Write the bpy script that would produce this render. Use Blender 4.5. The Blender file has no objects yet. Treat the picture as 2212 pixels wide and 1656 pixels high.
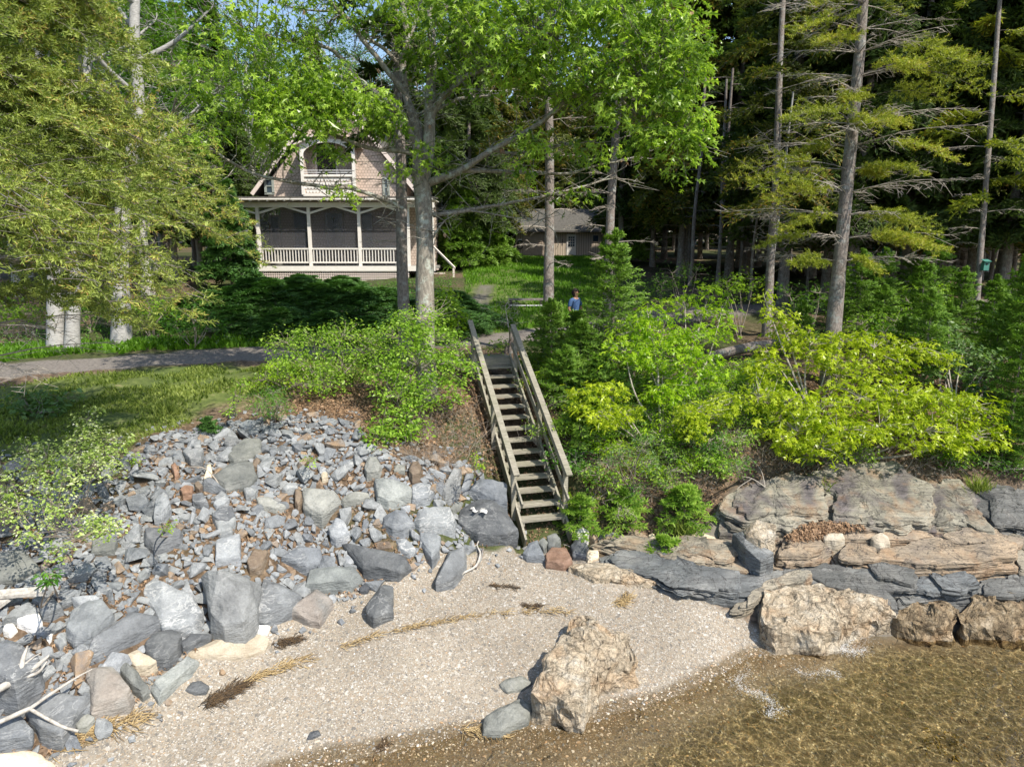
import bpy, bmesh, math, random
import numpy as np
from mathutils import Vector, Matrix
R = math.radians
random.seed(7); rng = np.random.default_rng(11)
sc = bpy.context.scene
COL = sc.collection
# ---------------------------------------------------------------- camera, sky, sun, exposure
F = 1495.0; PITCH = R(11.0); CAM = np.array([0.0, 0.0, 6.8])
cd = bpy.data.cameras.new('camera'); cam = bpy.data.objects.new('camera', cd); COL.objects.link(cam)
cam.location = CAM; cam.rotation_euler = (R(90) - PITCH, 0, 0)
cd.sensor_width = 36.0; cd.lens = 36.0 * F / 2212.0; cd.clip_start = 0.1; cd.clip_end = 2000
sc.camera = cam
SUN = Vector((-0.55, 0.50, -0.90)).normalized()          # the way the sunlight travels
w = bpy.data.worlds.new('World'); sc.world = w; w.use_nodes = True
nt = w.node_tree; nt.nodes.clear()
sky = nt.nodes.new('ShaderNodeTexSky'); sky.sky_type = 'NISHITA'; sky.sun_disc = False
sky.sun_elevation = math.asin(-SUN.z); sky.sun_rotation = math.atan2(-SUN.x, -SUN.y)
sky.air_density = 1.0; sky.dust_density = 1.0; sky.ozone_density = 1.0
bg = nt.nodes.new('ShaderNodeBackground'); bg.inputs[1].default_value = 0.15
wo = nt.nodes.new('ShaderNodeOutputWorld')
nt.links.new(sky.outputs[0], bg.inputs[0]); nt.links.new(bg.outputs[0], wo.inputs[0])
sl = bpy.data.lights.new('sun', 'SUN'); sun = bpy.data.objects.new('sun', sl); COL.objects.link(sun)
sl.energy = 4.6; sl.angle = R(0.5); sl.color = (1.0, 0.93, 0.82)
sun.rotation_euler = SUN.to_track_quat('-Z', 'Y').to_euler(); sun.location = (20, -10, 40)
sc.view_settings.view_transform = 'Standard'; sc.view_settings.look = 'None'
sc.view_settings.gamma = 1.0; sc.view_settings.exposure = 0.55
sc.render.engine = 'CYCLES'
sc.cycles.max_bounces = 6; sc.cycles.diffuse_bounces = 3; sc.cycles.glossy_bounces = 2
sc.cycles.transmission_bounces = 4; sc.cycles.transparent_max_bounces = 8
sc.cycles.caustics_reflective = False; sc.cycles.caustics_refractive = False
sc.cycles.use_denoising = True

# ---------------------------------------------------------------- numpy noise
def _hash(ix, iy, iz, s=0):
    h = (ix.astype(np.int64) * 374761393 + iy.astype(np.int64) * 668265263 + iz.astype(np.int64) * 2147483647 + s * 974634777) & 0xffffffff
    h = ((h ^ (h >> 13)) * 1274126177) & 0xffffffff
    h = ((h ^ (h >> 16)) * 2246822519) & 0xffffffff
    return ((h ^ (h >> 15)) & 0xffffff) / float(0xffffff) * 2 - 1
def vnoise(P, s=0):
    P = np.asarray(P, float); i = np.floor(P).astype(np.int64); f = P - i; f = f * f * (3 - 2 * f)
    r = 0
    for dx in (0, 1):
        wx = f[..., 0] if dx else 1 - f[..., 0]
        for dy in (0, 1):
            wy = f[..., 1] if dy else 1 - f[..., 1]
            for dz in (0, 1):
                wz = f[..., 2] if dz else 1 - f[..., 2]
                r = r + wx * wy * wz * _hash(i[..., 0] + dx, i[..., 1] + dy, i[..., 2] + dz, s)
    return r
def fbm(P, o=4, s=0, g=0.5):
    r = 0; a = 1.0; P = np.asarray(P, float)
    for k in range(o):
        r = r + a * vnoise(P, s + k); P = P * 2.03 + 7.1; a *= g
    return r
# ---------------------------------------------------------------- mesh collector
def nrm(a):
    a = np.asarray(a, float); return a / np.maximum(np.linalg.norm(a, axis=-1, keepdims=True), 1e-9)
class Geo:
    def __init__(s): s.V = []; s.Fs = []; s.rn = []; s.n = 0
    def add(s, V, Fc, rnd=0.5):
        V = np.asarray(V, float).reshape(-1, 3)
        for f in (Fc if isinstance(Fc, list) and len(Fc) and isinstance(Fc[0], np.ndarray) and Fc[0].ndim == 2 else [np.asarray(Fc, int)]):
            if len(f): s.Fs.append(f + s.n)
        s.V.append(V); s.n += len(V)
        s.rn.append(np.full(len(V), rnd, float) if np.isscalar(rnd) else np.asarray(rnd, float)); return s
    def merge(s, g):
        for V, r in zip(g.V, g.rn): pass
        if g.n:
            s.add(np.concatenate(g.V), [f for f in g.Fs], np.concatenate(g.rn))
    def verts(s): return np.concatenate(s.V)
    def build(s, name, mat, parent=None, loc=None, smooth=False):
        me = bpy.data.meshes.new(name)
        V = s.verts() if s.n else np.zeros((0, 3)); rn = np.concatenate(s.rn) if s.n else np.zeros(0)
        o = bpy.data.objects.new(name, me)
        if loc is not None:
            V = V - np.asarray(loc, float); o.location = tuple(loc)
        if parent is not None:
            V = V - np.asarray(parent.location) if loc is None else V
            o.parent = parent
        loops = np.concatenate([f.ravel() for f in s.Fs]); sizes = np.concatenate([np.full(len(f), f.shape[1]) for f in s.Fs])
        me.vertices.add(len(V)); me.vertices.foreach_set('co', V.astype(np.float32).ravel())
        me.loops.add(len(loops)); me.loops.foreach_set('vertex_index', loops.astype(np.int32))
        me.polygons.add(len(sizes)); st = np.concatenate([[0], np.cumsum(sizes)[:-1]])
        me.polygons.foreach_set('loop_start', st.astype(np.int32)); me.polygons.foreach_set('loop_total', sizes.astype(np.int32))
        me.polygons.foreach_set('use_smooth', np.full(len(sizes), smooth))
        a = me.attributes.new('rnd', 'FLOAT', 'POINT'); a.data.foreach_set('value', rn.astype(np.float32))
        me.update(calc_edges=True); me.validate()
        if mat is not None: me.materials.append(mat)
        COL.objects.link(o); return o
def tag(o, label=None, cat=None, group=None, kind=None):
    if label: o['label'] = label
    if cat: o['category'] = cat
    if group: o['group'] = group
    if kind: o['kind'] = kind
    return o
def empty(name, loc, label=None, cat=None, group=None):
    o = bpy.data.objects.new(name, None); COL.objects.link(o); o.location = tuple(loc); o.empty_display_size = 0.3
    return tag(o, label, cat, group)
def copy_tree(root, loc, rotz=0.0, scale=1.0, label=None, group=None):
    r = root.copy(); COL.objects.link(r); r.location = tuple(loc); r.rotation_euler = (0, 0, rotz); r.scale = (scale,) * 3 if np.isscalar(scale) else tuple(scale)
    if label: r['label'] = label
    if group: r['group'] = group
    for ch in list(root.children):
        c = ch.copy(); COL.objects.link(c); c.parent = r
        for g in list(ch.children):
            d = g.copy(); COL.objects.link(d); d.parent = c
    return r
def frames(d):
    d = nrm(d); ref = np.where(np.abs(d[..., 2:3]) > 0.9, np.array([1.0, 0, 0]), np.array([0, 0, 1.0]))
    a = nrm(np.cross(d, ref)); return a, np.cross(d, a)
def segs(G, A, B, ra, rb, n=3, rnd=0.5):
    A = np.asarray(A, float).reshape(-1, 3); B = np.asarray(B, float).reshape(-1, 3); N = len(A)
    if not N: return
    a, b = frames(B - A); ra = np.broadcast_to(ra, (N,))[:, None, None]; rb = np.broadcast_to(rb, (N,))[:, None, None]
    t = np.arange(n) * 2 * np.pi / n; ring = np.cos(t)[None, :, None] * a[:, None] + np.sin(t)[None, :, None] * b[:, None]
    V = np.concatenate([A[:, None] + ring * ra, B[:, None] + ring * rb], 1)
    k = np.arange(n); k2 = (k + 1) % n
    f = np.stack([k, k2, k2 + n, k + n], 1)[None] + (np.arange(N) * 2 * n)[:, None, None]
    G.add(V, f.reshape(-1, 4), rnd)
def tube(G, P, rad, n=8, rnd=0.5, cap=True, bump=0.0):
    P = np.asarray(P, float); m = len(P); rad = np.broadcast_to(rad, (m,))
    T = np.gradient(P, axis=0); T = nrm(T)
    ref = np.array([1.0, 0, 0]) if abs(T[0][2]) > 0.8 else np.array([0, 0, 1.0])
    a = nrm(np.cross(T[0], ref)); fr = []
    for i in range(m):
        a = nrm(a - T[i] * np.dot(a, T[i])); fr.append((a, np.cross(T[i], a)))
    t = np.arange(n) * 2 * np.pi / n
    V = np.array([P[i] + rad[i] * (np.cos(t)[:, None] * fr[i][0] + np.sin(t)[:, None] * fr[i][1]) for i in range(m)])
    if bump:
        V = V.reshape(-1, 3); c = np.repeat(P, n, 0); V = c + (V - c) * (1 + bump * fbm(V * np.array([3, 3, 1.0]) / max(rad.max(), .05) * .25, 3)[:, None]); V = V.reshape(m, n, 3)
    k = np.arange(n); k2 = (k + 1) % n
    f = np.concatenate([np.stack([k + i * n, k2 + i * n, k2 + (i + 1) * n, k + (i + 1) * n], 1) for i in range(m - 1)])
    G.add(V, f, rnd)
    if cap:
        G.add(V[-1], np.arange(n)[None], rnd); G.add(V[0], np.arange(n)[None, ::-1], rnd)
def spline(P, n=6):
    P = np.asarray(P, float); out = []
    Q = np.concatenate([[2 * P[0] - P[1]], P, [2 * P[-1] - P[-2]]])
    for i in range(1, len(Q) - 2):
        for k in range(n):
            t = k / n; p0, p1, p2, p3 = Q[i - 1:i + 3]
            out.append(.5 * ((2 * p1) + (-p0 + p2) * t + (2 * p0 - 5 * p1 + 4 * p2 - p3) * t * t + (-p0 + 3 * p1 - 3 * p2 + p3) * t ** 3))
    out.append(P[-1]); return np.array(out)
def box(G, c, s, rot=None, rnd=0.5, bev=0.0):
    c = np.asarray(c, float); s = np.asarray(s, float) / 2
    V = np.array([[x, y, z] for x in (-1, 1) for y in (-1, 1) for z in (-1, 1)], float) * s
    if rot is not None: V = V @ np.asarray(rot, float).T
    f = np.array([[0, 1, 3, 2], [4, 6, 7, 5], [0, 4, 5, 1], [2, 3, 7, 6], [0, 2, 6, 4], [1, 5, 7, 3]])
    G.add(V + c, f, rnd)
def beam(G, A, B, wd, th, up=(0, 0, 1), rnd=0.5):
    """a board from A to B: wd across, th along `up`"""
    A = np.asarray(A, float); B = np.asarray(B, float); d = B - A; L = np.linalg.norm(d); d = d / L
    s = nrm(np.cross(d, np.asarray(up, float))); u = np.cross(s, d)
    box(G, (A + B) / 2, (L, wd, th), np.stack([d, s, u], 1), rnd)
def inst(G, TV, TF, O, X, Y, Z, S, rnd, tr=None):
    """place template (k,3) at O with axes X,Y,Z and scale S; vectorised"""
    TV = np.asarray(TV, float); N = len(O); k = len(TV); S = np.broadcast_to(S, (N,))[:, None, None]
    V = O[:, None] + S * (TV[None, :, 0:1] * X[:, None] + TV[None, :, 1:2] * Y[:, None] + TV[None, :, 2:3] * Z[:, None])
    rn = np.broadcast_to(rnd, (N,))[:, None] + (np.zeros(k) if tr is None else np.asarray(tr))[None]
    fs = []
    for f in (TF if isinstance(TF, list) else [TF]):
        fs.append((f[None] + (np.arange(N) * k)[:, None, None]).reshape(-1, f.shape[1]))
    G.add(V, fs, rn.ravel())
# ---------------------------------------------------------------- photo pixel (2212 wide) -> place
CP, SP = math.cos(PITCH), math.sin(PITCH)
def ray(px, py):
    dx = (np.asarray(px, float) - 1106) / F; dy = (828 - np.asarray(py, float)) / F
    return np.stack([dx, CP + dy * SP, -SP + dy * CP], -1)
def at(px, py, D): return CAM + ray(px, py) * D
def atz(px, py, z):
    d = ray(px, py); return CAM + d * ((z - CAM[2]) / d[..., 2])[..., None] if np.ndim(px) else CAM + d * ((z - CAM[2]) / d[2])
# ---------------------------------------------------------------- terrain heights
ctl = []
for px, py, z in [(100,1650,.36),(400,1480,.52),(150,1640,.38),(0,1600,.62),(500,1560,.26),(680,1650,.0),(900,1592,.02),(1100,1565,.02),(1300,1520,.03),(1500,1470,.03),(1640,1400,.05),
    (900,1300,.72),(1120,1200,.9),(960,1240,.86),(700,1310,.72),(1300,1360,.42),(1300,1240,.78),(1500,1330,.42),(800,1450,.4),(1100,1440,.28),(1500,1400,.2),
    (1850,1385,-.06),(2050,1375,-.02),(2212,1365,-.02),(1700,1290,.5),(1900,1250,.66),(2150,1250,.68),(1500,1205,.85),(1700,1180,.95),(1950,1160,1.1),(2200,1160,1.1),
    (1650,1040,1.85),(1850,1020,1.95),(2100,1060,1.75),(1400,1130,1.05),(1250,1140,1.0),
    (1900,930,2.65),(1500,950,2.5),(1300,1000,2.1),(2200,930,2.7),(1300,880,2.9),(1600,860,3.1),(1790,830,3.3),(2150,830,3.4),
    (2212,1656,-.75),(2212,1500,-.45),(1800,1656,-.5),(1800,1500,-.22),(1500,1656,-.28),(1200,1656,-.1),
    (0,1200,2.0),(10,1130,2.25),(0,1000,2.95),(0,1400,1.35),(250,1000,2.85),(300,1200,1.85),(330,1350,1.15),(250,1500,.7),(500,930,3.0),(500,1100,2.15),(600,1250,1.15),(760,940,2.95),(750,1100,1.85),(800,1200,1.2),
    (930,1060,2.05),(1000,1130,1.3),(925,900,2.95),(700,860,3.35),(1000,900,2.95),(1090,1080,1.65),
    (250,850,3.45),(0,830,3.5),(500,830,3.5),(0,815,3.58),(0,785,3.66),(300,795,3.6),(300,762,3.72),(570,775,3.63),(570,752,3.75),(800,752,3.68),(800,735,3.78),
    (1050,762,3.66),(1050,712,3.85),(1150,745,3.65),(1010,690,4.05),(1050,640,4.7),(1050,590,5.5),(1300,690,4.1),(1300,600,5.3),(1500,672,4.35),(1500,700,4.0),(1750,655,4.55),(1750,700,4.1),(2212,640,4.75),(2212,700,4.2),
    (130,750,3.8),(270,745,3.85),(0,700,4.1),(700,690,4.4)]:
    p = atz(px, py, z); ctl.append((p[0], p[1], z))
ctl += [(-8,36,5.1),(-3,35,5.3),(-20,30,4.7),(-30,45,5.3),(0,58,6.15),(12,60,6.2),(5,45,5.95),(20,40,5.4),(30,60,6.0),(-15,60,6.0),(25,24,4.4),(-25,20,3.8),(-22,12,2.8),(-20,5,1.2),
        (-12,3,.6),(-9,6,.75),(-5,4,-.25),(0,3,-.6),(8,4,-.9),(15,8,-.7),(18,13,.6),(20,17,2.6),(16,2,-1.3),(-8,0,-.3),(0,-4,-1.2),(-18,-3,0.),(25,5,-1.2),(25,14,.8)]
ctl = np.array(ctl)
def tps_fit(C, lam=0.02):
    n = len(C); d = np.linalg.norm(C[:, None, :2] - C[None, :, :2], axis=-1); K = d * d * np.log(d + 1e-6)
    Pm = np.c_[np.ones(n), C[:, :2]]; A = np.zeros((n + 3, n + 3)); A[:n, :n] = K + lam * np.eye(n); A[:n, n:] = Pm; A[n:, :n] = Pm.T
    return np.linalg.solve(A, np.r_[C[:, 2], 0, 0, 0])
_w = tps_fit(ctl)
def hs(x, y):
    x = np.asarray(x, float); y = np.asarray(y, float); sh = x.shape; x = x.ravel(); y = y.ravel()
    xc = np.clip(x, -34, 34); yc = np.clip(y, -5, 62); out = np.zeros(len(x))
    for s in range(0, len(x), 40000):
        e = slice(s, s + 40000); d2 = (xc[e, None] - ctl[None, :, 0]) ** 2 + (yc[e, None] - ctl[None, :, 1]) ** 2
        out[e] = (d2 * .5 * np.log(d2 + 1e-12)) @ _w[:-3] + _w[-3] + _w[-2] * xc[e] + _w[-1] * yc[e]
    out += np.clip(y - 62, 0, 400) * .05
    return out.reshape(sh)
def gnd(px, py, lift=0.0):
    """where the line of sight through a photo pixel meets the terrain"""
    d = ray(px, py); D = np.concatenate([np.arange(4, 26, .1), np.arange(26, 90, .5)])
    P = CAM + d[None] * D[:, None]; g = P[:, 2] - hs(P[:, 0], P[:, 1]) - lift
    i = int(np.argmax(g < 0)) if (g < 0).any() else len(D) - 1
    i = max(i, 1); t = g[i - 1] / (g[i - 1] - g[i] + 1e-12) if g[i] < 0 else 1
    return CAM + d * (D[i - 1] + t * (D[i] - D[i - 1]))
def gpoly(pts, lift=0.0): return np.array([gnd(x, y, lift) for x, y in pts])
def inpoly(X, Y, poly):
    X = np.asarray(X); Y = np.asarray(Y); r = np.zeros(X.shape, bool); n = len(poly)
    for i in range(n):
        x1, y1 = poly[i][:2]; x2, y2 = poly[(i + 1) % n][:2]
        c = ((y1 > Y) != (y2 > Y)) & (X < (x2 - x1) * (Y - y1) / (y2 - y1 + 1e-12) + x1); r ^= c
    return r
def pdist(X, Y, poly, closed=True):
    X = np.asarray(X, float); Y = np.asarray(Y, float); best = np.full(X.shape, 1e9); n = len(poly)
    for i in range(n if closed else n - 1):
        x1, y1 = poly[i][:2]; x2, y2 = poly[(i + 1) % n][:2]; L = (x2 - x1) ** 2 + (y2 - y1) ** 2 + 1e-9
        t = np.clip(((X - x1) * (x2 - x1) + (Y - y1) * (y2 - y1)) / L, 0, 1)
        best = np.minimum(best, np.hypot(X - x1 - t * (x2 - x1), Y - y1 - t * (y2 - y1)))
    return best
def sdf(X, Y, poly): return np.where(inpoly(X, Y, poly), 1, -1) * pdist(X, Y, poly)   # + inside
def sstep(a, b, x): t = np.clip((x - a) / (b - a), 0, 1); return t * t * (3 - 2 * t)
Z_pile = gpoly([(-150,1010),(250,1000),(330,950),(470,915),(640,898),(780,925),(800,985),(900,995),(1000,1005),(1060,1040),(1085,1100),(1105,1170),(1000,1195),(880,1235),(780,1285),(700,1300),(560,1380),(430,1395),(330,1490),(210,1590),(110,1640),(-150,1700)])
Z_beach = gpoly([(-400,1900),(100,1636),(210,1580),(320,1480),(430,1390),(560,1370),(700,1292),(880,1228),(960,1195),(1130,1175),(1250,1178),(1310,1215),(1480,1275),(1600,1330),(1680,1385),(1850,1395),(2300,1370),(2700,1900)])
Z_beach = np.concatenate([Z_beach, [(30, 2, 0), (30, -6, 0), (-12, -6, 0), (-9, 2, 0)]])
Z_grass = gpoly([(-300,850),(0,825),(300,800),(480,785),(640,790),(620,850),(470,890),(360,935),(250,975),(0,1010),(-300,1030)])
Z_lawn = gpoly([(985,725),(1005,640),(1000,585),(1060,556),(1120,555),(1330,558),(1320,600),(1310,650),(1160,715)])
Z_rock = gpoly([(1290,1160),(1540,1120),(1580,1050),(1720,1020),(1830,1005),(2000,1060),(2250,1040),(2600,1080),(2600,1420),(1850,1400),(1650,1360),(1480,1270),(1310,1215)])
ROAD = gpoly([(-700,830),(-300,815),(0,799),(300,779),(570,763),(850,744),(1050,735),(1200,715),(1350,690),(1500,675),(1750,662),(2212,650),(2500,645)])
ROAD[:, 2] = 0
TRACK = gpoly([(1035,745),(1015,710),(1010,690),(1025,665),(1040,640),(1050,618)])
def hterr(x, y):
    """terrain with its small relief"""
    x = np.asarray(x, float); y = np.asarray(y, float); h = hs(x, y)
    P = np.stack([x, y, np.zeros_like(x)], -1)
    sb = sstep(-.3, .3, sdf(x, y, Z_beach)); rd = 1 - sstep(.9, 1.4, pdist(x, y, ROAD, False))
    amp = (1 - sb) * (1 - rd)
    n = fbm(P * .8, 4, 3) * .09 + fbm(P * 3.1, 3, 9) * .03
    h = h + amp * n * np.where(y > 60, 0, 1) + sb * (fbm(P * .6, 3, 5) * .03 + fbm(P * 4, 2, 6) * .008)
    return h
_bf = at(1175.6, 1123, 14.5); _tf = at(1064, 775, 18.5); _hterr0 = hterr
def hterr(x, y):
    h = _hterr0(x, y); x = np.asarray(x, float); y = np.asarray(y, float)          # the slope is dug out under the stairs
    v = nrm((_tf - _bf)[:2]); L = np.linalg.norm((_tf - _bf)[:2]); s = (x - _bf[0]) * v[0] + (y - _bf[1]) * v[1]; u = (x - _bf[0]) * v[1] - (y - _bf[1]) * v[0]
    lim = _bf[2] + (_tf[2] - _bf[2]) * np.clip(s / L, -.2, 1.03) - .34 + sstep(.55, 1.3, np.abs(u)) * 1.2 + sstep(L + .1, L + .5, s) * 2 + np.clip(-s, 0, 2) * .0
    return np.where((s > -.8) & (s < L + .6) & (np.abs(u) < 1.3), np.minimum(h, lim), h)
def tag_structure(o): o['kind'] = 'structure'; return o
# ---------------------------------------------------------------- materials
class NM:
    def __init__(s, name):
        s.m = bpy.data.materials.new(name); s.m.use_nodes = True; s.t = s.m.node_tree; s.t.nodes.clear()
        s.out = s.t.nodes.new('ShaderNodeOutputMaterial')
        s.p = s.n('BsdfPrincipled'); s.t.links.new(s.p.outputs[0], s.out.inputs[0])
    def n(s, typ, **k):
        nd = s.t.nodes.new('ShaderNode' + typ)
        for a, b in k.items(): setattr(nd, a, b)
        return nd
    def l(s, a, b):
        a = a.outputs[0] if hasattr(a, 'outputs') else a
        s.t.links.new(a, b); return s
    def v(s, inp, x):
        if hasattr(x, 'outputs') or isinstance(x, bpy.types.NodeSocket): s.l(x, inp)
        else: inp.default_value = x
    def coord(s, kind='Object', scale=None, rot=None):
        c = s.n('TexCoord').outputs[kind]
        if scale is None: return c
        mp = s.n('Mapping'); s.l(c, mp.inputs[0]); mp.inputs['Scale'].default_value = scale if hasattr(scale, '__len__') else (scale,) * 3
        if rot: mp.inputs['Rotation'].default_value = rot
        return mp.outputs[0]
    def noise(s, vec, scale, detail=4, rough=.55, dist=0.0, out=0):
        x = s.n('TexNoise'); s.l(vec, x.inputs['Vector']); x.inputs['Scale'].default_value = scale; x.inputs['Detail'].default_value = detail
        x.inputs['Roughness'].default_value = rough; x.inputs['Distortion'].default_value = dist; return x.outputs[out]
    def voro(s, vec, scale, feature='F1', out='Distance', rand=1.0):
        x = s.n('TexVoronoi', feature=feature); s.l(vec, x.inputs['Vector']); x.inputs['Scale'].default_value = scale; x.inputs['Randomness'].default_value = rand
        return x.outputs[out]
    def ramp(s, fac, stops, interp='LINEAR'):
        r = s.n('ValToRGB'); s.v(r.inputs[0], fac); e = r.color_ramp; e.interpolation = interp
        while len(e.elements) < len(stops): e.elements.new(.5)
        for i, (p, c) in enumerate(stops):
            e.elements[i].position = p; c = (c, c, c) if np.isscalar(c) else c; e.elements[i].color = (*c, 1)
        return r.outputs[0]
    def mix(s, fac, a, b, typ='MIX'):
        m = s.n('Mix', data_type='RGBA', blend_type=typ); s.v(m.inputs[0], fac)
        for i, x in ((6, a), (7, b)): s.v(m.inputs[i], x if not isinstance(x, tuple) or len(x) == 4 else (*x, 1))
        return m.outputs[2]
    def math(s, op, a, b=0.0, clamp=False):
        m = s.n('Math', operation=op, use_clamp=clamp); s.v(m.inputs[0], a); s.v(m.inputs[1], b); return m.outputs[0]
    def attr(s, name='rnd', out='Fac'):
        a = s.n('Attribute'); a.attribute_name = name; return a.outputs[out]
    def bump(s, h, strength=.4, dist=.02, prev=None):
        b = s.n('Bump'); b.inputs['Strength'].default_value = strength; b.inputs['Distance'].default_value = dist; s.l(h, b.inputs['Height'])
        if prev is not None: s.l(prev, b.inputs['Normal'])
        return b.outputs[0]
    def fin(s, col, rough=.8, nrmal=None, spec=.3, **k):
        s.v(s.p.inputs['Base Color'], (*col, 1) if isinstance(col, tuple) and len(col) == 3 else col); s.v(s.p.inputs['Roughness'], rough)
        s.v(s.p.inputs['Specular IOR Level'], spec)
        if nrmal is not None: s.l(nrmal, s.p.inputs['Normal'])
        for a, b in k.items(): s.v(s.p.inputs[a], b)
        return s.m
def objrand(N): return N.n('ObjectInfo').outputs['Random']

def mat_slate(name, c1=(.115, .12, .125), c2=(.24, .25, .257), vein=.5, warm=0.0, warmc=(.30, .17, .08), stuff=False, sc_=1.0):
    N = NM(name); co = N.coord('Object')
    rn = N.attr('rnd'); ob = objrand(N); r = N.math('FRACT', N.math('ADD', N.math('MULTIPLY', ob, 0.0 if stuff else 3.7), rn)) if True else rn
    off = N.n('VectorMath', operation='ADD'); N.l(co, off.inputs[0])
    cmb = N.n('CombineXYZ'); N.v(cmb.inputs[0], N.math('MULTIPLY', r, 31.0)); N.v(cmb.inputs[1], N.math('MULTIPLY', r, 17.0)); N.l(cmb, off.inputs[1])
    v = off.outputs[0]
    n1 = N.noise(v, 3.0 * sc_, 6, .62); base = N.ramp(n1, [(.3, c1), (.7, c2)])
    tone = N.ramp(r, [(0, (.72, .74, .78)), (.35, (.95, .96, .96)), (.7, (1.15, 1.14, 1.1)), (1, (1.3, 1.3, 1.32))])
    base = N.mix(1.0, base, tone, 'MULTIPLY')
    # warm / greenish stones here and there
    if stuff or warm:
        sel = N.ramp(N.math('FRACT', N.math('MULTIPLY', r, 7.3)), [(0, 1.0), (max(warm, .001), 1.0), (max(warm, .001) + .01, 0.0)], 'LINEAR') if stuff else warm
        wn = N.ramp(N.noise(v, 2.2, 3), [(.3, .3), (.6, 1.0)]); base = N.mix(N.math('MULTIPLY', sel, wn), base, warmc)
    # pale quartz veins, laid along the grain
    mp = N.n('Mapping'); N.l(v, mp.inputs[0]); mp.inputs['Scale'].default_value = (1, 1, 3.2); mp.inputs['Rotation'].default_value = (.5, .35, .3)
    vn = N.noise(mp.outputs[0], 2.6 * sc_, 5, .6, .8)
    ve = N.ramp(N.math('ABSOLUTE', N.math('SUBTRACT', vn, .5)), [(0, 1.0), (.012, .55), (.035, 0.0)])
    patch = N.ramp(N.noise(v, 1.3, 2), [(.45, 0.0), (.65, 1.0)])
    base = N.mix(N.math('MULTIPLY', N.math('MULTIPLY', ve, patch), vein), base, (.6, .6, .58))
    fine = N.noise(v, 38, 3, .7); base = N.mix(.5, base, N.ramp(fine, [(.25, .55), (.75, 1.3)]), 'MULTIPLY')
    lay = N.noise(mp.outputs[0], 9 * sc_, 4, .6)
    b = N.bump(lay, .55, .05); b = N.bump(N.noise(v, 22, 5, .7), .45, .015, b)
    return N.fin(base, .62, b, .35)
def mat_ledge(name, cols, lich=None, z=9.0, dark=(.045, .042, .04), bscale=1.0):
    """layered ledge rock: cols = list of colours laid in bands, dark cracks and painted shadow lines between the layers"""
    N = NM(name); co = N.coord('Object')
    big = N.noise(co, .9, 3, .6, .4); k = len(cols); base = N.ramp(big, [(.28 + .44 * i / max(k - 1, 1), c) for i, c in enumerate(cols)])
    mp = N.n('Mapping'); N.l(co, mp.inputs[0]); mp.inputs['Scale'].default_value = (.35, 1.6, z); mp.inputs['Rotation'].default_value = (.12, .06, 0)
    ly = N.noise(mp.outputs[0], 1.6, 7, .65, .5)
    tone = N.ramp(ly, [(.28, .38), (.42, .85), (.5, 1.12), (.56, .8), (.72, 1.25)])
    base = N.mix(.85, base, tone, 'MULTIPLY')
    cr = N.ramp(N.math('ABSOLUTE', N.math('SUBTRACT', ly, .47)), [(0, 1.0), (.01, .6), (.022, 0.0)])
    base = N.mix(N.math('MULTIPLY', cr, .75), base, dark)  # dark bedding lines in the colour: cracks plus painted shadow between layers
    c2 = N.noise(co, 1.9, 3, .55, .9); c3 = N.noise(co, 3.7, 2, .5, 1.2)
    k2 = N.math('MAXIMUM', N.ramp(N.math('ABSOLUTE', N.math('SUBTRACT', c2, .5)), [(0, 1.0), (.005, .7), (.012, 0.0)]), N.math('MULTIPLY', N.ramp(N.math('ABSOLUTE', N.math('SUBTRACT', c3, .52)), [(0, 1.0), (.004, .6), (.010, 0.0)]), .7))
    base = N.mix(N.math('MULTIPLY', k2, .8), base, dark)
    rv = N.attr('rnd'); base = N.mix(1.0, base, N.ramp(rv, [(0, .66), (.5, 1.0), (1, 1.28)]), 'MULTIPLY')
    st = N.ramp(N.noise(co, 2.4, 4, .6), [(.5, 0.0), (.68, .45)]); base = N.mix(st, base, (.34, .19, .09) if cols[0][0] > cols[0][2] * 1.05 else (.10, .10, .10))
    if lich:
        base = N.mix(N.ramp(N.noise(co, 1.7, 5, .7), [(.5, 0.0), (.6, .8)]), base, lich)
    fine = N.noise(co, 45, 3, .7); base = N.mix(.5, base, N.ramp(fine, [(.25, .6), (.75, 1.3)]), 'MULTIPLY')
    b = N.bump(ly, 1.0, .11 * bscale); b = N.bump(k2, -.8, .03, b); b = N.bump(N.noise(co, 12, 6, .7), .5, .03, b)
    return N.fin(base, .78, b, .25)
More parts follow.
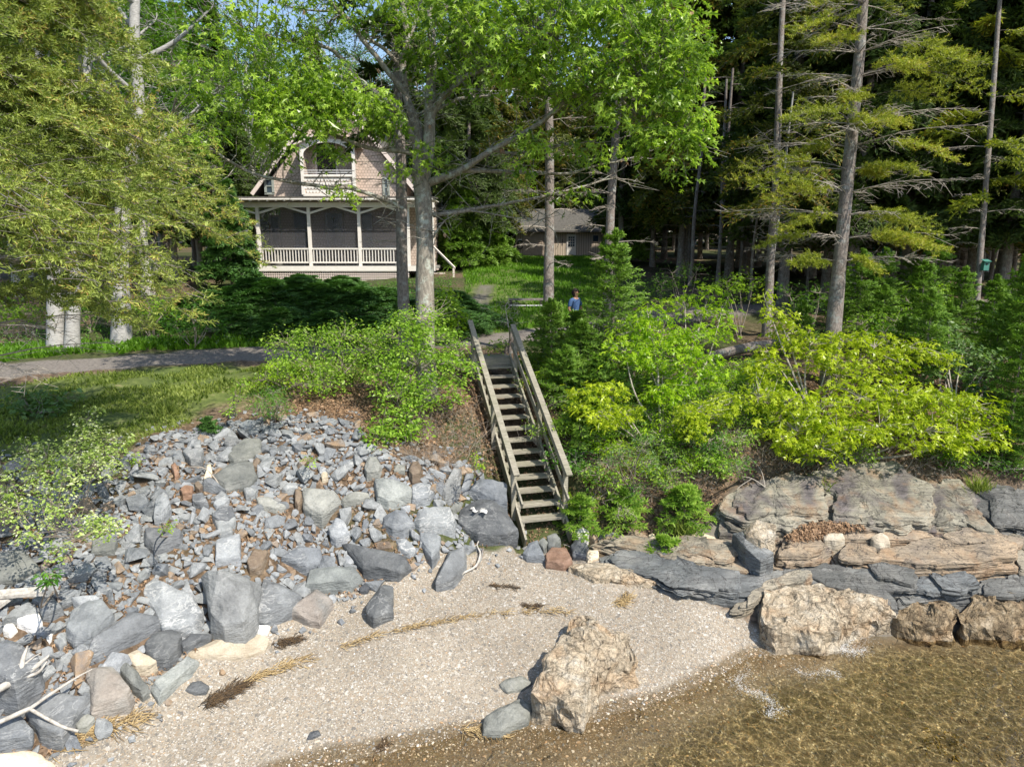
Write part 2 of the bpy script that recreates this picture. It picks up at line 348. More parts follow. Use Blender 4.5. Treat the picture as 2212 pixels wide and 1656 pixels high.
def mat_conglom(name, cols=((.42, .33, .23), (.62, .52, .38), (.72, .66, .55)), dk=(.09, .075, .06)):
    N = NM(name); co = N.coord('Object'); d = N.n('VectorMath', operation='ADD'); N.l(co, d.inputs[0])
    nz = N.n('TexNoise'); N.l(co, nz.inputs['Vector']); nz.inputs['Scale'].default_value = 3; nz.inputs['Detail'].default_value = 4
    ms = N.n('VectorMath', operation='MULTIPLY'); N.l(nz.outputs['Color'], ms.inputs[0]); ms.inputs[1].default_value = (.35, .35, .35); N.l(ms.outputs[0], d.inputs[1]); v = d.outputs[0]
    n = N.noise(v, 3.2, 8, .65, .3); base = N.ramp(n, [(.3, cols[0]), (.5, cols[1]), (.68, cols[2])])
    e = N.voro(v, 6.5, 'DISTANCE_TO_EDGE'); cr = N.ramp(e, [(0, 1.0), (.035, .5), (.09, 0.0)])
    cm = N.ramp(N.noise(co, 1.6, 3), [(.42, 0.1), (.6, 1.0)])
    base = N.mix(N.math('MULTIPLY', N.math('MULTIPLY', cr, cm), .95), base, dk)
    base = N.mix(N.ramp(N.noise(co, 2.1, 3, .5), [(.52, 0.0), (.66, .5)]), base, (.55, .36, .2))
    fine = N.noise(v, 30, 5, .75); base = N.mix(.75, base, N.ramp(fine, [(.3, .32), (.7, 1.35)]), 'MULTIPLY')
    b = N.bump(N.ramp(e, [(0, 0.0), (.25, 1.0)]), .7, .06); b = N.bump(fine, .9, .05, b)
    return N.fin(base, .85, b, .2)
def mat_leaf(name, cd_, cl, transl=.38, rough=.42, tipc=None, spec=.35, tcol=None):
    N = NM(name); rn = N.attr('rnd')
    stops = [(0, cd_), (1, cl)] if tipc is None else [(0, cd_), (.72, cl), (.86, tipc), (1, tipc)]
    col = N.ramp(rn, stops)
    N.fin(col, rough, None, spec)
    tr = N.n('BsdfTranslucent'); N.l(N.mix(1.0, col, tcol or (1.25, 1.35, .55), 'MULTIPLY'), tr.inputs[0])
    mx = N.n('MixShader'); mx.inputs[0].default_value = transl; N.l(N.p, mx.inputs[1]); N.l(tr, mx.inputs[2]); N.l(mx, N.out.inputs[0])
    return N.m
def mat_bark(name, c1, c2, sz=(5, 5, 1.4), lich=None, bd=.03):
    N = NM(name); co = N.coord('Object'); mp = N.n('Mapping'); N.l(co, mp.inputs[0]); mp.inputs['Scale'].default_value = sz
    n = N.noise(mp.outputs[0], 4.5, 6, .7, .3); base = N.ramp(n, [(.32, c1), (.66, c2)])
    if lich: base = N.mix(N.ramp(N.noise(co, 5, 5, .7), [(.52, 0.0), (.62, .75)]), base, lich)
    b = N.bump(n, .9, bd); return N.fin(base, .85, b, .2)
def mat_plain(name, c, rough=.6, var=.15, sc_=6.0, bumpd=.004, **k):
    N = NM(name); co = N.coord('Object'); n = N.noise(co, sc_, 5, .6)
    lo = tuple(x * (1 - var) for x in c); hi = tuple(min(1, x * (1 + var)) for x in c)
    return N.fin(N.ramp(n, [(.3, lo), (.7, hi)]), rough, N.bump(n, .4, bumpd), **k)

M = {}
M['slate'] = mat_slate('slate', warm=0.0)
M['slate_dark'] = mat_slate('dark_slate', (.06, .064, .07), (.14, .146, .15), .25)
M['slate_blue'] = mat_slate('blue_slate', (.14, .15, .16), (.28, .295, .305), .7)
M['slate_green'] = mat_slate('green_slate', (.14, .15, .145), (.29, .305, .285), .3)
M['slate_olive'] = mat_slate('olive_slate', (.125, .13, .12), (.26, .262, .235), .2)
M['slate_rust'] = mat_slate('rusty_slate', (.16, .17, .165), (.34, .335, .31), .2, warm=.3, warmc=(.36, .24, .16))
M['stone_brown'] = mat_slate('brown_stone', (.14, .10, .07), (.28, .215, .15), .15)
M['stone_red'] = mat_slate('red_brown_stone', (.19, .11, .07), (.36, .22, .15), .1)
M['stone_white'] = mat_slate('white_stone', (.44, .43, .40), (.70, .69, .67), .2)
M['stone_cream'] = mat_slate('cream_stone', (.42, .34, .23), (.66, .57, .43), .2)
M['rubble'] = mat_slate('rubble_slate', (.13, .138, .145), (.29, .305, .315), .5, warm=.07, warmc=(.30, .21, .13), stuff=True)
M['congl'] = mat_conglom('pitted_pale_rock')
M['congl_wet'] = mat_conglom('pitted_dark_rock', ((.16, .12, .08), (.38, .29, .18), (.62, .52, .38)), (.03, .026, .02))
M['ledge_olive'] = mat_ledge('olive_ledge', [(.09, .08, .085), (.17, .15, .145), (.30, .28, .22), (.40, .37, .29), (.27, .25, .20)], None, 7)
M['ledge_orange'] = mat_ledge('orange_ledge', [(.24, .20, .165), (.33, .27, .20), (.43, .33, .225), (.40, .35, .28)], None, 12)
M['ledge_tan'] = mat_ledge('tan_ledge', [(.20, .19, .155), (.34, .30, .23), (.46, .40, .30)], None, 12)
M['ledge_grey'] = mat_ledge('grey_ledge', [(.12, .125, .12), (.22, .22, .205), (.36, .34, .30)], None, 11)
M['ledge_blue'] = mat_ledge('blue_grey_ledge', [(.09, .10, .105), (.18, .19, .19), (.30, .30, .285)], None, 11)
M['oak_leaf'] = mat_leaf('oak_leaf', (.09, .18, .014), (.46, .62, .10), .5, .32, spec=.5)
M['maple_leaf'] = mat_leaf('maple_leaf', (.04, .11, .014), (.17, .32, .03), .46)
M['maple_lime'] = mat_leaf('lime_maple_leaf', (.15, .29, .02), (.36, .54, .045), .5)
M['sapling_leaf'] = mat_leaf('yellow_green_leaf', (.25, .34, .012), (.58, .66, .05), .48, .35, spec=.4)
M['green_sap_leaf'] = mat_leaf('sapling_green_leaf', (.20, .36, .012), (.46, .62, .04), .48, .35, spec=.4)
M['shrub_leaf'] = mat_leaf('shrub_leaf', (.14, .28, .018), (.42, .60, .09), .46, .35, spec=.4)
M['grey_leaf'] = mat_leaf('grey_green_leaf', (.07, .14, .03), (.20, .32, .10), .38)
M['pale_leaf'] = mat_leaf('pale_shrub_leaf', (.22, .34, .05), (.50, .60, .20), .35, tipc=(.62, .66, .42))
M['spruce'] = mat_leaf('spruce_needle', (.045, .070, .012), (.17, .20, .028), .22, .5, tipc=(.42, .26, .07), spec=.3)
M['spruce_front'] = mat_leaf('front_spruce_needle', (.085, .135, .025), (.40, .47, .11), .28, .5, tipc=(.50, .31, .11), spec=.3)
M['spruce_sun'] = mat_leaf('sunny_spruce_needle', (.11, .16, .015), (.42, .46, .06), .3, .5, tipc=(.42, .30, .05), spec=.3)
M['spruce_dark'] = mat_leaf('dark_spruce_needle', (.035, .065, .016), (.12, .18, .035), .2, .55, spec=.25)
M['fir'] = mat_leaf('fir_needle', (.07, .155, .02), (.23, .38, .05), .25, .45, tipc=(.26, .42, .06))
M['fir_lime'] = mat_leaf('lime_fir_needle', (.10, .22, .025), (.30, .46, .06), .35, .45, tipc=(.42, .56, .10))
M['yew'] = mat_leaf('yew_needle', (.03, .085, .025), (.10, .22, .045), .2, .5, tipc=(.09, .20, .03))
M['fern'] = mat_leaf('fern_leaf', (.05, .15, .015), (.18, .38, .045), .4)
M['grass'] = mat_leaf('grass_blade', (.08, .13, .02), (.32, .38, .09), .4, .5, spec=.2)
M['lawn'] = mat_leaf('lawn_blade', (.06, .15, .012), (.20, .38, .035), .45, .5, spec=.2)
M['litter'] = mat_leaf('dry_leaf', (.15, .09, .05), (.50, .34, .21), .15, .6, spec=.2, tcol=(1.1, .8, .6))
M['flower'] = mat_leaf('white_flower', (.6, .62, .5), (.8, .8, .72), .3, tcol=(1, 1, .9))
M['bark_oak'] = mat_bark('oak_bark', (.13, .115, .095), (.34, .31, .26), (4, 4, 1.2), (.42, .46, .40))
M['bark_spruce'] = mat_bark('spruce_bark', (.10, .085, .075), (.30, .26, .23), (6, 6, 2.2), (.30, .31, .29))
M['bark_birch'] = mat_bark('birch_bark', (.20, .195, .185), (.46, .45, .43), (2.0, 2.0, 11), None, .01)
M['bark_pale'] = mat_bark('pale_bark', (.30, .29, .26), (.52, .50, .46), (3, 3, 2))
M['twig'] = mat_plain('twig_wood', (.27, .23, .19), .85, .35)
M['twig_grey'] = mat_plain('dead_twig', (.36, .32, .27), .9, .3)
M['driftwood'] = mat_bark('driftwood_grey', (.26, .24, .21), (.56, .53, .48), (3, 3, 3), None, .006)
M['wood_stairs'] = None
def mat_wood(name, c1, c2, green=.25):
    N = NM(name); co = N.coord('Object'); rn = N.attr('rnd')
    ax = N.n('CombineXYZ'); v = N.n('VectorMath', operation='ADD'); N.l(co, v.inputs[0]); N.v(ax.inputs[2], N.math('MULTIPLY', rn, 40)); N.l(ax, v.inputs[1])
    mp = N.n('Mapping'); N.l(v.outputs[0], mp.inputs[0]); mp.inputs['Scale'].default_value = (1.2, 6, 14)
    n = N.noise(mp.outputs[0], 4, 7, .7, .4); base = N.ramp(n, [(.3, c1), (.68, c2)])
    base = N.mix(N.ramp(N.noise(co, 2.3, 4), [(.45, 0.0), (.7, green)]), base, (.16, .17, .10))
    base = N.mix(1.0, base, N.ramp(rn, [(0, .8), (1, 1.18)]), 'MULTIPLY')
    return N.fin(base, .85, N.bump(n, .5, .008), .2)
M['wood_stairs'] = mat_wood('weathered_board', (.17, .155, .12), (.40, .37, .30), .5)
M['white_paint'] = mat_plain('white_paint', (.78, .74, .68), .5, .06)
M['pink_paint'] = mat_plain('pink_white_paint', (.72, .62, .56), .5, .06)
M['metal_white'] = mat_plain('white_metal', (.75, .75, .75), .4, .05)
M['roof_dark'] = mat_plain('dark_shingle', (.10, .095, .085), .9, .4, 9)

# ---------------------------------------------------------------- ground material (one, driven by zone weights stored on the mesh)
def mat_ground():
    N = NM('ground_cover'); co = N.coord('Object')
    gr, ge, wet, rk, rd, mo = [N.attr(a) for a in ('z_gravel', 'z_grass', 'z_wet', 'z_rock', 'z_road', 'z_moss')]
    # gravel: two sizes of pebble
    def peb(scale, out='Color'): return N.voro(co, scale, 'F1', out)
    c1 = N.n('SeparateColor'); N.l(peb(55), c1.inputs[0]); c2 = N.n('SeparateColor'); N.l(peb(24), c2.inputs[0])
    stops = [(0, (.20, .19, .175)), (.16, (.36, .32, .26)), (.4, (.50, .43, .33)), (.55, (.56, .49, .39)), (.72, (.42, .31, .20)), (.86, (.62, .57, .49)), (.96, (.82, .78, .70)), (1, (.85, .83, .78))]
    g1 = N.ramp(c1.outputs[0], stops); g2 = N.ramp(c2.outputs[0], stops)
    gcol = N.mix(N.ramp(c2.outputs[1], [(.72, 0.0), (.76, 1.0)]), g1, g2)
    gcol = N.mix(.22, gcol, (.50, .45, .38)); lg = N.noise(co, .7, 3); gcol = N.mix(1.0, gcol, N.ramp(lg, [(.3, .50), (.7, .66)]), 'MULTIPLY')
    gw = N.mix(1.0, gcol, (.48, .42, .32), 'MULTIPLY')
    # orange and dark pebbles show once wet
    gcol = N.mix(wet, gcol, N.mix(.35, gw, N.ramp(c1.outputs[2], [(0, (.045, .045, .04)), (.5, (.14, .105, .06)), (.8, (.24, .155, .07)), (1, (.36, .31, .23))])))
    # earth with leaf litter
    n = N.noise(co, 6, 6, .7); e = N.ramp(n, [(.3, (.035, .026, .018)), (.5, (.09, .066, .045)), (.7, (.18, .135, .095))])
    lv = N.n('SeparateColor'); N.l(N.voro(co, 16, 'F1', 'Color'), lv.inputs[0])
    e = N.mix(.55, e, N.ramp(lv.outputs[0], [(0, (.07, .045, .025)), (.5, (.13, .09, .058)), (.85, (.24, .165, .11)), (1, (.34, .25, .17))]))
    e = N.mix(mo, e, N.ramp(N.noise(co, 5, 6, .7), [(.3, (.015, .03, .008)), (.7, (.07, .10, .025))]))
    gg = N.ramp(N.noise(co, 3.5, 6, .7), [(.3, (.05, .075, .02)), (.55, (.11, .15, .035)), (.75, (.24, .22, .11))])
    road = N.ramp(N.noise(co, 14, 6, .75), [(.3, (.10, .09, .08)), (.7, (.27, .24, .21))])
    rock = N.ramp(N.noise(co, 2.2, 6, .65), [(.3, (.10, .09, .075)), (.7, (.26, .235, .19))])
    col = N.mix(ge, e, gg); col = N.mix(rk, col, rock); col = N.mix(rd, col, road); col = N.mix(gr, col, gcol)
    b = N.bump(N.voro(co, 55), .6, .008); b2 = N.bump(n, .6, .05)
    bm = N.n('Mix', data_type='VECTOR'); N.v(bm.inputs[0], gr); N.l(b2, bm.inputs[4]); N.l(b, bm.inputs[5])
    N.fin(col, .85, bm.outputs[1], .2)
    ro = N.math('SUBTRACT', .9, N.math('MULTIPLY', N.math('MULTIPLY', wet, gr), .55)); N.v(N.p.inputs['Roughness'], ro)
    return N.m
M['ground'] = mat_ground()
def mat_water():
    N = NM('sea_water'); co = N.coord('Object')
    w1 = N.noise(co, 1.6, 3, .55, .6); w2 = N.noise(co, 5.5, 3, .6, .8); hgt = N.math('ADD', w1, N.math('MULTIPLY', w2, .35))
    b = N.bump(hgt, .35, .12)
    # caustic light net painted into the transparent colour; tints view and passing sunlight
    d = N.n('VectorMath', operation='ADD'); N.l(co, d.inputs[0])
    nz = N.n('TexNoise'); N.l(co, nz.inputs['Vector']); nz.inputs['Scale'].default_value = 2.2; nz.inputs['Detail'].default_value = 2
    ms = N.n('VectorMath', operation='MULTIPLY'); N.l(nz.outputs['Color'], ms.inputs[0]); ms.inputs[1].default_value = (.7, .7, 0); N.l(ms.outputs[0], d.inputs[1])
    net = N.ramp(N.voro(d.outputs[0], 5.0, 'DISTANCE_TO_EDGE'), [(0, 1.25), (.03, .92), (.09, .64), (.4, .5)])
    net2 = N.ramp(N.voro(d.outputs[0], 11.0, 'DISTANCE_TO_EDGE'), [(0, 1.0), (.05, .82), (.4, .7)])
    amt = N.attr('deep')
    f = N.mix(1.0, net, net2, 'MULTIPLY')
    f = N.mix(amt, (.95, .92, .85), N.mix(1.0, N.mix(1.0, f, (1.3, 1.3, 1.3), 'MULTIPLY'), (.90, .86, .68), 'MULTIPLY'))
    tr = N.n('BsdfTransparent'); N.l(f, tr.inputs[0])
    gl = N.n('BsdfGlossy'); gl.inputs['Roughness'].default_value = .04; N.l(b, gl.inputs['Normal']); gl.inputs[0].default_value = (.9, .9, .9, 1)
    fr = N.n('Fresnel'); fr.inputs[0].default_value = 1.33; N.l(b, fr.inputs['Normal'])
    mx = N.n('MixShader'); N.l(fr, mx.inputs[0]); N.l(tr, mx.inputs[1]); N.l(gl, mx.inputs[2]); N.l(mx, N.out.inputs[0])
    return N.m
M['water'] = mat_water()

# ---------------------------------------------------------------- terrain sheets
def lines(a, b, st, lo, hi, g=1.12):
    core = list(np.arange(a, b + 1e-6, st)); x = a; s = st; L = []
    while x > lo: s *= g; x -= s; L.append(x)
    x = b; s = st; Rr = []
    while x < hi: s *= g; x += s; Rr.append(x)
    return np.array(L[::-1] + core + Rr)
gx = lines(-13.5, 15, .085, -90, 90); gy = lines(6.5, 22, .085, -15, 140, 1.05)
GX, GY = np.meshgrid(gx, gy); GZ = hterr(GX, GY)
jx = fbm(np.stack([GX * 1.5, GY * 1.5, GX * 0], -1), 4, 21) * .16
s_b = sdf(GX, GY, Z_beach) + jx; s_g = sdf(GX, GY, Z_grass) + jx * 2; s_l = sdf(GX, GY, Z_lawn) + jx * 2; s_r = sdf(GX, GY, Z_rock) + jx
s_rd = pdist(GX, GY, ROAD, False) + jx; s_t = pdist(GX, GY, TRACK, False) + jx * 2.5
far = sstep(19, 23, GY)
zg = sstep(-.05, .05, s_b); wl = fbm(np.stack([GX * .5, GY * .5, GX * 0], -1), 3, 33) * .03
ATT = dict(z_gravel=zg, z_grass=np.clip(sstep(-.2, .35, s_g) * .9 + sstep(-.3, .4, s_l), 0, 1) * (1 - .8 * sstep(.55, .2, s_t)), z_rock=sstep(-.1, .3, s_r),
           z_wet=sstep(.075, .035, GZ + wl) * (1 - .5 * sstep(-.02, -.15, GZ)), z_road=np.clip(sstep(1.05, .8, s_rd) + sstep(.5, .15, s_t) * .7, 0, 1),
           z_moss=np.clip(sstep(.45, .75, fbm(np.stack([GX * .35, GY * .35, GX * 0], -1), 3, 44) * .5 + .45 + .2 * far), 0, 1) * .8)
ny, nx = GX.shape
idx = np.arange(ny * nx).reshape(ny, nx)
Q = np.stack([idx[:-1, :-1], idx[:-1, 1:], idx[1:, 1:], idx[1:, :-1]], -1).reshape(-1, 4)
cen = lambda A: ((A[:-1, :-1] + A[1:, 1:]) / 2).ravel()
kind = np.zeros(len(Q), int)                      # 0 hillside
kind[cen(s_l) > 0] = 3; kind[cen(s_rd) < .9] = 2; kind[cen(s_b) > 0] = 1
VT = np.stack([GX, GY, GZ], -1).reshape(-1, 3)
for k, nm in ((0, 'hillside'), (1, 'beach'), (2, 'road'), (3, 'lawn')):
    q = Q[kind == k]; u, inv = np.unique(q, return_inverse=True); g = Geo(); g.add(VT[u], inv.reshape(-1, 4))
    o = g.build(nm, M['ground'], smooth=True); o['kind'] = 'structure'
    for a, A in ATT.items():
        at_ = o.data.attributes.new(a, 'FLOAT', 'POINT'); at_.data.foreach_set('value', A.ravel()[u].astype(np.float32))
# sea
wx = lines(-6, 16, .12, -60, 120, 1.15); wy = lines(-2, 13.5, .12, -60, 14, 1.15); WX, WY = np.meshgrid(wx, wy)
dep = np.clip(-hterr(WX, WY), 0, 3)
rip = (fbm(np.stack([WX * 1.1 + WY * .4, WY * 2.0, WX * 0], -1), 3, 51) * .012) * sstep(0, .3, dep)
i2 = np.arange(WX.size).reshape(WX.shape); q = np.stack([i2[:-1, :-1], i2[:-1, 1:], i2[1:, 1:], i2[1:, :-1]], -1).reshape(-1, 4)
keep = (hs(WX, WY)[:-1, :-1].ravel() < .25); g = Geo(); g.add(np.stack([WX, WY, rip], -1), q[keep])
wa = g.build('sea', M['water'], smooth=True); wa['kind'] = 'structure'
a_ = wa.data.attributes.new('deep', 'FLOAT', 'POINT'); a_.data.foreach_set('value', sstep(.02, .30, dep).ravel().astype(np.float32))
def G3(x, y, lift=0.0): return float(hterr(np.array([x]), np.array([y]))[0]) + lift
def gpt(px, py, lift=0.0):
    p = gnd(px, py, lift); return np.array([p[0], p[1], G3(p[0], p[1]) + lift])
# ---------------------------------------------------------------- rocks
def hull_mesh(P):
    bm = bmesh.new()
    for p in P: bm.verts.new(p)
    r = bmesh.ops.convex_hull(bm, input=bm.verts)
    junk = [e for e in r['geom_interior'] + r['geom_unused'] if isinstance(e, bmesh.types.BMVert)]
    bmesh.ops.delete(bm, geom=list(set(junk)), context='VERTS')
    bmesh.ops.recalc_face_normals(bm, faces=bm.faces)
    return bm
def bm_arrays(bm):
    bm.verts.ensure_lookup_table(); bm.verts.index_update()
    V = np.array([v.co for v in bm.verts]); T = np.array([[v.index for v in f.verts] for f in bm.faces if len(f.verts) == 3]).reshape(-1, 3)
    Q4 = np.array([[v.index for v in f.verts] for f in bm.faces if len(f.verts) == 4]).reshape(-1, 4)
    return V, [a for a in (T, Q4) if len(a)]
def rough_hull(P, cuts=2, amp=.012, fr=6.0, seed=0, bev=.0):
    bm = hull_mesh(P)
    bmesh.ops.dissolve_limit(bm, angle_limit=R(14), verts=bm.verts, edges=bm.edges)
    if bev: bmesh.ops.bevel(bm, geom=list(bm.edges), offset=bev, segments=1, affect='EDGES', clamp_overlap=True)
    bmesh.ops.triangulate(bm, faces=bm.faces)
    for k in range(cuts): 
        L = sorted((e.calc_length() for e in bm.edges)); lim = L[len(L) // 2] * .9
        es = [e for e in bm.edges if e.calc_length() > lim]
        bmesh.ops.subdivide_edges(bm, edges=es, cuts=1, use_grid_fill=False); bmesh.ops.triangulate(bm, faces=bm.faces)
    bmesh.ops.recalc_face_normals(bm, faces=bm.faces); bm.normal_update()
    V, Fc = bm_arrays(bm); Nn = np.array([v.normal for v in bm.verts]); bm.free()
    V = V + Nn * (fbm(V * fr, 4, seed)[:, None] * amp)
    return V, Fc
def rockpoly(pts, t, seed, kind='hull', mat='slate', tilt=0.0, flat=.35, amp=None, ret=False, top=.78, dome=.15):
    """a stone whose outline is known: its own ground, real size and thickness"""
    rs = np.random.default_rng(seed); P = gpoly(pts, t * .45); c = P.mean(0); Q2 = P[:, :2]
    hb = hs(P[:, 0], P[:, 1]); hc = float(hs([c[0]], [c[1]])[0]); n = len(P)
    zb = hb * (1 - flat) + hc * flat
    size = np.abs(Q2 - c[:2]).max()
    rings = [(1.0, -.12 - .1 * size), (1.04, t * .25), (.98, t * rs.uniform(.6, .75)), (top, t), (top * .45, t * (1 + dome))]
    pts3 = []
    for sc_, z in rings:
        s2 = sc_ * (1 + rs.normal(0, .02, n)); xy = c[:2] + (Q2 - c[:2]) * s2[:, None]
        zz = np.where(z < 0, hb + z, zb + z * (1 + rs.normal(0, .08, n)))
        pts3.append(np.c_[xy, zz])
    return P, c, np.array(pts3)
def boulder(name, pts, t, mat, label, seed=1, kind='hull', cat='rock', group=None, **k):
    t = t * .62 if mat != 'congl' and t < .46 and name != 'white_lump' else t
    pts = np.array(pts, float); pts = pts.mean(0) + (pts - pts.mean(0)) * 1.06
    if 'top' not in k: k['top'] = .9
    k.setdefault('dome', .06)
    P, c, R5 = rockpoly(pts, t, seed, **k); base = np.array([c[0], c[1], float(hs([c[0]], [c[1]])[0])])
    if kind == 'hull':
        V, Fc = rough_hull(R5.reshape(-1, 3) - base, 3, .012 + .015 * t, 6.0, seed, .012)
        V = V + np.c_[fbm(V * 2.2, 3, seed + 5), fbm(V * 2.2, 3, seed + 6), fbm(V * 2.6, 4, seed + 7)] * .012
    g = Geo(); g.add(V, Fc, (seed * .37) % 1.0); o = g.build(name, M[mat], loc=None); o.location = tuple(base)
    return tag(o, label, cat, group)
def ledge(name, pts, t, mat, label, seed=1, step=.09, strata=.05, sfreq=9.0, lump=.05, flat=.5, nr=12, side=8, round_=.25, cat='rock ledge', group=None, over=0.0, sink=.5, smooth=False, xs=.6):
    """outline of any star shape -> thick layered slab with noisy sides and top"""
    pts = np.array(pts, float); pts = pts.mean(0) + (pts - pts.mean(0)) * [1.05, 1.1]
    P = gpoly(pts, t * .5); c = P.mean(0); B = []
    for i in range(len(P)):
        a = P[i]; b = P[(i + 1) % len(P)]; m = max(1, int(np.hypot(*(b - a)[:2]) / step))
        for k in range(m): B.append(a + (b - a) * k / m)
    B = np.array(B); B[:, :2] += np.c_[fbm(B * 2.5, 4, seed), fbm(B * 2.5, 4, seed + 1)] * .08
    # round the corners a little
    for _ in range(2): B = (np.roll(B, 1, 0) + B * 2 + np.roll(B, -1, 0)) / 4
    n = len(B); hb = hs(B[:, 0], B[:, 1]); hc = float(hs([c[0]], [c[1]])[0]); rows = []
    zt = hb * (1 - flat) + hc * flat + t
    zt = np.maximum(zt, hb + t * .35)
    for k in range(side):
        u = k / (side - 1); z = (hb - sink) * (1 - u) + zt * u; s = 1 + over * (1 - u) - round_ * .12 * u ** 4
        rows.append(np.c_[c[:2] + (B[:, :2] - c[:2]) * s, z])
    e = rows[-1]; s0 = 1 - round_ * .12
    for k in range(1, nr):
        s = (1 - k / nr); xy = c[:2] + (B[:, :2] - c[:2]) * s * s0; h = hs(xy[:, 0], xy[:, 1])
        z = h * (1 - flat) + (hc if True else 0) * flat + t * (1 + round_ * (1 - s * s)); z = np.maximum(z, h + t * .35)
        z = z * (1 - s ** 3) + (zt + t * round_ * (1 - s * s)) * s ** 3; rows.append(np.c_[xy, z])
    rows = np.array(rows); ctr = rows[-1].mean(0)
    V = np.concatenate([rows.reshape(-1, 3), ctr[None]]); m = len(rows)
    k = np.arange(n); k2 = (k + 1) % n
    f = np.concatenate([np.stack([k + i * n, k2 + i * n, k2 + (i + 1) * n, k + (i + 1) * n], 1) for i in range(m - 1)])
    ft = np.stack([k + (m - 1) * n, k2 + (m - 1) * n, np.full(n, m * n)], 1)
    # layered relief on the sides, stepped relief on top
    out = np.zeros_like(V); out[:, :2] = nrm(V[:, :2] - c[:2]); lv = V * np.array([xs, xs, sfreq]); tl = V @ np.array([.06, .05, 1.0]); lv[:, 2] = tl * sfreq
    s1 = fbm(lv, 4, seed + 3, .6); wall = np.zeros(len(V)); wall[:side * n] = 1; wall[(side) * n:(side + 2) * n] = .5
    V = V + out * (s1 * strata * wall)[:, None]
    q = fbm(V * np.array([1.1, 1.6, 1.0]), 5, seed + 8, .55)
    stp = np.floor(q * 5) / 5; q = q * .4 + stp * .6
    V[:, 2] += (1 - wall) * q * lump + (wall > 0) * 0
    V += np.c_[fbm(V * 5, 3, seed + 11), fbm(V * 5, 3, seed + 12), fbm(V * 5, 3, seed + 13)] * (.012 + lump * .25)
    base = np.array([c[0], c[1], hc]); g = Geo(); g.add(V - base, [f, ft], .5)
    o = g.build(name, M[mat], smooth=smooth); o.location = tuple(base); return tag(o, label, cat, group)
def strata(name, pts, t, mat, label, seed=1, K=5, flat=.45, dip=(.05, .03), ed=.10, step=.07, top=.86, cat='rock ledge', relief=.03, rnd=0.0, cut=.6, shrink=(1.06, 1.16), sag=.4):
    """ledge of stacked bedding layers: each layer has its own broken edge"""
    rs = np.random.default_rng(seed); t = t * .85; pts = np.array(pts, float); pts = pts.mean(0) + (pts - pts.mean(0)) * shrink
    P = gpoly(pts, t * .5); c = P.mean(0); hc = float(hs([c[0]], [c[1]])[0]); g = Geo(); base = np.array([c[0], c[1], hc]); B0 = []
    for i in range(len(P)):
        a = P[i]; b = P[(i + 1) % len(P)]; m = max(1, int(np.hypot(*(b - a)[:2]) / step)); B0 += [a + (b - a) * k / m for k in range(m)]
    B0 = np.array(B0)[:, :2]
    for _ in range(2): B0 = (np.roll(B0, 1, 0) + 2 * B0 + np.roll(B0, -1, 0)) / 4
    n = len(B0); th = t / K; zlo = -sag
    for L in range(K):
        u = L / max(K - 1, 1); sc_ = 1.05 + (top - 1.05) * u; q = np.c_[B0 * 1.7, np.full(n, seed * 3.1 + L * 1.3)]
        e = fbm(q, 4, seed + L, .6)[:, None] * ed + np.round(fbm(q * 1.2, 2, seed + 30 + L) * 2)[:, None] * ed * .5
        Bk = c[:2] + (B0 - c[:2]) * sc_; o = nrm(np.c_[B0 - c[:2], np.zeros(n)])[:, :2]; Bk = Bk + o * e + rs.normal(0, .03, 2)
        if L and rs.random() < cut:                                   # a joint: one side of the layer has broken away
            a = rs.normal(0, .5) + (0 if rs.random() < .5 else np.pi); d = np.array([np.cos(a), np.sin(a)]); ext = ((Bk - c[:2]) @ d); lim = ext.max() * rs.uniform(.25, .85); ov = np.clip(ext - lim, 0, None); Bk = Bk - d * (ov * .97)[:, None]
        zt = hc + (th * (L + 1)) * rs.uniform(.92, 1.08) ; up = lambda X: hs(X[:, 0], X[:, 1]) * (1 - flat) + hc * flat - hc + (X[:, 0] - c[0]) * dip[0] + (X[:, 1] - c[1]) * dip[1]
        rows = []; m_ = 9; zb = zt - th * 1.25 if L else zt - th - sag
        for k, (s_, f) in enumerate([(1.0, 0), (1.012, .3), (.985, .5), (1.01, .78), (1.0 - .015, 1.0)]):
            X = c[:2] + (Bk - c[:2]) * s_; X = X + o * fbm(np.c_[B0 * 4, np.full(n, L + f * 3)], 3, seed + 60)[:, None] * .018; rows.append(np.c_[X, zb + (zt - zb) * f + up(X)])
        for k in range(1, m_):
            s_ = (1 - k / m_) * .985; X = c[:2] + (Bk - c[:2]) * s_; rel = fbm(np.c_[X * 2.2, np.full(n, L * 2.0)], 4, seed + 80) * relief; rel = np.floor(rel / relief * 3) / 3 * relief * .6 + rel * .4
            rows.append(np.c_[X, zt + up(X) + rel * min(1, k / 2) + rnd * (1 - s_ * s_) * (L == K - 1)])
        rows = np.array(rows); m = len(rows); V = np.concatenate([rows.reshape(-1, 3), rows[-1].mean(0)[None]]); k = np.arange(n); k2 = (k + 1) % n
        f = np.concatenate([np.stack([k + i * n, k2 + i * n, k2 + (i + 1) * n, k + (i + 1) * n], 1) for i in range(m - 1)]); ft = np.stack([k + (m - 1) * n, k2 + (m - 1) * n, np.full(n, m * n)], 1)
        V = V + np.c_[fbm(V * 7, 3, seed + 11), fbm(V * 7, 3, seed + 12), fbm(V * 9, 3, seed + 13)] * .010
        g.add(V - base, [f, ft], np.clip(.5 + rs.normal(0, .22), 0, 1))
    o = g.build(name, M[mat]); o.location = tuple(base); return tag(o, label, cat)
def A_(l): return [(x / 3, 1106 + y / 3) for x, y in l]              # photo region coordinates -> photo pixels
def B_(l): return [(737.3 + x / 3, 1106 + y / 3) for x, y in l]
def C_(l): return [(1474.6 + x / 3, 1106 + y / 3) for x, y in l]
def D_(l): return [(626.7 + x * .20036, 847.9 + y * .20036) for x, y in l]
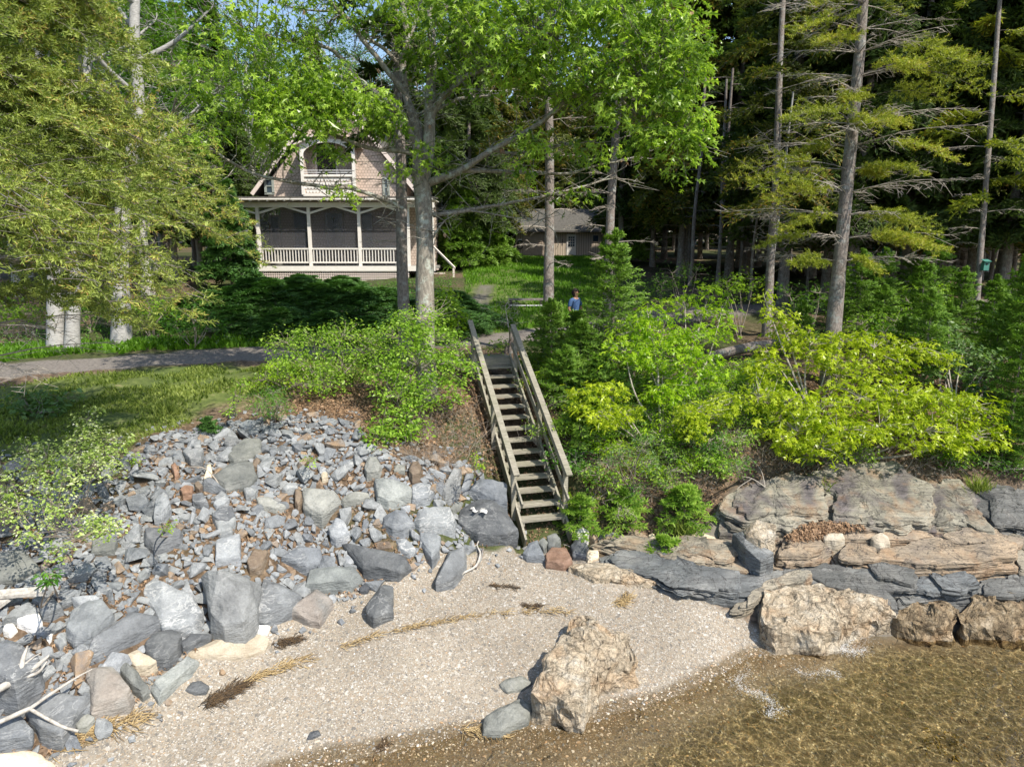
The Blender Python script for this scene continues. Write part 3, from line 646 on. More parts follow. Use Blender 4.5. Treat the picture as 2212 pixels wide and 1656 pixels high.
def E_(l): return [(294.9 + x * .16697, 847.9 + y * .16697) for x, y in l]
BOULD = []      # world outlines kept clear of small stones
def bo(pts, t, mat, label, **k):
    nm = k.pop('name', 'rock'); s = len(BOULD) + 1; BOULD.append((gpoly(pts, t * .45), t)); return boulder(nm, pts, t, mat, label, seed=s, **k)
bo(A_([(990,405),(1130,480),(1250,560),(1310,680),(1250,760),(1150,775),(1065,755),(1040,690),(940,540),(935,460)]), .22, 'slate_blue', 'large smooth light grey slab with rounded right end lying in dead leaves')
bo(A_([(1320,430),(1500,420),(1690,490),(1660,700),(1580,780),(1460,790),(1370,700),(1335,560)]), .5, 'slate', 'largest square grey block at the foot of the stone bank', top=.7)
bo(A_([(1700,430),(1850,500),(1965,590),(1880,650),(1720,700),(1660,680),(1690,520)]), .35, 'slate', 'grey wedge boulder between the square block and the diamond shaped one')
bo(A_([(2050,505),(2155,580),(2070,715),(1980,700),(1890,650),(1990,570)]), .3, 'slate_rust', 'diamond shaped grey boulder with a rusty patch on the edge of the gravel')
bo(A_([(560,985),(600,870),(700,780),(860,660),(1020,690),(1020,730),(860,850),(600,980)]), .3, 'slate', 'long straight grey slab pointing down towards the beach', top=.85)
bo(A_([(940,850),(1010,780),(1120,770),(1180,830),(1150,920),(1100,985),(1000,975),(940,920)]), .25, 'slate_dark', 'rounded dark charcoal boulder below the smooth light slab')
bo(A_([(1170,850),(1240,800),(1370,790),(1360,830),(1250,890),(1190,905)]), .14, 'slate_dark', 'thin flat dark slab right of the round charcoal boulder')
bo(A_([(1240,890),(1400,810),(1640,785),(1720,830),(1700,900),(1560,950),(1400,920),(1260,925)]), .07, 'stone_cream', 'low cream and orange rock barely rising out of the gravel', dome=.3)
bo(A_([(1565,780),(1640,742),(1740,745),(1720,785),(1590,797)]), .12, 'stone_white', 'small pale flat stone on top of the low cream rock')
bo(A_([(805,940),(890,895),(1020,985),(980,1020),(880,1020)]), .2, 'stone_cream', 'cream angular stone with brown stains below the dark boulder')
bo(A_([(760,1010),(800,975),(880,1020),(970,1160),(920,1195),(860,1150)]), .25, 'slate_olive', 'grey green slab leaning beside the long pale green stone')
bo(A_([(985,1130),(1220,930),(1280,970),(1240,1040),(1040,1205)]), .22, 'slate_green', 'long pale green stone lying diagonally on the gravel', top=.85)
bo(A_([(550,1010),(740,1030),(810,1110),(860,1190),(830,1250),(610,1310),(580,1150)]), .3, 'slate_rust', 'broad green and orange stained slab at the edge of the gravel')
bo(A_([(1205,1150),(1240,1105),(1300,1095),(1350,1130),(1330,1165),(1260,1175)]), .06, 'slate_dark', 'flat dark ragged stone alone on the gravel')
bo(A_([(-90,960),(60,920),(160,960),(270,1040),(270,1110),(120,1250),(0,1200),(-90,1150)]), .5, 'slate', 'big grey boulder at the left edge above the forked driftwood')
bo(A_([(170,1300),(300,1200),(460,1220),(580,1250),(490,1370),(400,1500),(260,1470),(190,1360)]), .38, 'slate', 'dark swirled grey boulder under the driftwood branches')
bo(A_([(-100,1350),(130,1330),(210,1430),(190,1500),(0,1520),(-100,1480)]), .3, 'slate_blue', 'pale veined boulder at the lower left edge')
bo(A_([(480,1390),(540,1305),(620,1350),(560,1420),(500,1430)]), .2, 'slate_olive', 'small olive green stone right of the driftwood fork')
bo(A_([(-100,1570),(150,1548),(280,1590),(350,1650),(330,1700),(-100,1720)]), .16, 'stone_cream', 'cream and orange rock in the lower left corner', dome=.3)
bo(A_([(430,780),(470,650),(580,580),(680,600),(730,700),(620,800),(590,870),(500,860)]), .35, 'slate_blue', 'grey boulder crossed by white veins above the long straight slab')
bo(A_([(105,700),(250,665),(275,760),(210,790),(110,740)]), .2, 'stone_white', 'bright white block among grey stones at the left edge')
bo(A_([(20,740),(80,730),(105,770),(60,800),(15,785)]), .14, 'stone_white', 'small white lump left of the bright white block')
bo(A_([(345,850),(380,790),(430,785),(430,860),(390,910)]), .16, 'slate_blue', 'light grey upright stone right of the white blocks')
bo(A_([(300,830),(310,795),(345,785),(340,840),(320,860)]), .12, 'stone_white', 'little white stone touching the light grey upright one')
bo(A_([(940,120),(1060,112),(1180,140),(1170,200),(1000,250),(945,190)]), .25, 'slate_dark', 'dark flat topped stone in the middle of the left stone bank')
bo(A_([(1395,200),(1470,170),(1560,170),(1560,330),(1400,340)]), .28, 'slate_blue', 'upright stone streaked white and rust above the square block')
bo(A_([(1600,350),(1650,240),(1740,270),(1700,380),(1620,385)]), .25, 'stone_brown', 'brown upright stone with tan stripes above the wedge boulder')
bo(A_([(1830,300),(1940,225),(2080,250),(2090,350),(1990,390),(1900,350)]), .24, 'slate_blue', 'broad smooth pale slab above the long green ended stone')
bo(A_([(1980,490),(2000,390),(2100,365),(2280,370),(2345,420),(2270,490),(2140,510)]), .28, 'slate_green', 'long sea green stone beside the gravel, left of the dark wedge')
bo(A_([(0,280),(140,250),(250,350),(90,430),(-80,440),(-80,300)]), .2, 'slate_olive', 'wide brownish slab at the left edge above the planks')
bo(A_([(600,200),(700,165),(760,200),(740,260),(600,265)]), .16, 'slate_olive', 'grey green flat stone under the flowering shrub')
bo(A_([(250,590),(350,560),(415,650),(330,700),(275,690)]), .25, 'slate', 'striped grey slab upslope of the bright white block')
bo(A_([(1720,560),(1750,540),(1765,600),(1740,620)]), .1, 'slate_dark', 'little dark chip beside the wedge boulder')
bo(A_([(1370,0),(1480,-25),(1535,60),(1500,165),(1420,170),(1390,80)]), .24, 'slate_blue', 'tall white veined stone high in the middle of the stone bank')
bo(B_([(20,200),(200,250),(400,300),(440,350),(370,415),(250,415),(140,390),(70,290)]), .34, 'slate_dark', 'long dark wedge boulder with a pale underside lying at the gravel edge')
bo(B_([(510,150),(600,145),(645,180),(640,280),(590,335),(510,200)]), .34, 'slate_blue', 'pointed light grey boulder standing right of the dark wedge')
bo(B_([(615,480),(650,380),(700,260),(800,255),(805,360),(730,460),(660,480)]), .36, 'slate', 'split grey boulder on the gravel with roots across it')
bo(B_([(165,640),(200,560),(275,470),(330,500),(325,600),(335,655),(210,708),(175,680)]), .34, 'slate_dark', 'dark pointed boulder standing alone on the gravel', top=.55)
bo(B_([(115,505),(150,462),(185,490),(170,515),(125,520)]), .1, 'slate_dark', 'small dark stone behind the dark pointed boulder')
bo(B_([(1030,1110),(1080,1075),(1180,1060),(1235,1105),(1170,1150),(1080,1160)]), .1, 'slate_olive', 'smooth egg shaped grey stone half sunk left of the great pale rock', dome=.3, top=.7)
bo(B_([(920,1400),(940,1330),(1150,1220),(1230,1250),(1200,1350),(1100,1390),(1040,1440),(930,1430)]), .22, 'slate_olive', 'striated grey green slab at the water edge below the great pale rock', top=.8)
bo(A_([(1990,1470),(2010,1430),(2060,1415),(2080,1445),(2030,1465)]), .07, 'slate_dark', 'small black stone low on the open gravel')
bo(B_([(1175,280),(1210,215),(1270,200),(1320,310),(1200,300)]), .25, 'slate_blue', 'blue grey triangular stone at the foot of the stairs')
bo(B_([(1325,290),(1360,250),(1460,250),(1495,330),(1440,355),(1330,345)]), .25, 'stone_red', 'round reddish brown stone at the foot of the stairs')
bo(B_([(1330,170),(1390,145),(1420,190),(1380,240),(1340,230)]), .2, 'slate_olive', 'grey green stone just behind the reddish brown one')
bo(B_([(1510,140),(1560,95),(1610,140),(1600,180),(1520,175)]), .2, 'stone_white', 'round white stone near the foot of the stairs')
bo(B_([(1485,230),(1530,185),(1600,230),(1580,290),(1500,290)]), .22, 'slate_dark', 'dark olive rounded stone right of the reddish brown one')
bo(B_([(1585,290),(1600,255),(1660,255),(1665,300),(1600,320)]), .12, 'stone_cream', 'small cream stone right of the dark olive one')
bo(B_([(1265,210),(1310,170),(1340,215),(1310,250)]), .16, 'slate_olive', 'narrow grey slab leaning behind the blue grey triangular stone')
bo(B_([(200,205),(320,195),(330,250),(220,260)]), .15, 'stone_brown', 'brown block above the long dark wedge boulder')
bo(B_([(350,180),(420,185),(485,260),(440,300),(370,260)]), .2, 'slate_blue', 'bluish stone with an ochre corner right of the brown block')
# upper stones, by the stairs and high on the bank
bo(D_([(905,950),(1080,960),(1230,1010),(1310,1080),(1290,1180),(1060,1250),(940,1200),(935,1050)]), .36, 'slate_green', 'broad greenish grey boulder in the upper right of the stone bank')
bo(D_([(1310,1050),(1400,1010),(1520,1010),(1560,1110),(1500,1200),(1380,1240),(1320,1200)]), .3, 'slate_blue', 'mottled pale boulder right of the broad greenish one')
bo(D_([(1645,1090),(1720,960),(1770,790),(1850,830),(1840,1080),(1790,1190),(1680,1170)]), .36, 'slate', 'tall grey slab leaning upright below the dead brush')
bo(D_([(1850,1080),(1900,880),(1940,860),(1980,890),(1930,1060),(1890,1110)]), .22, 'slate_blue', 'narrow post like grey slab leaning beside the tall one')
bo(D_([(1935,1080),(2030,950),(2210,960),(2330,990),(2330,1230),(2220,1250),(2080,1180)]), .34, 'slate_blue', 'pale blue grey boulder that catches the shadow of the stair rail')
bo([(993,1128),(1000,1098),(1030,1078),(1065,1080),(1085,1092),(1116,1150),(1092,1164),(1035,1168)], .45, 'slate_dark', 'great charcoal boulder beside the foot of the stairs with white bits on top', top=.7)
bo(D_([(1370,1300),(1500,1280),(1730,1290),(1780,1450),(1760,1560),(1560,1540),(1400,1510),(1350,1420)]), .34, 'slate_blue', 'wide squared grey boulder left of the great charcoal one')
bo(D_([(1400,1540),(1500,1510),(1620,1570),(1620,1650),(1560,1700),(1400,1680)]), .22, 'slate_blue', 'smaller grey stone touching the front of the wide squared boulder')
bo(D_([(1000,1370),(1140,1280),(1230,1290),(1330,1440),(1230,1570),(1100,1580),(1000,1480)]), .32, 'slate_blue', 'pale grey boulder with white specks below the broad greenish one')
bo(D_([(415,1490),(500,1370),(590,1430),(640,1560),(500,1630),(430,1580)]), .3, 'slate_blue', 'ribbed pale rounded boulder in the middle of the stone bank')
bo(D_([(140,1040),(220,1060),(500,1100),(520,1180),(330,1370),(230,1300),(150,1220),(130,1100)]), .28, 'slate_olive', 'large triangular slab with an ochre patch in the middle of the bank')
bo(D_([(560,1170),(700,1080),(850,1100),(860,1160),(700,1190),(600,1220)]), .2, 'slate_olive', 'flat olive grey slab right of the triangular one')
bo(D_([(800,860),(840,720),(930,700),(985,850),(960,930),(820,950)]), .3, 'slate_olive', 'tall tan grey block high on the bank under the bright shrub')
bo(D_([(1280,900),(1300,790),(1380,760),(1420,840),(1400,940),(1320,960)]), .3, 'stone_brown', 'upright brown stone high on the bank near the dead brush')
bo(D_([(1120,820),(1160,790),(1240,800),(1240,890),(1120,880)]), .2, 'slate_olive', 'small pale grey block left of the upright brown stone')
bo(D_([(330,900),(350,860),(400,870),(400,930),(340,945)]), .14, 'stone_cream', 'small cream block in the upper middle of the bank')
bo(D_([(50,1200),(50,1060),(100,1040),(135,1150),(90,1250)]), .2, 'stone_brown', 'thin upright brown stone left of the triangular slab')
bo(D_([(1720,1250),(1790,1180),(1870,1200),(1850,1280),(1760,1310)]), .2, 'slate_olive', 'olive stone left of the great charcoal boulder')
bo(E_([(1190,850),(1250,720),(1400,620),(1600,600),(1600,760),(1420,870),(1290,910)]), .22, 'slate_olive', 'large tilted olive slab high on the left stone bank')
bo(E_([(1000,1120),(1200,950),(1350,890),(1500,930),(1540,1100),(1440,1230),(1160,1260)]), .24, 'slate_olive', 'largest flat brown grey slab high on the left stone bank')
bo(E_([(590,780),(700,750),(860,760),(840,940),(700,920)]), .22, 'slate', 'dark grey flat slab left of the large tilted olive slab')
bo(E_([(1130,670),(1180,550),(1270,560),(1330,640),(1200,690)]), .18, 'slate', 'grey slab touching the top of the tilted olive slab')
bo(E_([(870,1170),(900,960),(960,940),(985,1080),(960,1200)]), .2, 'stone_cream', 'upright tan stone left of the largest flat slab')
bo(E_([(440,960),(500,920),(550,1050),(490,1070)]), .16, 'stone_red', 'small bright orange brown stone on the upper left bank')
bo(E_([(560,1270),(620,1220),(740,1240),(720,1330),(600,1340)]), .2, 'stone_red', 'reddish brown block in the left stone bank')
bo(E_([(750,1190),(800,1170),(860,1230),(810,1285),(760,1250)]), .16, 'stone_brown', 'round brown stone beside the reddish brown block')
bo(E_([(230,1630),(270,1400),(360,1300),(420,1380),(450,1480),(340,1640)]), .28, 'slate_blue', 'long white streaked boulder in the left stone bank')
bo(E_([(720,1330),(850,1330),(930,1480),(830,1500),(730,1440)]), .2, 'slate', 'grey slab right of the white streaked boulder')
bo(E_([(1000,1470),(1060,1380),(1170,1350),(1210,1400),(1140,1500),(1040,1510)]), .2, 'slate_blue', 'smooth grey oval stone below the largest flat slab')
bo(E_([(980,1640),(1050,1520),(1250,1510),(1290,1640),(1200,1740),(1050,1720)]), .3, 'slate', 'boulder with crossing white veins in the middle of the bank')
bo(E_([(1540,1370),(1700,1360),(1930,1500),(1800,1550),(1600,1480)]), .18, 'slate_olive', 'long low speckled slab in the middle of the bank')
bo(E_([(1490,980),(1500,900),(1560,870),(1600,900),(1560,990)]), .18, 'stone_brown', 'brown round stone between the two big olive slabs')
bo(E_([(1380,1270),(1450,1250),(1570,1290),(1540,1370),(1420,1370)]), .2, 'slate_blue', 'squared grey block below the largest flat slab')
bo(E_([(1880,1260),(1950,1210),(2080,1190),(2080,1260),(1930,1300)]), .18, 'slate_blue', 'flat pale block right of the squared grey one')
bo(E_([(700,720),(760,660),(820,630),(840,740),(760,760)]), .2, 'slate_blue', 'light grey wedge on the dark grey flat slab')
# great pale rocks and layered ledges
LEDGE_OUT = []
def le(name, pts, t, mat, label, **k):
    s = len(LEDGE_OUT) + 40; LEDGE_OUT.append(gpoly(pts, t * .5)); return ledge(name, pts, t, mat, label, seed=s, **k)
PAL = dict(strata=.07, sfreq=4, xs=3.5, lump=.16, round_=.3, step=.05, nr=26, side=7, sink=.25)
le('pale_rock', B_([(1250,1230),(1270,1130),(1350,980),(1430,880),(1460,760),(1540,720),(1640,735),(1670,810),(1800,830),(1860,900),(1905,1010),(1890,1080),(1760,1075),(1660,1100),(1640,1180),(1620,1250),(1600,1330),(1450,1290),(1320,1260)]), .42, 'congl', 'great pitted cream rock standing alone on the gravel beach', cat='rock', flat=.4, **PAL)
le('pale_rock', C_([(505,590),(620,520),(860,500),(1000,510),(1180,600),(1350,650),(1350,700),(1200,760),(1100,790),(1000,860),(780,850),(600,820),(515,740)]), .42, 'congl', 'square shouldered pitted pale rock where the gravel meets the water', cat='rock', flat=.45, **PAL)
le('pale_rock', C_([(1350,700),(1500,640),(1700,620),(1790,690),(1770,780),(1600,800),(1400,755)]), .36, 'congl_wet', 'dark stained pitted rock in the middle of the waterline', cat='rock', flat=.4, **PAL)
le('pale_rock', C_([(1770,690),(1900,590),(2100,590),(2500,620),(2500,800),(1950,800),(1800,780)]), .4, 'congl_wet', 'pitted pale rock at the right end of the waterline', cat='rock', flat=.4, **PAL)
le('pale_rock', [(1225,1232),(1290,1222),(1345,1232),(1395,1245),(1435,1262),(1400,1268),(1300,1250)], .1, 'congl', 'low pinkish rock just clear of the gravel below the long blue ledge', cat='rock', flat=.3, **{**PAL, 'lump': .05, 'nr': 14})
SL = dict(K=6)
def st(name, pts, t, mat, label, **k):
    s = len(LEDGE_OUT) + 40; LEDGE_OUT.append(gpoly(pts, t * .5)); return strata(name, pts, t, mat, label, seed=s, **k)
st('rock_ledge', [(1306,1208),(1345,1193),(1420,1200),(1475,1215),(1530,1240),(1600,1247),(1655,1258),(1590,1293),(1500,1277),(1400,1250),(1330,1228)], .26, 'ledge_blue', 'long curved blue grey ledge dipping into the gravel', flat=.3, **SL)
st('rock_ledge', [(1285,1172),(1340,1160),(1475,1172),(1560,1178),(1610,1195),(1590,1228),(1475,1212),(1340,1192)], .26, 'ledge_tan', 'stepped tan ledge above the long curved blue grey one', flat=.4, **SL)
st('rock_ledge', C_([(315,640),(430,540),(560,480),(700,430),(830,420),(830,500),(620,520),(500,580),(400,650)]), .3, 'ledge_tan', 'curved rib of ledge wrapping the left of the square shouldered pale rock', flat=.3, **SL)
st('rock_ledge', C_([(800,420),(980,405),(1100,470),(1370,560),(1415,650),(1395,690),(1200,640),(1040,560),(880,510)]), .48, 'ledge_grey', 'rounded grey ledge arching over the square shouldered pale rock', flat=.3, K=5, rnd=.06)
st('rock_ledge', C_([(500,395),(740,355),(1080,370),(1090,440),(960,410),(760,410),(560,480),(430,540),(480,450)]), .26, 'ledge_grey', 'narrow grey ledge band behind the arching one', flat=.35, **SL)
st('rock_ledge', C_([(1080,385),(1200,375),(1490,440),(1470,550),(1280,500),(1080,450)]), .42, 'ledge_grey', 'blocky grey ledge left of the dark blue block', flat=.35, **SL)
st('rock_ledge', C_([(1470,500),(1500,435),(1800,425),(1910,470),(1910,550),(1700,560),(1490,545)]), .5, 'ledge_blue', 'dark blue grey split block jutting over the waterline ledge', flat=.5, **SL)
st('rock_ledge', C_([(1910,460),(2250,430),(2500,440),(2500,610),(2212,600),(2050,580),(1900,545)]), .42, 'ledge_grey', 'grey ledge running out of the right side of the picture', flat=.4, **SL)
st('rock_ledge', C_([(1380,560),(1600,540),(1830,590),(1780,650),(1560,640),(1420,690)]), .25, 'ledge_grey', 'low dark shelf beneath the dark blue block', flat=.3, **SL)
st('rock_ledge', C_([(590,300),(650,205),(860,210),(945,290),(900,350),(700,372),(590,350)]), .42, 'ledge_orange', 'orange brown block right of the crusted boulder', flat=.45, **SL)
st('rock_ledge', C_([(985,300),(1040,235),(1270,260),(1270,340),(1200,370),(1000,360)]), .42, 'ledge_orange', 'orange tan block left of the long banded ledge', flat=.45, **SL)
st('rock_ledge', C_([(1265,290),(1500,220),(1700,250),(2000,290),(2170,290),(2170,420),(1900,430),(1500,425),(1260,370)]), .46, 'ledge_orange', 'long banded orange ledge in the middle of the outcrop', flat=.45, **SL)
st('rock_ledge', C_([(840,170),(1000,150),(1200,135),(1500,165),(1620,215),(1500,235),(1250,240),(1000,220)]), .34, 'ledge_orange', 'thin orange ledge with two white lumps below it', flat=.4, **SL)
st('rock_ledge', C_([(1640,190),(1800,150),(2000,138),(2060,210),(2190,250),(2170,310),(1980,290),(1720,255)]), .4, 'ledge_orange', 'crumbly orange knob at the right of the outcrop', flat=.4, **SL)
st('rock_ledge', C_([(2050,150),(2500,130),(2500,430),(2190,440),(2170,290)]), .4, 'ledge_tan', 'tan ledge leaving the picture beside the crumbly orange knob', flat=.4, **SL)
st('rock_ledge', C_([(370,135),(560,100),(720,130),(700,180),(560,200),(420,180)]), .24, 'ledge_olive', 'low olive slab under the drift of pale leaves', flat=.4, **SL)
st('rock_ledge', C_([(690,120),(1100,80),(1600,95),(2080,100),(2060,150),(1700,150),(1200,150),(800,170)]), .28, 'ledge_tan', 'thin even ledge along the foot of the rock domes', flat=.4, **SL)
st('rock_ledge', C_([(-180,220),(60,215),(200,225),(340,250),(330,330),(200,370),(0,330),(-160,290)]), .25, 'ledge_tan', 'flat banded slab left of the crusted boulder', flat=.35, **SL)
DM = dict(K=6, rnd=.08, top=.84, ed=.12, relief=.07, cut=.25, shrink=(1.07, 1.14))
st('rock_dome', [(1552,1108),(1560,1082),(1600,1055),(1660,1040),(1720,1033),(1760,1040),(1790,1070),(1800,1100),(1790,1138),(1700,1146),(1610,1146),(1570,1130)], .42, 'ledge_olive', 'left rounded outcrop with purple grey stains', flat=.3, **DM)
st('rock_dome', [(1725,1030),(1800,1008),(1890,1006),(1960,1030),(2005,1060),(2020,1110),(2010,1150),(1900,1152),(1790,1148),(1800,1100),(1790,1065)], .5, 'ledge_olive', 'largest rounded greenish outcrop at the top of the ledges', flat=.3, **DM)
st('rock_dome', [(1995,1045),(2060,1060),(2110,1090),(2125,1130),(2110,1155),(2020,1152),(2020,1100)], .34, 'ledge_olive', 'broken blocky outcrop right of the largest dome', flat=.35, **{**DM, 'ed': .2, 'K': 6})
st('rock_dome', [(2105,1070),(2160,1060),(2300,1070),(2300,1160),(2140,1150),(2120,1110)], .44, 'ledge_grey', 'grey rounded outcrop at the right edge of the picture', flat=.35, **DM)
for pts, lab in (([(-60,0),(0,-30),(70,-10),(90,20),(20,40),(-50,30)], 'left white lump set in the orange ledge'), ([(-60,0),(0,-32),(60,-5),(70,25),(10,40),(-40,25)], 'right white lump set in the orange ledge')):
    ox = 960 if 'left' in lab else 1270; oy = 215 if 'left' in lab else 235
    bo(C_([(ox + x, oy + y) for x, y in pts]), .36, 'stone_cream', lab, name='white_lump', dome=.2)
bo(C_([(315,210),(375,195),(480,270),(585,360),(500,410),(400,340)]), .5, 'ledge_blue', 'leaning blue grey slab under the crusted boulder')
bo(C_([(370,180),(450,165),(590,235),(595,290),(500,305),(400,250)]), .72, 'congl', 'boulder crusted with shells propped on the leaning slab')
for i, (pts, mt, lb) in enumerate([([(1680,140),(1790,140),(1790,180),(1670,175)], 'slate_olive', 'flat olive block on the left end of the ledges'), ([(1860,115),(1900,110),(1990,170),(1930,180),(1860,150)], 'stone_brown', 'brown split block on the left end of the ledges'),
        ([(1990,160),(2020,140),(2050,185),(2040,205),(2000,200)], 'stone_cream', 'small tan wedge beside the brown split block'), ([(2050,130),(2120,150),(2120,190),(2070,180)], 'slate_olive', 'small olive stone right of the tan wedge'),
        ([(2210,150),(2330,140),(2420,170),(2400,205),(2260,190)], 'stone_cream', 'broken orange plate lying above the flat banded slab'),
        ([(1600,170),(1640,130),(1660,170),(1640,200)], 'stone_brown', 'small brown upright stone right of the round white one')]):
    bo(B_(pts), .16, mt, lb)
# white scraps on the charcoal boulder are part of the look of that stone: small shells
g = Geo(); rs = np.random.default_rng(5)
sc_o = gnd(1040, 1103, .43)
for i in range(14):
    p = sc_o + np.array([rs.uniform(-.16, .16), rs.uniform(-.12, .16), .03]); V, Fc = rough_hull(p + rs.normal(0, 1, (10, 3)) * [.035, .03, .01], 0, .002, 9, i); g.add(V, Fc, .9)
tag(g.build('shell_scraps', M['stone_white']), 'heap of broken white shells on the charcoal boulder', 'shells', kind='stuff')

# ---------------------------------------------------------------- the stone bank: medium stones one by one, the small ones as rubble
def free(X, Y, pad=.0):
    ok = np.ones(len(X), bool)
    for P, t in BOULD:
        ok &= ~(inpoly(X, Y, P) | (pdist(X, Y, P) < pad)) if pad > 0 else ~inpoly(X, Y, P)
    return ok
def stone_tmpl(seed, flatn=.5):
    rs = np.random.default_rng(seed); a, b, c = 1.0, rs.uniform(.5, .9), rs.uniform(.25, .5) * flatn * 2
    P = nrm(rs.normal(0, 1, (rs.integers(9, 15), 3))); P = np.sign(P) * np.abs(P) ** .65 * [a, b, c] * .5
    return P
rs = np.random.default_rng(77)
mn, mx = Z_pile[:, :2].min(0), Z_pile[:, :2].max(0)
acc = []
def vis(X, Y, m=60):
    d = np.stack([X, Y, hs(X, Y)], -1) - CAM; dep = d[:, 1] * CP - d[:, 2] * SP; up = d[:, 1] * SP + d[:, 2] * CP
    px = 1106 + F * d[:, 0] / dep; py = 828 - F * up / dep; return (px > -m) & (px < 2212 + m) & (py > -m) & (py < 1656 + m), px, py
cx = rs.uniform(mn[0], mx[0], 90000); cy = rs.uniform(mn[1], mx[1], 90000)
ok = inpoly(cx, cy, Z_pile) & free(cx, cy, .04) & vis(cx, cy)[0]; cx, cy = cx[ok], cy[ok]
def shrubmask(X, Y): # bare earth and leaves at the top left
    v, px, py = vis(X, Y); return (px < 330) & (py < 1090) & (rs.uniform(0, 1, len(X)) < .75)
m_ = ~shrubmask(cx, cy); cx, cy = cx[m_], cy[m_]
PL = []
def poisson(cx, cy, n, rlo, rhi, PL, pack=.8):
    out = []; cell = {}
    for q in PL: cell.setdefault((int(q[0] // .5), int(q[1] // .5)), []).append(q)
    for x, y in zip(cx, cy):
        r = rlo + (rhi - rlo) * rs.random() ** 1.8; i, j = int(x // .5), int(y // .5)
        if all((x - a) ** 2 + (y - b) ** 2 > (pack * (r + c)) ** 2 for di in (-1, 0, 1) for dj in (-1, 0, 1) for a, b, c in cell.get((i + di, j + dj), ())):
            PL.append((x, y, r)); out.append((x, y, r)); cell.setdefault((i, j), []).append((x, y, r))
            if len(out) >= n: break
    return out
med = poisson(cx[:6000], cy[:6000], 290, .105, .21, PL, .62)
tm = []
for i in range(24):
    V, Fc = rough_hull(stone_tmpl(100 + i, .6) , 2, .02, 3.5, i, .02); g = Geo(); g.add(V, Fc, (i * .618) % 1)
    mt = 'rubble'; me = None; tm.append((g, mt))
tmo = []
GRP = 'angular slate stones of the bank left of the stairs'; GL = 'grey angular slate stone packed in the stone bank left of the wooden stairs'
for i, (x, y, r) in enumerate(med):
    k = i % 24
    if i < 24:
        o = tm[k][0].build('bank_stone', M['rubble']); tmo.append(o)
    else:
        o = tmo[k].copy(); COL.objects.link(o)
    e = .15; nx_ = (hs([x + e], [y])[0] - hs([x - e], [y])[0]) / (2 * e); ny_ = (hs([x], [y + e])[0] - hs([x], [y - e])[0]) / (2 * e)
    q = Vector((-nx_ + rs.normal(0, .25), -ny_ + rs.normal(0, .25), 1)).to_track_quat('Z', 'Y') @ Matrix.Rotation(rs.uniform(0, 6.28), 4, 'Z').to_quaternion()
    o.rotation_mode = 'QUATERNION'; o.rotation_quaternion = q; s = r * 2.35
    o.scale = (s, s * rs.uniform(.75, 1.1), s * rs.uniform(.8, 1.2)); o.location = (x, y, G3(x, y, r * .28)); tag(o, GL, 'stone', GRP)
small = poisson(cx[6000:], cy[6000:], 7500, .04, .10, PL, .56)
# a looser scatter past the edge of the bank
ex = rs.uniform(mn[0], mx[0] + 1, 6000); ey = rs.uniform(mn[1] - .6, mx[1] + .4, 6000); d_ = sdf(ex, ey, Z_pile)
okk = (d_ < 0) & (d_ > -.5) & free(ex, ey, .03) & (sdf(ex, ey, Z_lawn) < 0); ex, ey = ex[okk], ey[okk]
small += [(x, y, rs.uniform(.02, .06)) for x, y in list(zip(ex, ey))[:260]]
T = [bm_arrays(hull_mesh(stone_tmpl(300 + i, .55))) for i in range(18)]
g = Geo(); S_ = np.array(small)
for k in range(18):
    s = S_[k::18]; N_ = len(s); Z = nrm(np.c_[rs.normal(0, .3, (N_, 2)), np.ones(N_)] + np.c_[-(hs(s[:, 0] + .1, s[:, 1]) - hs(s[:, 0] - .1, s[:, 1])) / .2, -(hs(s[:, 0], s[:, 1] + .1) - hs(s[:, 0], s[:, 1] - .1)) / .2, np.zeros(N_)])
    th = rs.uniform(0, 6.28, N_); X = nrm(np.cross(np.c_[np.cos(th), np.sin(th), np.zeros(N_)], Z)); Y = np.cross(Z, X)
    O = np.c_[s[:, 0], s[:, 1], hterr(s[:, 0], s[:, 1]) + s[:, 2] * .35]
    inst(g, T[k][0], T[k][1], O, X, Y, Z, s[:, 2] * 2.6, rs.uniform(0, 1, N_))
tag(g.build('rubble', M['rubble']), 'small broken slate filling the gaps of the stone bank', 'rubble', kind='stuff')
# loose pebbles and shells on the beach
g = Geo(); bx = rs.uniform(-6, 6.5, 44000); by = rs.uniform(6.5, 13.5, 44000); zz = hs(bx, by)
ok = inpoly(bx, by, Z_beach) & vis(bx, by)[0] & free(bx, by, .02) & (zz > -.05); bx, by = bx[ok][:14000], by[ok][:14000]
TP = [bm_arrays(hull_mesh(nrm(np.random.default_rng(i).normal(0, 1, (10, 3))) * [.5, .38, .22])) for i in range(6)]
for k in range(6):
    x, y = bx[k::6], by[k::6]; N_ = len(x); th = rs.uniform(0, 6.28, N_); X = np.c_[np.cos(th), np.sin(th), np.zeros(N_)]; Y = np.c_[-np.sin(th), np.cos(th), np.zeros(N_)]
    inst(g, TP[k][0], TP[k][1], np.c_[x, y, hterr(x, y) + .003], X, Y, np.tile([0, 0, 1.], (N_, 1)), .012 + .03 * rs.random(N_) ** 4, rs.uniform(0, 1, N_))
ux = rs.uniform(-3, 11, 30000); uy = rs.uniform(6.3, 12.5, 30000); zz = hs(ux, uy); ok = vis(ux, uy)[0] & (zz < .10) & (zz > -1.0) & inpoly(ux, uy, Z_beach); ux, uy = ux[ok][:11000], uy[ok][:11000]
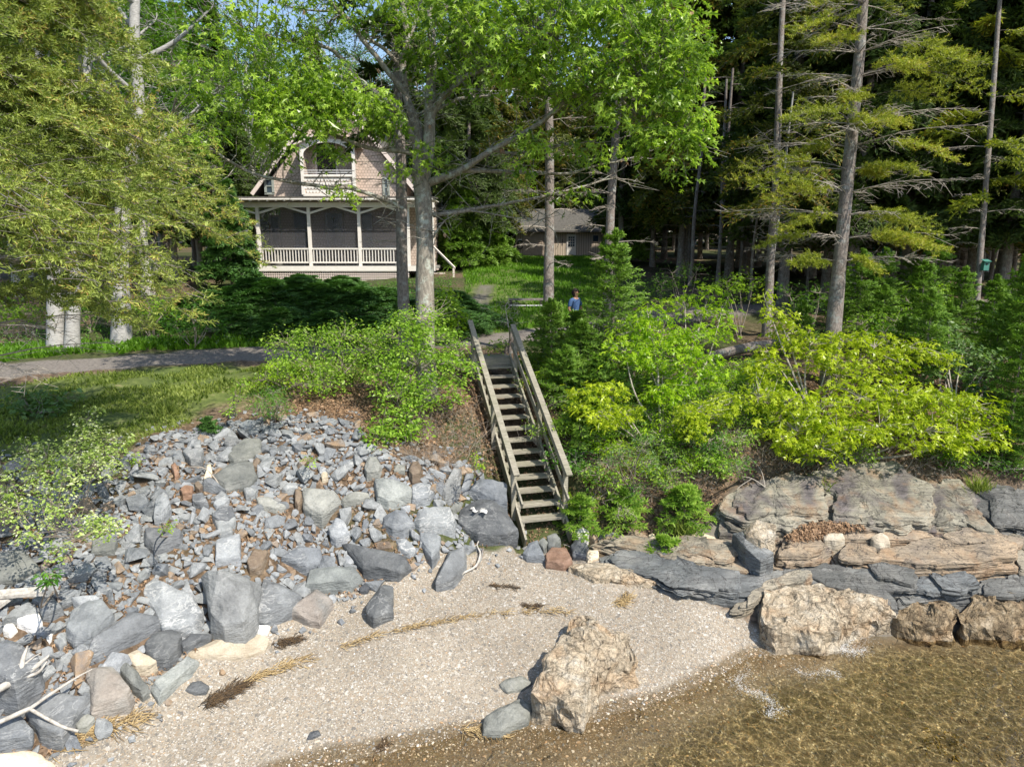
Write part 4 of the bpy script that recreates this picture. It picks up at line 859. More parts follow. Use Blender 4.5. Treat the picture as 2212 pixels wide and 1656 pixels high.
for k in range(6):
    x, y = ux[k::6], uy[k::6]; N_ = len(x); th = rs.uniform(0, 6.28, N_); X = np.c_[np.cos(th), np.sin(th), np.zeros(N_)]; Y = np.c_[-np.sin(th), np.cos(th), np.zeros(N_)]
    inst(g, TP[k][0], TP[k][1], np.c_[x, y, hterr(x, y) + .003], X, Y, np.tile([0, 0, 1.], (N_, 1)), .02 + .06 * rs.random(N_) ** 3, rs.uniform(0, .93, N_))
def mat_pebble():
    N = NM('pebble'); r = N.attr('rnd'); c = N.ramp(r, [(0, (.16, .16, .155)), (.2, (.30, .28, .25)), (.45, (.46, .38, .27)), (.65, (.55, .49, .40)), (.8, (.40, .25, .13)), (.9, (.60, .56, .50)), (1, (.85, .82, .78))]); return N.fin(c, .7)
M['pebble'] = mat_pebble()
tag(g.build('pebbles', M['pebble']), 'loose pebbles and shell bits on the gravel', 'pebbles', kind='stuff')
# ---------------------------------------------------------------- wooden stairs
def stairs():
    bf = at(1175.6, 1123, 14.5); tf = at(1064, 775, 18.5)
    B0 = np.array([bf[0], bf[1]]); T0 = np.array([tf[0], tf[1]]); n = 14
    v = nrm(np.r_[T0 - B0, 0]); u = np.array([v[1], -v[0], 0]); run = np.linalg.norm(T0 - B0) / n; rise = (tf[2] - bf[2]) / n
    W2 = .47; dp = .29; slope = nrm(v * run + np.array([0, 0, rise]))
    root = empty('wooden_stairs', (B0[0], B0[1], bf[2] - .25), 'weathered grey wooden stairs climbing from the beach to the gravel road', 'stairs')
    P = lambda s, side, z=0.0: np.array([B0[0], B0[1], bf[2]]) + v * run * s + np.array([0, 0, rise * s + z]) + u * side
    ups = np.cross(u, slope) * -1; ups = ups if ups[2] > 0 else -ups
    for i in range(n):
        g = Geo(); c = P(i, 0); 
        box(g, c + v * dp * .25 + np.array([0, 0, 0]), (W2 * 2 + .02, dp * .5 - .006, .04), np.stack([u, v, [0, 0, 1]], 1), .2 + .6 * ((i * 7 + 1) % 5) / 5)
        box(g, c + v * dp * .75 + np.array([0, 0, .001]), (W2 * 2 + .02, dp * .5 - .006, .04), np.stack([u, v, [0, 0, 1]], 1), .2 + .6 * ((i * 3 + 2) % 5) / 5)
        g.build('tread', M['wood_stairs'], root)
    g = Geo(); box(g, P(n, 0) + v * .30 + [0, 0, .01], (W2 * 2 + .1, .62, .05), np.stack([u, v, [0, 0, 1]], 1), .3)
    box(g, P(n, 0) - [0, 0, .09], (W2 * 2 + .1, .05, .16), np.stack([u, v, [0, 0, 1]], 1), .6)
    box(g, P(n, -1.0) + v * .02 - [0, 0, .02], (.9, .1, .12), np.stack([u, v, [0, 0, 1]], 1), .6); g.build('landing', M['wood_stairs'], root)
    for sd in (-1, 1):
        g = Geo(); a = P(-.9, sd * (W2 + .025), -.16); b = P(n + .35, sd * (W2 + .025), -.06)
        beam(g, a, b, .045, .26, ups, .7)
        g.build('stringer', M['wood_stairs'], root)
        g = Geo()
        for i in range(n): box(g, P(i, sd * (W2 - .03)) + v * dp * .4 - [0, 0, .065], (.045, dp * .7, .09), np.stack([u, v, [0, 0, 1]], 1), .3)
        g.build('cleat', M['wood_stairs'], root)
        posts = {-1: (1.3, 6.8, 13.6), 1: (.9, 6.6, 13.2)}[sd]
        for s in posts:
            g = Geo(); a = P(s, sd * (W2 + .09)); hb = G3(a[0], a[1]); box(g, (a[0], a[1], (hb - .2 + a[2] + .88) / 2), (.09, .09, a[2] + .88 - hb + .2), np.stack([u, v, [0, 0, 1]], 1), .85)
            g.build('post', M['wood_stairs'], root)
        lo, hi = {-1: (.4, 14.6), 1: (.1, 14.0)}[sd]
        g = Geo(); beam(g, P(lo, sd * (W2 + .09), .90), P(hi, sd * (W2 + .09), .90), .13, .04, ups, .35)
        beam(g, P(lo + .2, sd * (W2 + .035), .84), P(hi - .2, sd * (W2 + .035), .84), .035, .10, ups, .5); g.build('handrail', M['wood_stairs'], root)
        g = Geo(); beam(g, P(lo - (.7 if sd < 0 else .3), sd * (W2 + .035), .45), P(hi - .3, sd * (W2 + .035), .45), .035, .12, ups, .4); g.build('middle_rail', M['wood_stairs'], root)
stairs()
# ---------------------------------------------------------------- cottage
def arc_brace(g, A, B, th=.07, dep=.07):
    beam(g, A, B, dep, th, (0, -1, 0) if False else (0, 0, 1))
def house():
    D = 36.0
    def X(px, d=D): return float(at(px, 537, d)[0])
    Y0 = float(at(1106, 537, D)[1]); s = D / F
    z = lambda py: 6.8 + (537 - py) * s
    root = empty('cottage', (X(717), Y0, 5.2), 'pink beige shingled cottage with a steep gable and a white screened porch', 'cottage')
    def part(nm, g, mat, par=root, smooth=False):
        return g.build(nm, M[mat], par, smooth=smooth)
    def sub(nm, g, mat, par, smooth=False):
        V0 = np.array(par.location) if par is root else np.array([0, 0, 0.]); o = g.build(nm, M[mat], None, smooth=smooth)
        o.parent = par; me = o.data; off = np.array(root.location); co = np.zeros(len(me.vertices) * 3, np.float32); me.vertices.foreach_get('co', co); co = co.reshape(-1, 3) - off
        me.vertices.foreach_set('co', co.ravel().astype(np.float32)); me.update(); return o
    fl = z(573); ceil = z(440); px0, px1, pxr = 561, 883, 935
    M['shingle'] = None
    N = NM('scallop_shingle'); co = N.coord('Object'); br = N.n('TexBrick'); mp = N.n('Mapping'); N.l(co, mp.inputs[0]); mp.inputs['Rotation'].default_value = (R(90), 0, 0); N.l(mp.outputs[0], br.inputs['Vector'])
    br.inputs['Color1'].default_value = (.62, .51, .43, 1); br.inputs['Color2'].default_value = (.54, .44, .37, 1); br.inputs['Mortar'].default_value = (.30, .24, .20, 1)
    br.inputs['Scale'].default_value = 1.0; br.inputs['Brick Width'].default_value = .16; br.inputs['Row Height'].default_value = .15; br.inputs['Mortar Size'].default_value = .012
    M['shingle'] = N.fin(N.mix(.3, br.outputs[0], N.ramp(N.noise(co, 3, 4), [(.3, .7), (.7, 1.2)]), 'MULTIPLY'), .8, N.bump(br.outputs['Fac'], -.4, .02))
    N = NM('porch_screen'); N.fin((.10, .10, .11), .6); tr = N.n('BsdfTransparent'); mx = N.n('MixShader'); mx.inputs[0].default_value = .62; N.l(tr, mx.inputs[2]); N.l(N.p, mx.inputs[1]); N.l(mx, N.out.inputs[0]); M['screen'] = N.m
    M['house_glass'] = NM('window_glass').fin((.05, .07, .09), .06, None, .8)
    M['trim_green'] = mat_plain('grey_green_trim', (.30, .33, .30), .6)
    M['door_paint'] = mat_plain('dull_door_paint', (.36, .31, .26), .6)
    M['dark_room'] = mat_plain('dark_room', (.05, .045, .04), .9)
    M['porch_floor'] = mat_plain('porch_floor', (.33, .32, .30), .6)
    yw = Y0 + 2.6                      # ground floor wall
    # main walls
    g = Geo(); xa, xb = X(575), X(930)
    box(g, ((xa + xb) / 2, yw + 3.2, (fl + ceil + .3) / 2 - .4), (xb - xa, 6.4, ceil - fl + 1.1)); 
    # gable storey, its front face over the porch roof
    yg = Y0 + 1.6; ax = X(717); za = z(199); ze = z(408); hw = X(890) - ax; zc = ceil + .25
    base = z(441); hwb = hw * .88
    V = [(ax - hwb, yg, base), (ax + hwb, yg, base), (ax + hwb, yg, ze + .35), (ax, yg, za - .25), (ax - hwb, yg, ze + .35)]
    V2 = [(a, b + 8, c) for a, b, c in V]; g.add(V + V2, [np.array([[0, 1, 2, 3, 4], [9, 8, 7, 6, 5]]), np.array([[0, 5, 6, 1], [1, 6, 7, 2], [4, 9, 5, 0]])])
    part('wall', g, 'shingle')
    # roof planes with white rake boards
    rf = Geo(); rk = Geo()
    for sd in (-1, 1):
        a = np.array([ax, yg - .35, za]); b = np.array([ax + sd * (hw + .25), yg - .35, ze - .3]); d = nrm(b - a); nn = np.array([-d[2] * sd * -1, 0, abs(d[0])]); nn = np.array([sd * abs(d[2]), 0, abs(d[0])])
        q = [a, b, b + [0, 9, 0], a + [0, 9, 0]]; V = np.array(q + [p + nn * .14 for p in q]); rf.add(V, np.array([[0, 3, 2, 1], [4, 5, 6, 7], [0, 1, 5, 4], [1, 2, 6, 5], [2, 3, 7, 6]]))
        beam(rk, a + [0, -.03, .02], b + [0, -.03, .02], .05, .2, nn)
    r_ = part('roof', rf, 'roof_dark'); sub('rake_board', rk, 'pink_paint', r_)
    # porch roof, sloping forward, with white fascia and rafter tails
    g = Geo(); xl, xr = X(479), X(941); zr = z(430)
    V = [(xl, Y0 - .75, zr), (xr, Y0 - .75, zr), (xr, yg + .1, zr + .12), (xl, yg + .1, zr + .12)]; V2 = [(a, b, c - .07) for a, b, c in V]
    g.add(V + V2, np.array([[0, 1, 2, 3], [7, 6, 5, 4], [4, 5, 1, 0], [5, 6, 2, 1], [7, 4, 0, 3]])); 
    V = [(xl, Y0 - .75, zr), (xl, yg + 6, zr), (X(600), yg + 6, zr + .12), (X(600), yg + .1, zr + .12), (xl + 1.2, yg + .1, zr + .12)]
    pr = part('porch_roof', g, 'roof_dark')
    g = Geo(); beam(g, (xl, Y0 - .78, zr - .12), (xr, Y0 - .78, zr - .12), .04, .07)
    beam(g, (xl + .4, Y0 - .1, zr - .37), (xr, Y0 - .1, zr - .37), .12, .24)
    for k in range(26):
        x = xl + .15 + (xr - xl - .3) * k / 25; beam(g, (x, Y0 - .74, zr - .17), (x, Y0 + .05, zr - .06), .06, .12)
    sub('fascia', g, 'white_paint', pr)
    # soffit underside
    g = Geo(); box(g, ((xl + xr) / 2, Y0 + .95, zr - .06), (xr - xl - .1, 3.3, .04)); sub('soffit', g, 'white_paint', pr)
    # floor deck, skirt, posts, braces, rails, balusters, screens
    g = Geo(); box(g, ((X(px0) + X(pxr)) / 2, Y0 + 1.25, fl - .10), (X(pxr) - X(px0) + .2, 2.75, .14)); part('porch_deck', g, 'porch_floor')
    g = Geo(); box(g, ((X(px0) + X(pxr)) / 2, Y0 - .12, fl - .14), (X(pxr) - X(px0) + .25, .05, .26)); part('deck_band', g, 'white_paint')
    g = Geo(); sk0, sk1 = fl - 1.0, fl - .28; xs = np.arange(X(px0), X(px1), .115)
    for x in xs: box(g, (x, Y0 - .06, (sk0 + sk1) / 2), (.05, .02, sk1 - sk0))
    for zz in np.arange(sk0, sk1, .115): box(g, ((X(px0) + X(px1)) / 2, Y0 - .083, zz), (X(px1) - X(px0), .02, .05))
    part('lattice_skirt', g, 'pink_paint')
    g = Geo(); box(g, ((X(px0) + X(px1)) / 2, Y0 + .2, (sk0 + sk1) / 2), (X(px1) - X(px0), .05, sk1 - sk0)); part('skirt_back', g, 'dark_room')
    cols = [561, 670.6, 778, 883]
    for px in cols + [935]:
        yy = Y0 if px != 935 else Y0 + .9
        x = X(px, D if px != 935 else D + .9); g = Geo(); box(g, (x, yy, (fl - .15 + zr - .3) / 2), (.16, .14, zr - .3 - fl + .15)); part('porch_post', g, 'white_paint')
    for i in range(3):
        xa_, xb_ = X(cols[i]), X(cols[i + 1]); xm = (xa_ + xb_) / 2; zl, zh = z(462), z(447)
        g = Geo(); beam(g, (xa_ + .08, Y0 - .02, zl), (xm, Y0 - .02, zh), .07, .10); beam(g, (xm, Y0 - .02, zh), (xb_ - .08, Y0 - .02, zl), .07, .10)
        part('arch_brace', g, 'white_paint')
        rg = Geo(); ztop, zbot = z(537), z(566)
        beam(rg, (xa_ + .08, Y0, ztop), (xb_ - .08, Y0, ztop), .09, .08); beam(rg, (xa_ + .08, Y0, zbot), (xb_ - .08, Y0, zbot), .06, .08)
        rl = part('railing', rg, 'white_paint'); bg_ = Geo(); nb = int((xb_ - xa_) / .155)
        for k in range(1, nb): box(bg_, (xa_ + (xb_ - xa_) * k / nb, Y0, (ztop + zbot) / 2), (.045, .04, ztop - zbot - .06))
        sub('balusters', bg_, 'white_paint', rl)
        g = Geo(); box(g, (xm, Y0 + .09, (fl + zr - .45) / 2), (xb_ - xa_ - .16, .004, zr - .45 - fl)); part('insect_screen', g, 'screen')
    g = Geo(); beam(g, (X(490), Y0 - .3, z(444)), (X(556), Y0, z(462)), .08, .09); part('arch_brace', g, 'white_paint')
    # right side: screened end, stair rail going down
    g = Geo(); xs_ = X(pxr, D + .9); beam(g, (xs_, Y0 + .8, z(530)), (X(982, D - 1.0), Y0 - 1.0, z(577)), .07, .09); beam(g, (X(979, D - 1.0), Y0 - .95, z(577)), (X(979, D - 1.0), Y0 - .95, z(606)), .09, .09, (0, 1, 0)); part('stair_rail', g, 'pink_paint')
    g = Geo(); 
    for k in range(4): box(g, (X(905) + .35 * k + .5, Y0 + .5 - .25 * k, fl - .2 - .2 * k), (.9, .3, .05))
    part('side_steps', g, 'pink_paint')
    # openings in the wall behind the screens
    def opening(nm, x0, x1, y0, y1, yy, glass='house_glass', frame='door_paint', bars=1, deep=.05):
        g = Geo(); a, b, c, d = X(x0, D + 2.6), X(x1, D + 2.6), 6.8 + (537 - y1) * (D + 2.6) / F, 6.8 + (537 - y0) * (D + 2.6) / F
        f = .09
        for q in (((a + b) / 2, d + f / 2, b - a + 2 * f, f), ((a + b) / 2, c - f / 2, b - a + 2 * f, f), (a - f / 2, (c + d) / 2, f, d - c), (b + f / 2, (c + d) / 2, f, d - c)):
            box(g, (q[0], yy - .03, q[1]), (q[2], deep, q[3]))
        for k in range(1, bars + 1): box(g, ((a + b) / 2, yy - .03, c + (d - c) * k / (bars + 1)), (b - a, deep * .8, .05))
        w_ = part(nm, g, frame); g = Geo(); box(g, ((a + b) / 2, yy - .012, (c + d) / 2), (b - a, .01, d - c)); sub('pane', g, glass, w_); return w_
    opening('window', 640, 668, 462, 540, yw); opening('window', 785, 806, 462, 540, yw); opening('window', 590, 606, 470, 545, yw, bars=0)
    opening('door', 708, 742, 462, 530, yw, bars=0)
    # upper windows
    def up(nm, x0, x1, y0, y1, frame, bars):
        g = Geo(); a, b, c, d = X(x0, D + 1.6), X(x1, D + 1.6), 6.8 + (537 - y1) * (D + 1.6) / F, 6.8 + (537 - y0) * (D + 1.6) / F
        for q in (((a + b) / 2, d, b - a + .12, .1), ((a + b) / 2, c, b - a + .12, .1), (a, (c + d) / 2, .12, d - c), (b, (c + d) / 2, .12, d - c)): box(g, (q[0], yg - .03, q[1]), (q[2], .06, q[3]))
        for k in range(1, bars + 1): box(g, ((a + b) / 2, yg - .03, c + (d - c) * k / (bars + 1)), (b - a, .05, .05))
        w_ = part(nm, g, frame); g = Geo(); box(g, ((a + b) / 2, yg - .012, (c + d) / 2), (b - a, .01, d - c)); sub('pane', g, 'house_glass', w_)
    up('window', 583, 599, 391, 422, 'trim_green', 1); up('window', 834, 844, 391, 428, 'trim_green', 1)
    # balcony bay
    yb = Y0 + .55; bx0, bx1 = X(662, D + .5), X(771, D + .5); zb = lambda py: 6.8 + (537 - py) * (D + .5) / F
    g = Geo()
    for x in (bx0, bx1): box(g, (x, yb, (zb(318) + zb(424)) / 2), (.15, .14, zb(318) - zb(424)))
    beam(g, (bx0, yb, zb(385)), (bx1, yb, zb(385)), .12, .10); beam(g, (bx0, yb, zb(424)), (bx1, yb, zb(424)), .12, .14)
    bay = part('balcony', g, 'white_paint')
    g = Geo(); box(g, ((bx0 + bx1) / 2, yb + .05, (zb(387) + zb(422)) / 2), (bx1 - bx0 - .1, .05, zb(387) - zb(422))); box(g, (bx0 + .03, (yb + yg) / 2, (zb(330) + zb(424)) / 2), (.06, yg - yb, zb(330) - zb(424))) ; box(g, (bx1 - .03, (yb + yg) / 2, (zb(330) + zb(424)) / 2), (.06, yg - yb, zb(330) - zb(424))); sub('shingle_apron', g, 'shingle', bay)
    g = Geo()
    for r_i in range(4):
        for k in range(14): 
            x = bx0 + .15 + (bx1 - bx0 - .3) * (k + .5 * (r_i % 2)) / 14; t = np.linspace(0, np.pi, 7); Vv = np.array([[x + .09 * math.cos(a), yb + .005 - .003 * r_i, zb(390 + r_i * 8) - .16 * math.sin(a)] for a in t]); g.add(Vv, np.arange(7)[None])
    sub('scallops', g, 'white_paint', bay)
    g = Geo()
    for zz in (374, 378.5, 383): beam(g, (bx0, yb - .02, zb(zz)), (bx1, yb - .02, zb(zz)), .03, .03)
    sub('balcony_rail', g, 'metal_white', bay)
    # arch under the little gable
    g = Geo(); xm = (bx0 + bx1) / 2; rr = (bx1 - bx0) / 2 - .07; arc = [(xm + rr * math.cos(t), zb(346) + .55 * rr * math.sin(t)) for t in np.linspace(0, np.pi, 17)]
    for (x1_, z1_), (x2_, z2_) in zip(arc[:-1], arc[1:]):
        zt = zb(312)
        V = [(x1_, yb - .05, z1_), (x2_, yb - .05, z2_), (x2_, yb - .05, zt), (x1_, yb - .05, zt)]; V2 = [(a, b + .1, c) for a, b, c in V]; g.add(V + V2, np.array([[0, 3, 2, 1], [4, 5, 6, 7], [0, 1, 5, 4]]))
    sub('arch', g, 'white_paint', bay)
    g = Geo(); 
    for sd in (-1, 1):
        a = np.array([xm, yb - .3, zb(296)]); b = np.array([xm + sd * (rr + .4), yb - .3, zb(326)]); q = [a, b, b + [0, 1.5, 0], a + [0, 1.5, 0]]; V = np.array(q + [p + [0, 0, .09] for p in q]); g.add(V, np.array([[0, 3, 2, 1], [4, 5, 6, 7], [0, 1, 5, 4], [1, 2, 6, 5]]))
        
    sub('bay_roof', g, 'pink_paint', bay)
    g = Geo(); g.add([(xm - rr - .1, yb - .02, zb(318)), (xm + rr + .1, yb - .02, zb(318)), (xm, yb - .02, zb(298))], np.array([[0, 1, 2]])); sub('bay_gable', g, 'shingle', bay)
    g = Geo(); box(g, (X(715, D + 1.6), yg - .02, zb(350) - .1), (1.0, .03, 1.95)); part('balcony_door', g, 'dark_room')
    g = Geo(); 
    for dx in (-.55, .55): box(g, (X(715, D + 1.6) + dx, yg - .04, zb(350) - .1), (.1, .05, 2.0))
    part('door_frame', g, 'pink_paint')
    return X, Y0, fl, z
HX, HY, HFL, HZ = house()
# porch furniture
def chair(px, y, rz, mat, label):
    x = float(at(px, 537, y / CP)[0]); 
    x = (px - 1106) / F * 36.5; r = empty('porch_chair', (x, y, HFL), label, 'chair'); r.rotation_euler = (0, 0, rz)
    def P(nm, g, m):
        o = g.build(nm, M[m]); o.parent = r; return o
    for sd in (-.27, .27):
        g = Geo(); tube(g, spline([(sd, -.25, .0), (sd, -.22, .42), (sd, .05, .62), (sd, .22, .64)], 4), .018, 6); tube(g, spline([(sd, .30, 0), (sd, .18, .40), (sd, .26, .7), (sd, .36, 1.02)], 4), .018, 6); P('side_frame', g, 'metal_white')
    g = Geo(); box(g, (0, -.02, .42), (.52, .46, .03)); P('seat', g, mat)
    g = Geo(); box(g, (0, .27, .75), (.5, .03, .5), [[1, 0, 0], [0, .96, .28], [0, -.28, .96]]); P('backrest', g, mat)
    g = Geo(); tube(g, [(-.27, .36, 1.02), (.27, .36, 1.02)], .018, 6); P('top_bar', g, 'metal_white')
M['blue_sling'] = mat_plain('blue_sling_fabric', (.10, .17, .36), .8); M['pale_sling'] = mat_plain('pale_sling_fabric', (.45, .46, .46), .8)
chair(634, HY + 1.5, .2, 'blue_sling', 'chair with a blue sling back on the porch, behind the left railing')
chair(604, HY + 1.2, 2.2, 'pale_sling', 'pale metal chair at the left end of the porch')
chair(690, HY + 1.0, 1.6, 'pale_sling', 'pale metal chair left of the porch door')
chair(732, HY + 1.0, -1.6, 'pale_sling', 'pale metal chair right of the porch door')
chair(835, HY + 1.1, -2.6, 'pale_sling', 'pale metal chair near the right end of the porch')
r = empty('porch_table', ((782 - 1106) / F * 36.3, HY + 1.0, HFL), 'low white metal table between the chairs on the porch', 'table')
g = Geo(); box(g, (0, 0, .44), (.9, .55, .03)); o = g.build('tabletop', M['metal_white']); o.parent = r
for a in (-.4, .4):
    g = Geo(); tube(g, [(a, -.22, 0), (a, -.22, .43)], .017, 6); tube(g, [(a, .22, 0), (a, .22, .43)], .017, 6); o = g.build('leg_frame', M['metal_white']); o.parent = r
r = empty('hanging_lantern', ((727 - 1106) / F * 38.4, HY + 2.3, HZ(465)), 'small dark lantern hanging on the porch wall right of the door', 'lantern')
g = Geo(); tube(g, [(0, 0, -.3), (0, 0, -.26), (0, 0, -.08), (0, 0, 0)], [.02, .08, .08, .02], 8); o = g.build('lamp_body', M['dark_room']); o.parent = r
g = Geo(); tube(g, [(0, 0, 0), (0, 0, .25)], .008, 5); o = g.build('bracket', M['dark_room']); o.parent = r

# ---------------------------------------------------------------- shed
def shed():
    D = 58.0; s = D / F; Y0 = float(at(1106, 537, D)[1]); X = lambda p: (p - 1106) / F * D; z = lambda p: 6.8 + (537 - p) * s
    M['shed_board'] = mat_plain('tan_board', (.44, .36, .28), .8, .15)
    N = NM('vertical_board'); co = N.coord('Object'); wv = N.n('TexWave'); N.l(co, wv.inputs[0]); wv.bands_direction = 'X'; wv.inputs['Scale'].default_value = 1.6
    M['shed_wall'] = N.fin(N.ramp(wv.outputs[1], [(0, (.15, .12, .09)), (.12, (.46, .385, .30)), (1, (.50, .42, .33))]), .85, N.bump(wv.outputs[1], .3, .02))
    root = empty('shed', (X(1205), Y0, z(557)), 'tan garden shed with a roll up door and a small white door behind the lawn', 'shed')
    def P(nm, g, m, par=root, off=None):
        o = g.build(nm, M[m]); o.parent = par
        me = o.data; co = np.zeros(len(me.vertices) * 3, np.float32); me.vertices.foreach_get('co', co); co = co.reshape(-1, 3) - np.array(root.location); me.vertices.foreach_set('co', co.astype(np.float32).ravel()); me.update(); return o
    xa, xb = X(1114), X(1298); zt, zb = z(500), z(560)
    g = Geo(); box(g, ((xa + xb) / 2, Y0 + 2.5, (zt + zb) / 2), (xb - xa, 5, zt - zb)); P('wall', g, 'shed_wall')
    g = Geo(); V = [(X(1100), Y0 - .5, z(499)), (X(1310), Y0 - .5, z(499)), (X(1310), Y0 + 2.5, z(499) + 1.9), (X(1100), Y0 + 2.5, z(499) + 1.9), (X(1310), Y0 + 5.5, z(499)), (X(1100), Y0 + 5.5, z(499))]
    V2 = [(a, b, c - .12) for a, b, c in V]; g.add(V + V2, np.array([[0, 1, 2, 3], [3, 2, 4, 5], [6, 7, 1, 0], [9, 8, 7, 6], [11, 10, 8, 9], [0, 3, 9, 6], [1, 7, 8, 2]])); P('roof', g, 'roof_dark')
    g = Geo(); box(g, (X(1152), Y0 - .03, (z(505) + z(557)) / 2), (X(1172) - X(1132) + .12, .05, z(503) - z(557))); gd = P('garage_door', g, 'shed_board')
    g = Geo()
    for k in range(9): box(g, (X(1152), Y0 - .08, z(509 + k * 5.4)), (X(1172) - X(1132) - .05, .05, .13))
    P('door_panel', g, 'shed_board', gd)
    g = Geo(); box(g, (X(1234), Y0 - .03, (z(506) + z(557)) / 2), (X(1244) - X(1224), .06, z(506) - z(557))); dr = P('door', g, 'white_paint')
    g = Geo(); box(g, (X(1234), Y0 - .07, (z(511) + z(532)) / 2), (X(1241) - X(1228), .02, z(511) - z(532))); P('pane', g, 'house_glass', dr)
    g = Geo()
    for k in (1, 2): box(g, (X(1228 + 13 * k / 3), Y0 - .09, (z(511) + z(532)) / 2), (.035, .02, z(511) - z(532)))
    for k in (1, 2, 3): box(g, (X(1234.5), Y0 - .093, z(511 + 21 * k / 4)), (X(1241) - X(1228), .02, .035))
    P('glazing_bars', g, 'white_paint', dr)
    g = Geo(); box(g, (X(1286), Y0 - .03, (z(508) + z(523)) / 2), (X(1293) - X(1280), .05, z(508) - z(523))); wn = P('window', g, 'shed_board'); g = Geo(); box(g, (X(1286), Y0 - .06, (z(509) + z(522)) / 2), (X(1292) - X(1281), .02, z(509) - z(522))); P('pane', g, 'house_glass', wn)
    g = Geo(); box(g, (X(1214.5), Y0 - .02, (z(517) + z(529)) / 2), (.06, .03, z(517) - z(529))); P('vent_slot', g, 'dark_room')
    # hose reel
    r = empty('hose_reel', (X(1123), Y0 - .15, z(526)), 'coil of hose hanging on the shed wall left of the roll up door', 'hose reel')
    g = Geo()
    for k in range(5): tube(g, [(.22 * math.cos(t) * (1 + .05 * k), -.03 * k, .32 * math.sin(t) * (1 + .04 * k) - .1) for t in np.linspace(0, 6.28, 18)], .035, 5, cap=False)
    o = g.build('hose', M['dark_room']); o.parent = r
    g = Geo(); box(g, (0, .05, .25), (.3, .12, .25)); o = g.build('bracket', M['metal_white']); o.parent = r
shed()
# green cabin deep in the wood
def cabin():
    D = 62.0; s = D / F; Y0 = float(at(1106, 537, D)[1]); X = lambda p: (p - 1106) / F * D; z = lambda p: 6.8 + (537 - p) * s
    M['green_paint'] = mat_plain('sea_green_paint', (.06, .20, .16), .6); M['cabin_white'] = mat_plain('cabin_white', (.7, .62, .55), .6)
    root = empty('cabin', (X(1985), Y0, z(565)), 'green and white cabin glimpsed between the trunks of the dark wood', 'cabin')
    def P(nm, g, m):
        o = g.build(nm, M[m]); o.parent = root; me = o.data; co = np.zeros(len(me.vertices) * 3, np.float32); me.vertices.foreach_get('co', co); co = co.reshape(-1, 3) - np.array(root.location); me.vertices.foreach_set('co', co.astype(np.float32).ravel()); me.update()
    g = Geo(); box(g, ((X(1920) + X(2060)) / 2, Y0 + 3, (z(470) + z(560)) / 2), (X(2060) - X(1920), 6, z(470) - z(560))); P('wall', g, 'green_paint')
    g = Geo()
    for a, b in ((1937, 1943), (1950, 1956)): box(g, ((X(a) + X(b)) / 2, Y0 - .05, (z(480) + z(527)) / 2), (X(b) - X(a), .08, z(480) - z(527)))
    for a, b in ((2015, 2035),): box(g, ((X(a) + X(b)) / 2, Y0 - .05, (z(512) + z(528)) / 2), (X(b) - X(a), .08, z(512) - z(528)))
    P('window_trim', g, 'cabin_white')
    g = Geo(); V = [(X(1905), Y0 - .6, z(472)), (X(2075), Y0 - .6, z(472)), (X(2075), Y0 + 3, z(440)), (X(1905), Y0 + 3, z(440))]; V2 = [(a, b, c - .12) for a, b, c in V]; g.add(V + V2, np.array([[0, 1, 2, 3], [4, 5, 1, 0], [7, 6, 5, 4]])); P('roof', g, 'roof_dark')
    g = Geo(); box(g, ((X(1920) + X(2060)) / 2, Y0 - .5, z(532)), (X(2060) - X(1920), 1.0, .12)); P('porch_step', g, 'dark_room')
cabin()

# ---------------------------------------------------------------- driftwood, planks, roots, weed
def branchthing(name, label, cat, lines_, mat='driftwood', n=8, lift=.1, part=None):
    first = None; base = None
    pr = []
    for ln in lines_:
        P = []
        for px, py, r, lf in ln:
            p = gpt(px, py); P.append(np.r_[p + [0, 0, lf], r])
        pr.append(np.array(P))
    base = pr[0][0][:3]; g = Geo()
    for P in pr:
        S = spline(P, 4); tube(g, S[:, :3] - base, np.maximum(S[:, 3], .003), n, .5, bump=.12)
    o = g.build(name, M[mat], smooth=True); o.location = tuple(base); return tag(o, label, cat)
a3 = lambda x, y: (x / 3, 1106 + y / 3)
def ln(*q): return [(x / 3, 1106 + y / 3, r, l) for x, y, r, l in q]
branchthing('driftwood', 'bleached driftwood log with splintered forked end at the left edge', 'driftwood', [ln((-80,1400,.05,.45),(60,1320,.052,.45),(165,1270,.05,.42)), ln((165,1270,.04,.42),(180,1190,.03,.47),(215,1110,.012,.5)), ln((160,1270,.045,.42),(260,1210,.035,.42),(350,1150,.012,.42)), ln((200,1255,.03,.4),(280,1235,.02,.4),(335,1180,.008,.4)), ln((120,1280,.02,.42),(140,1230,.012,.46),(160,1210,.006,.48)), ln((190,1200,.014,.44),(250,1165,.01,.46),(300,1150,.005,.48))])
branchthing('driftwood', 'long thin grey driftwood branch forking over the dark boulder', 'driftwood', [ln((-80,1580,.03,.4),(100,1505,.03,.42),(225,1460,.032,.42)), ln((225,1460,.026,.42),(380,1370,.02,.45),(520,1285,.014,.42),(620,1208,.007,.4)), ln((225,1465,.024,.42),(330,1500,.022,.36),(430,1515,.02,.28),(520,1512,.018,.22))])
for lb, pl, dz in (('grey weathered plank lying on the stones at the left edge', [(-60,505),(295,478),(297,520),(-60,545)], .30), ('white broken plank under the grey one at the left edge', [(-80,560),(60,490),(92,535),(-80,660)], .22)):
    P = gpoly(A_(pl), dz); zc = P[:, 2].mean(); Q_ = P.copy(); c = P.mean(0); V = np.concatenate([P, P - [0, 0, .05]]) - c
    g = Geo(); g.add(V, np.array([[0, 1, 2, 3], [7, 6, 5, 4], [0, 4, 5, 1], [1, 5, 6, 2], [2, 6, 7, 3], [3, 7, 4, 0]])); o = g.build('plank', M['driftwood']); o.location = tuple(c); tag(o, lb, 'plank')
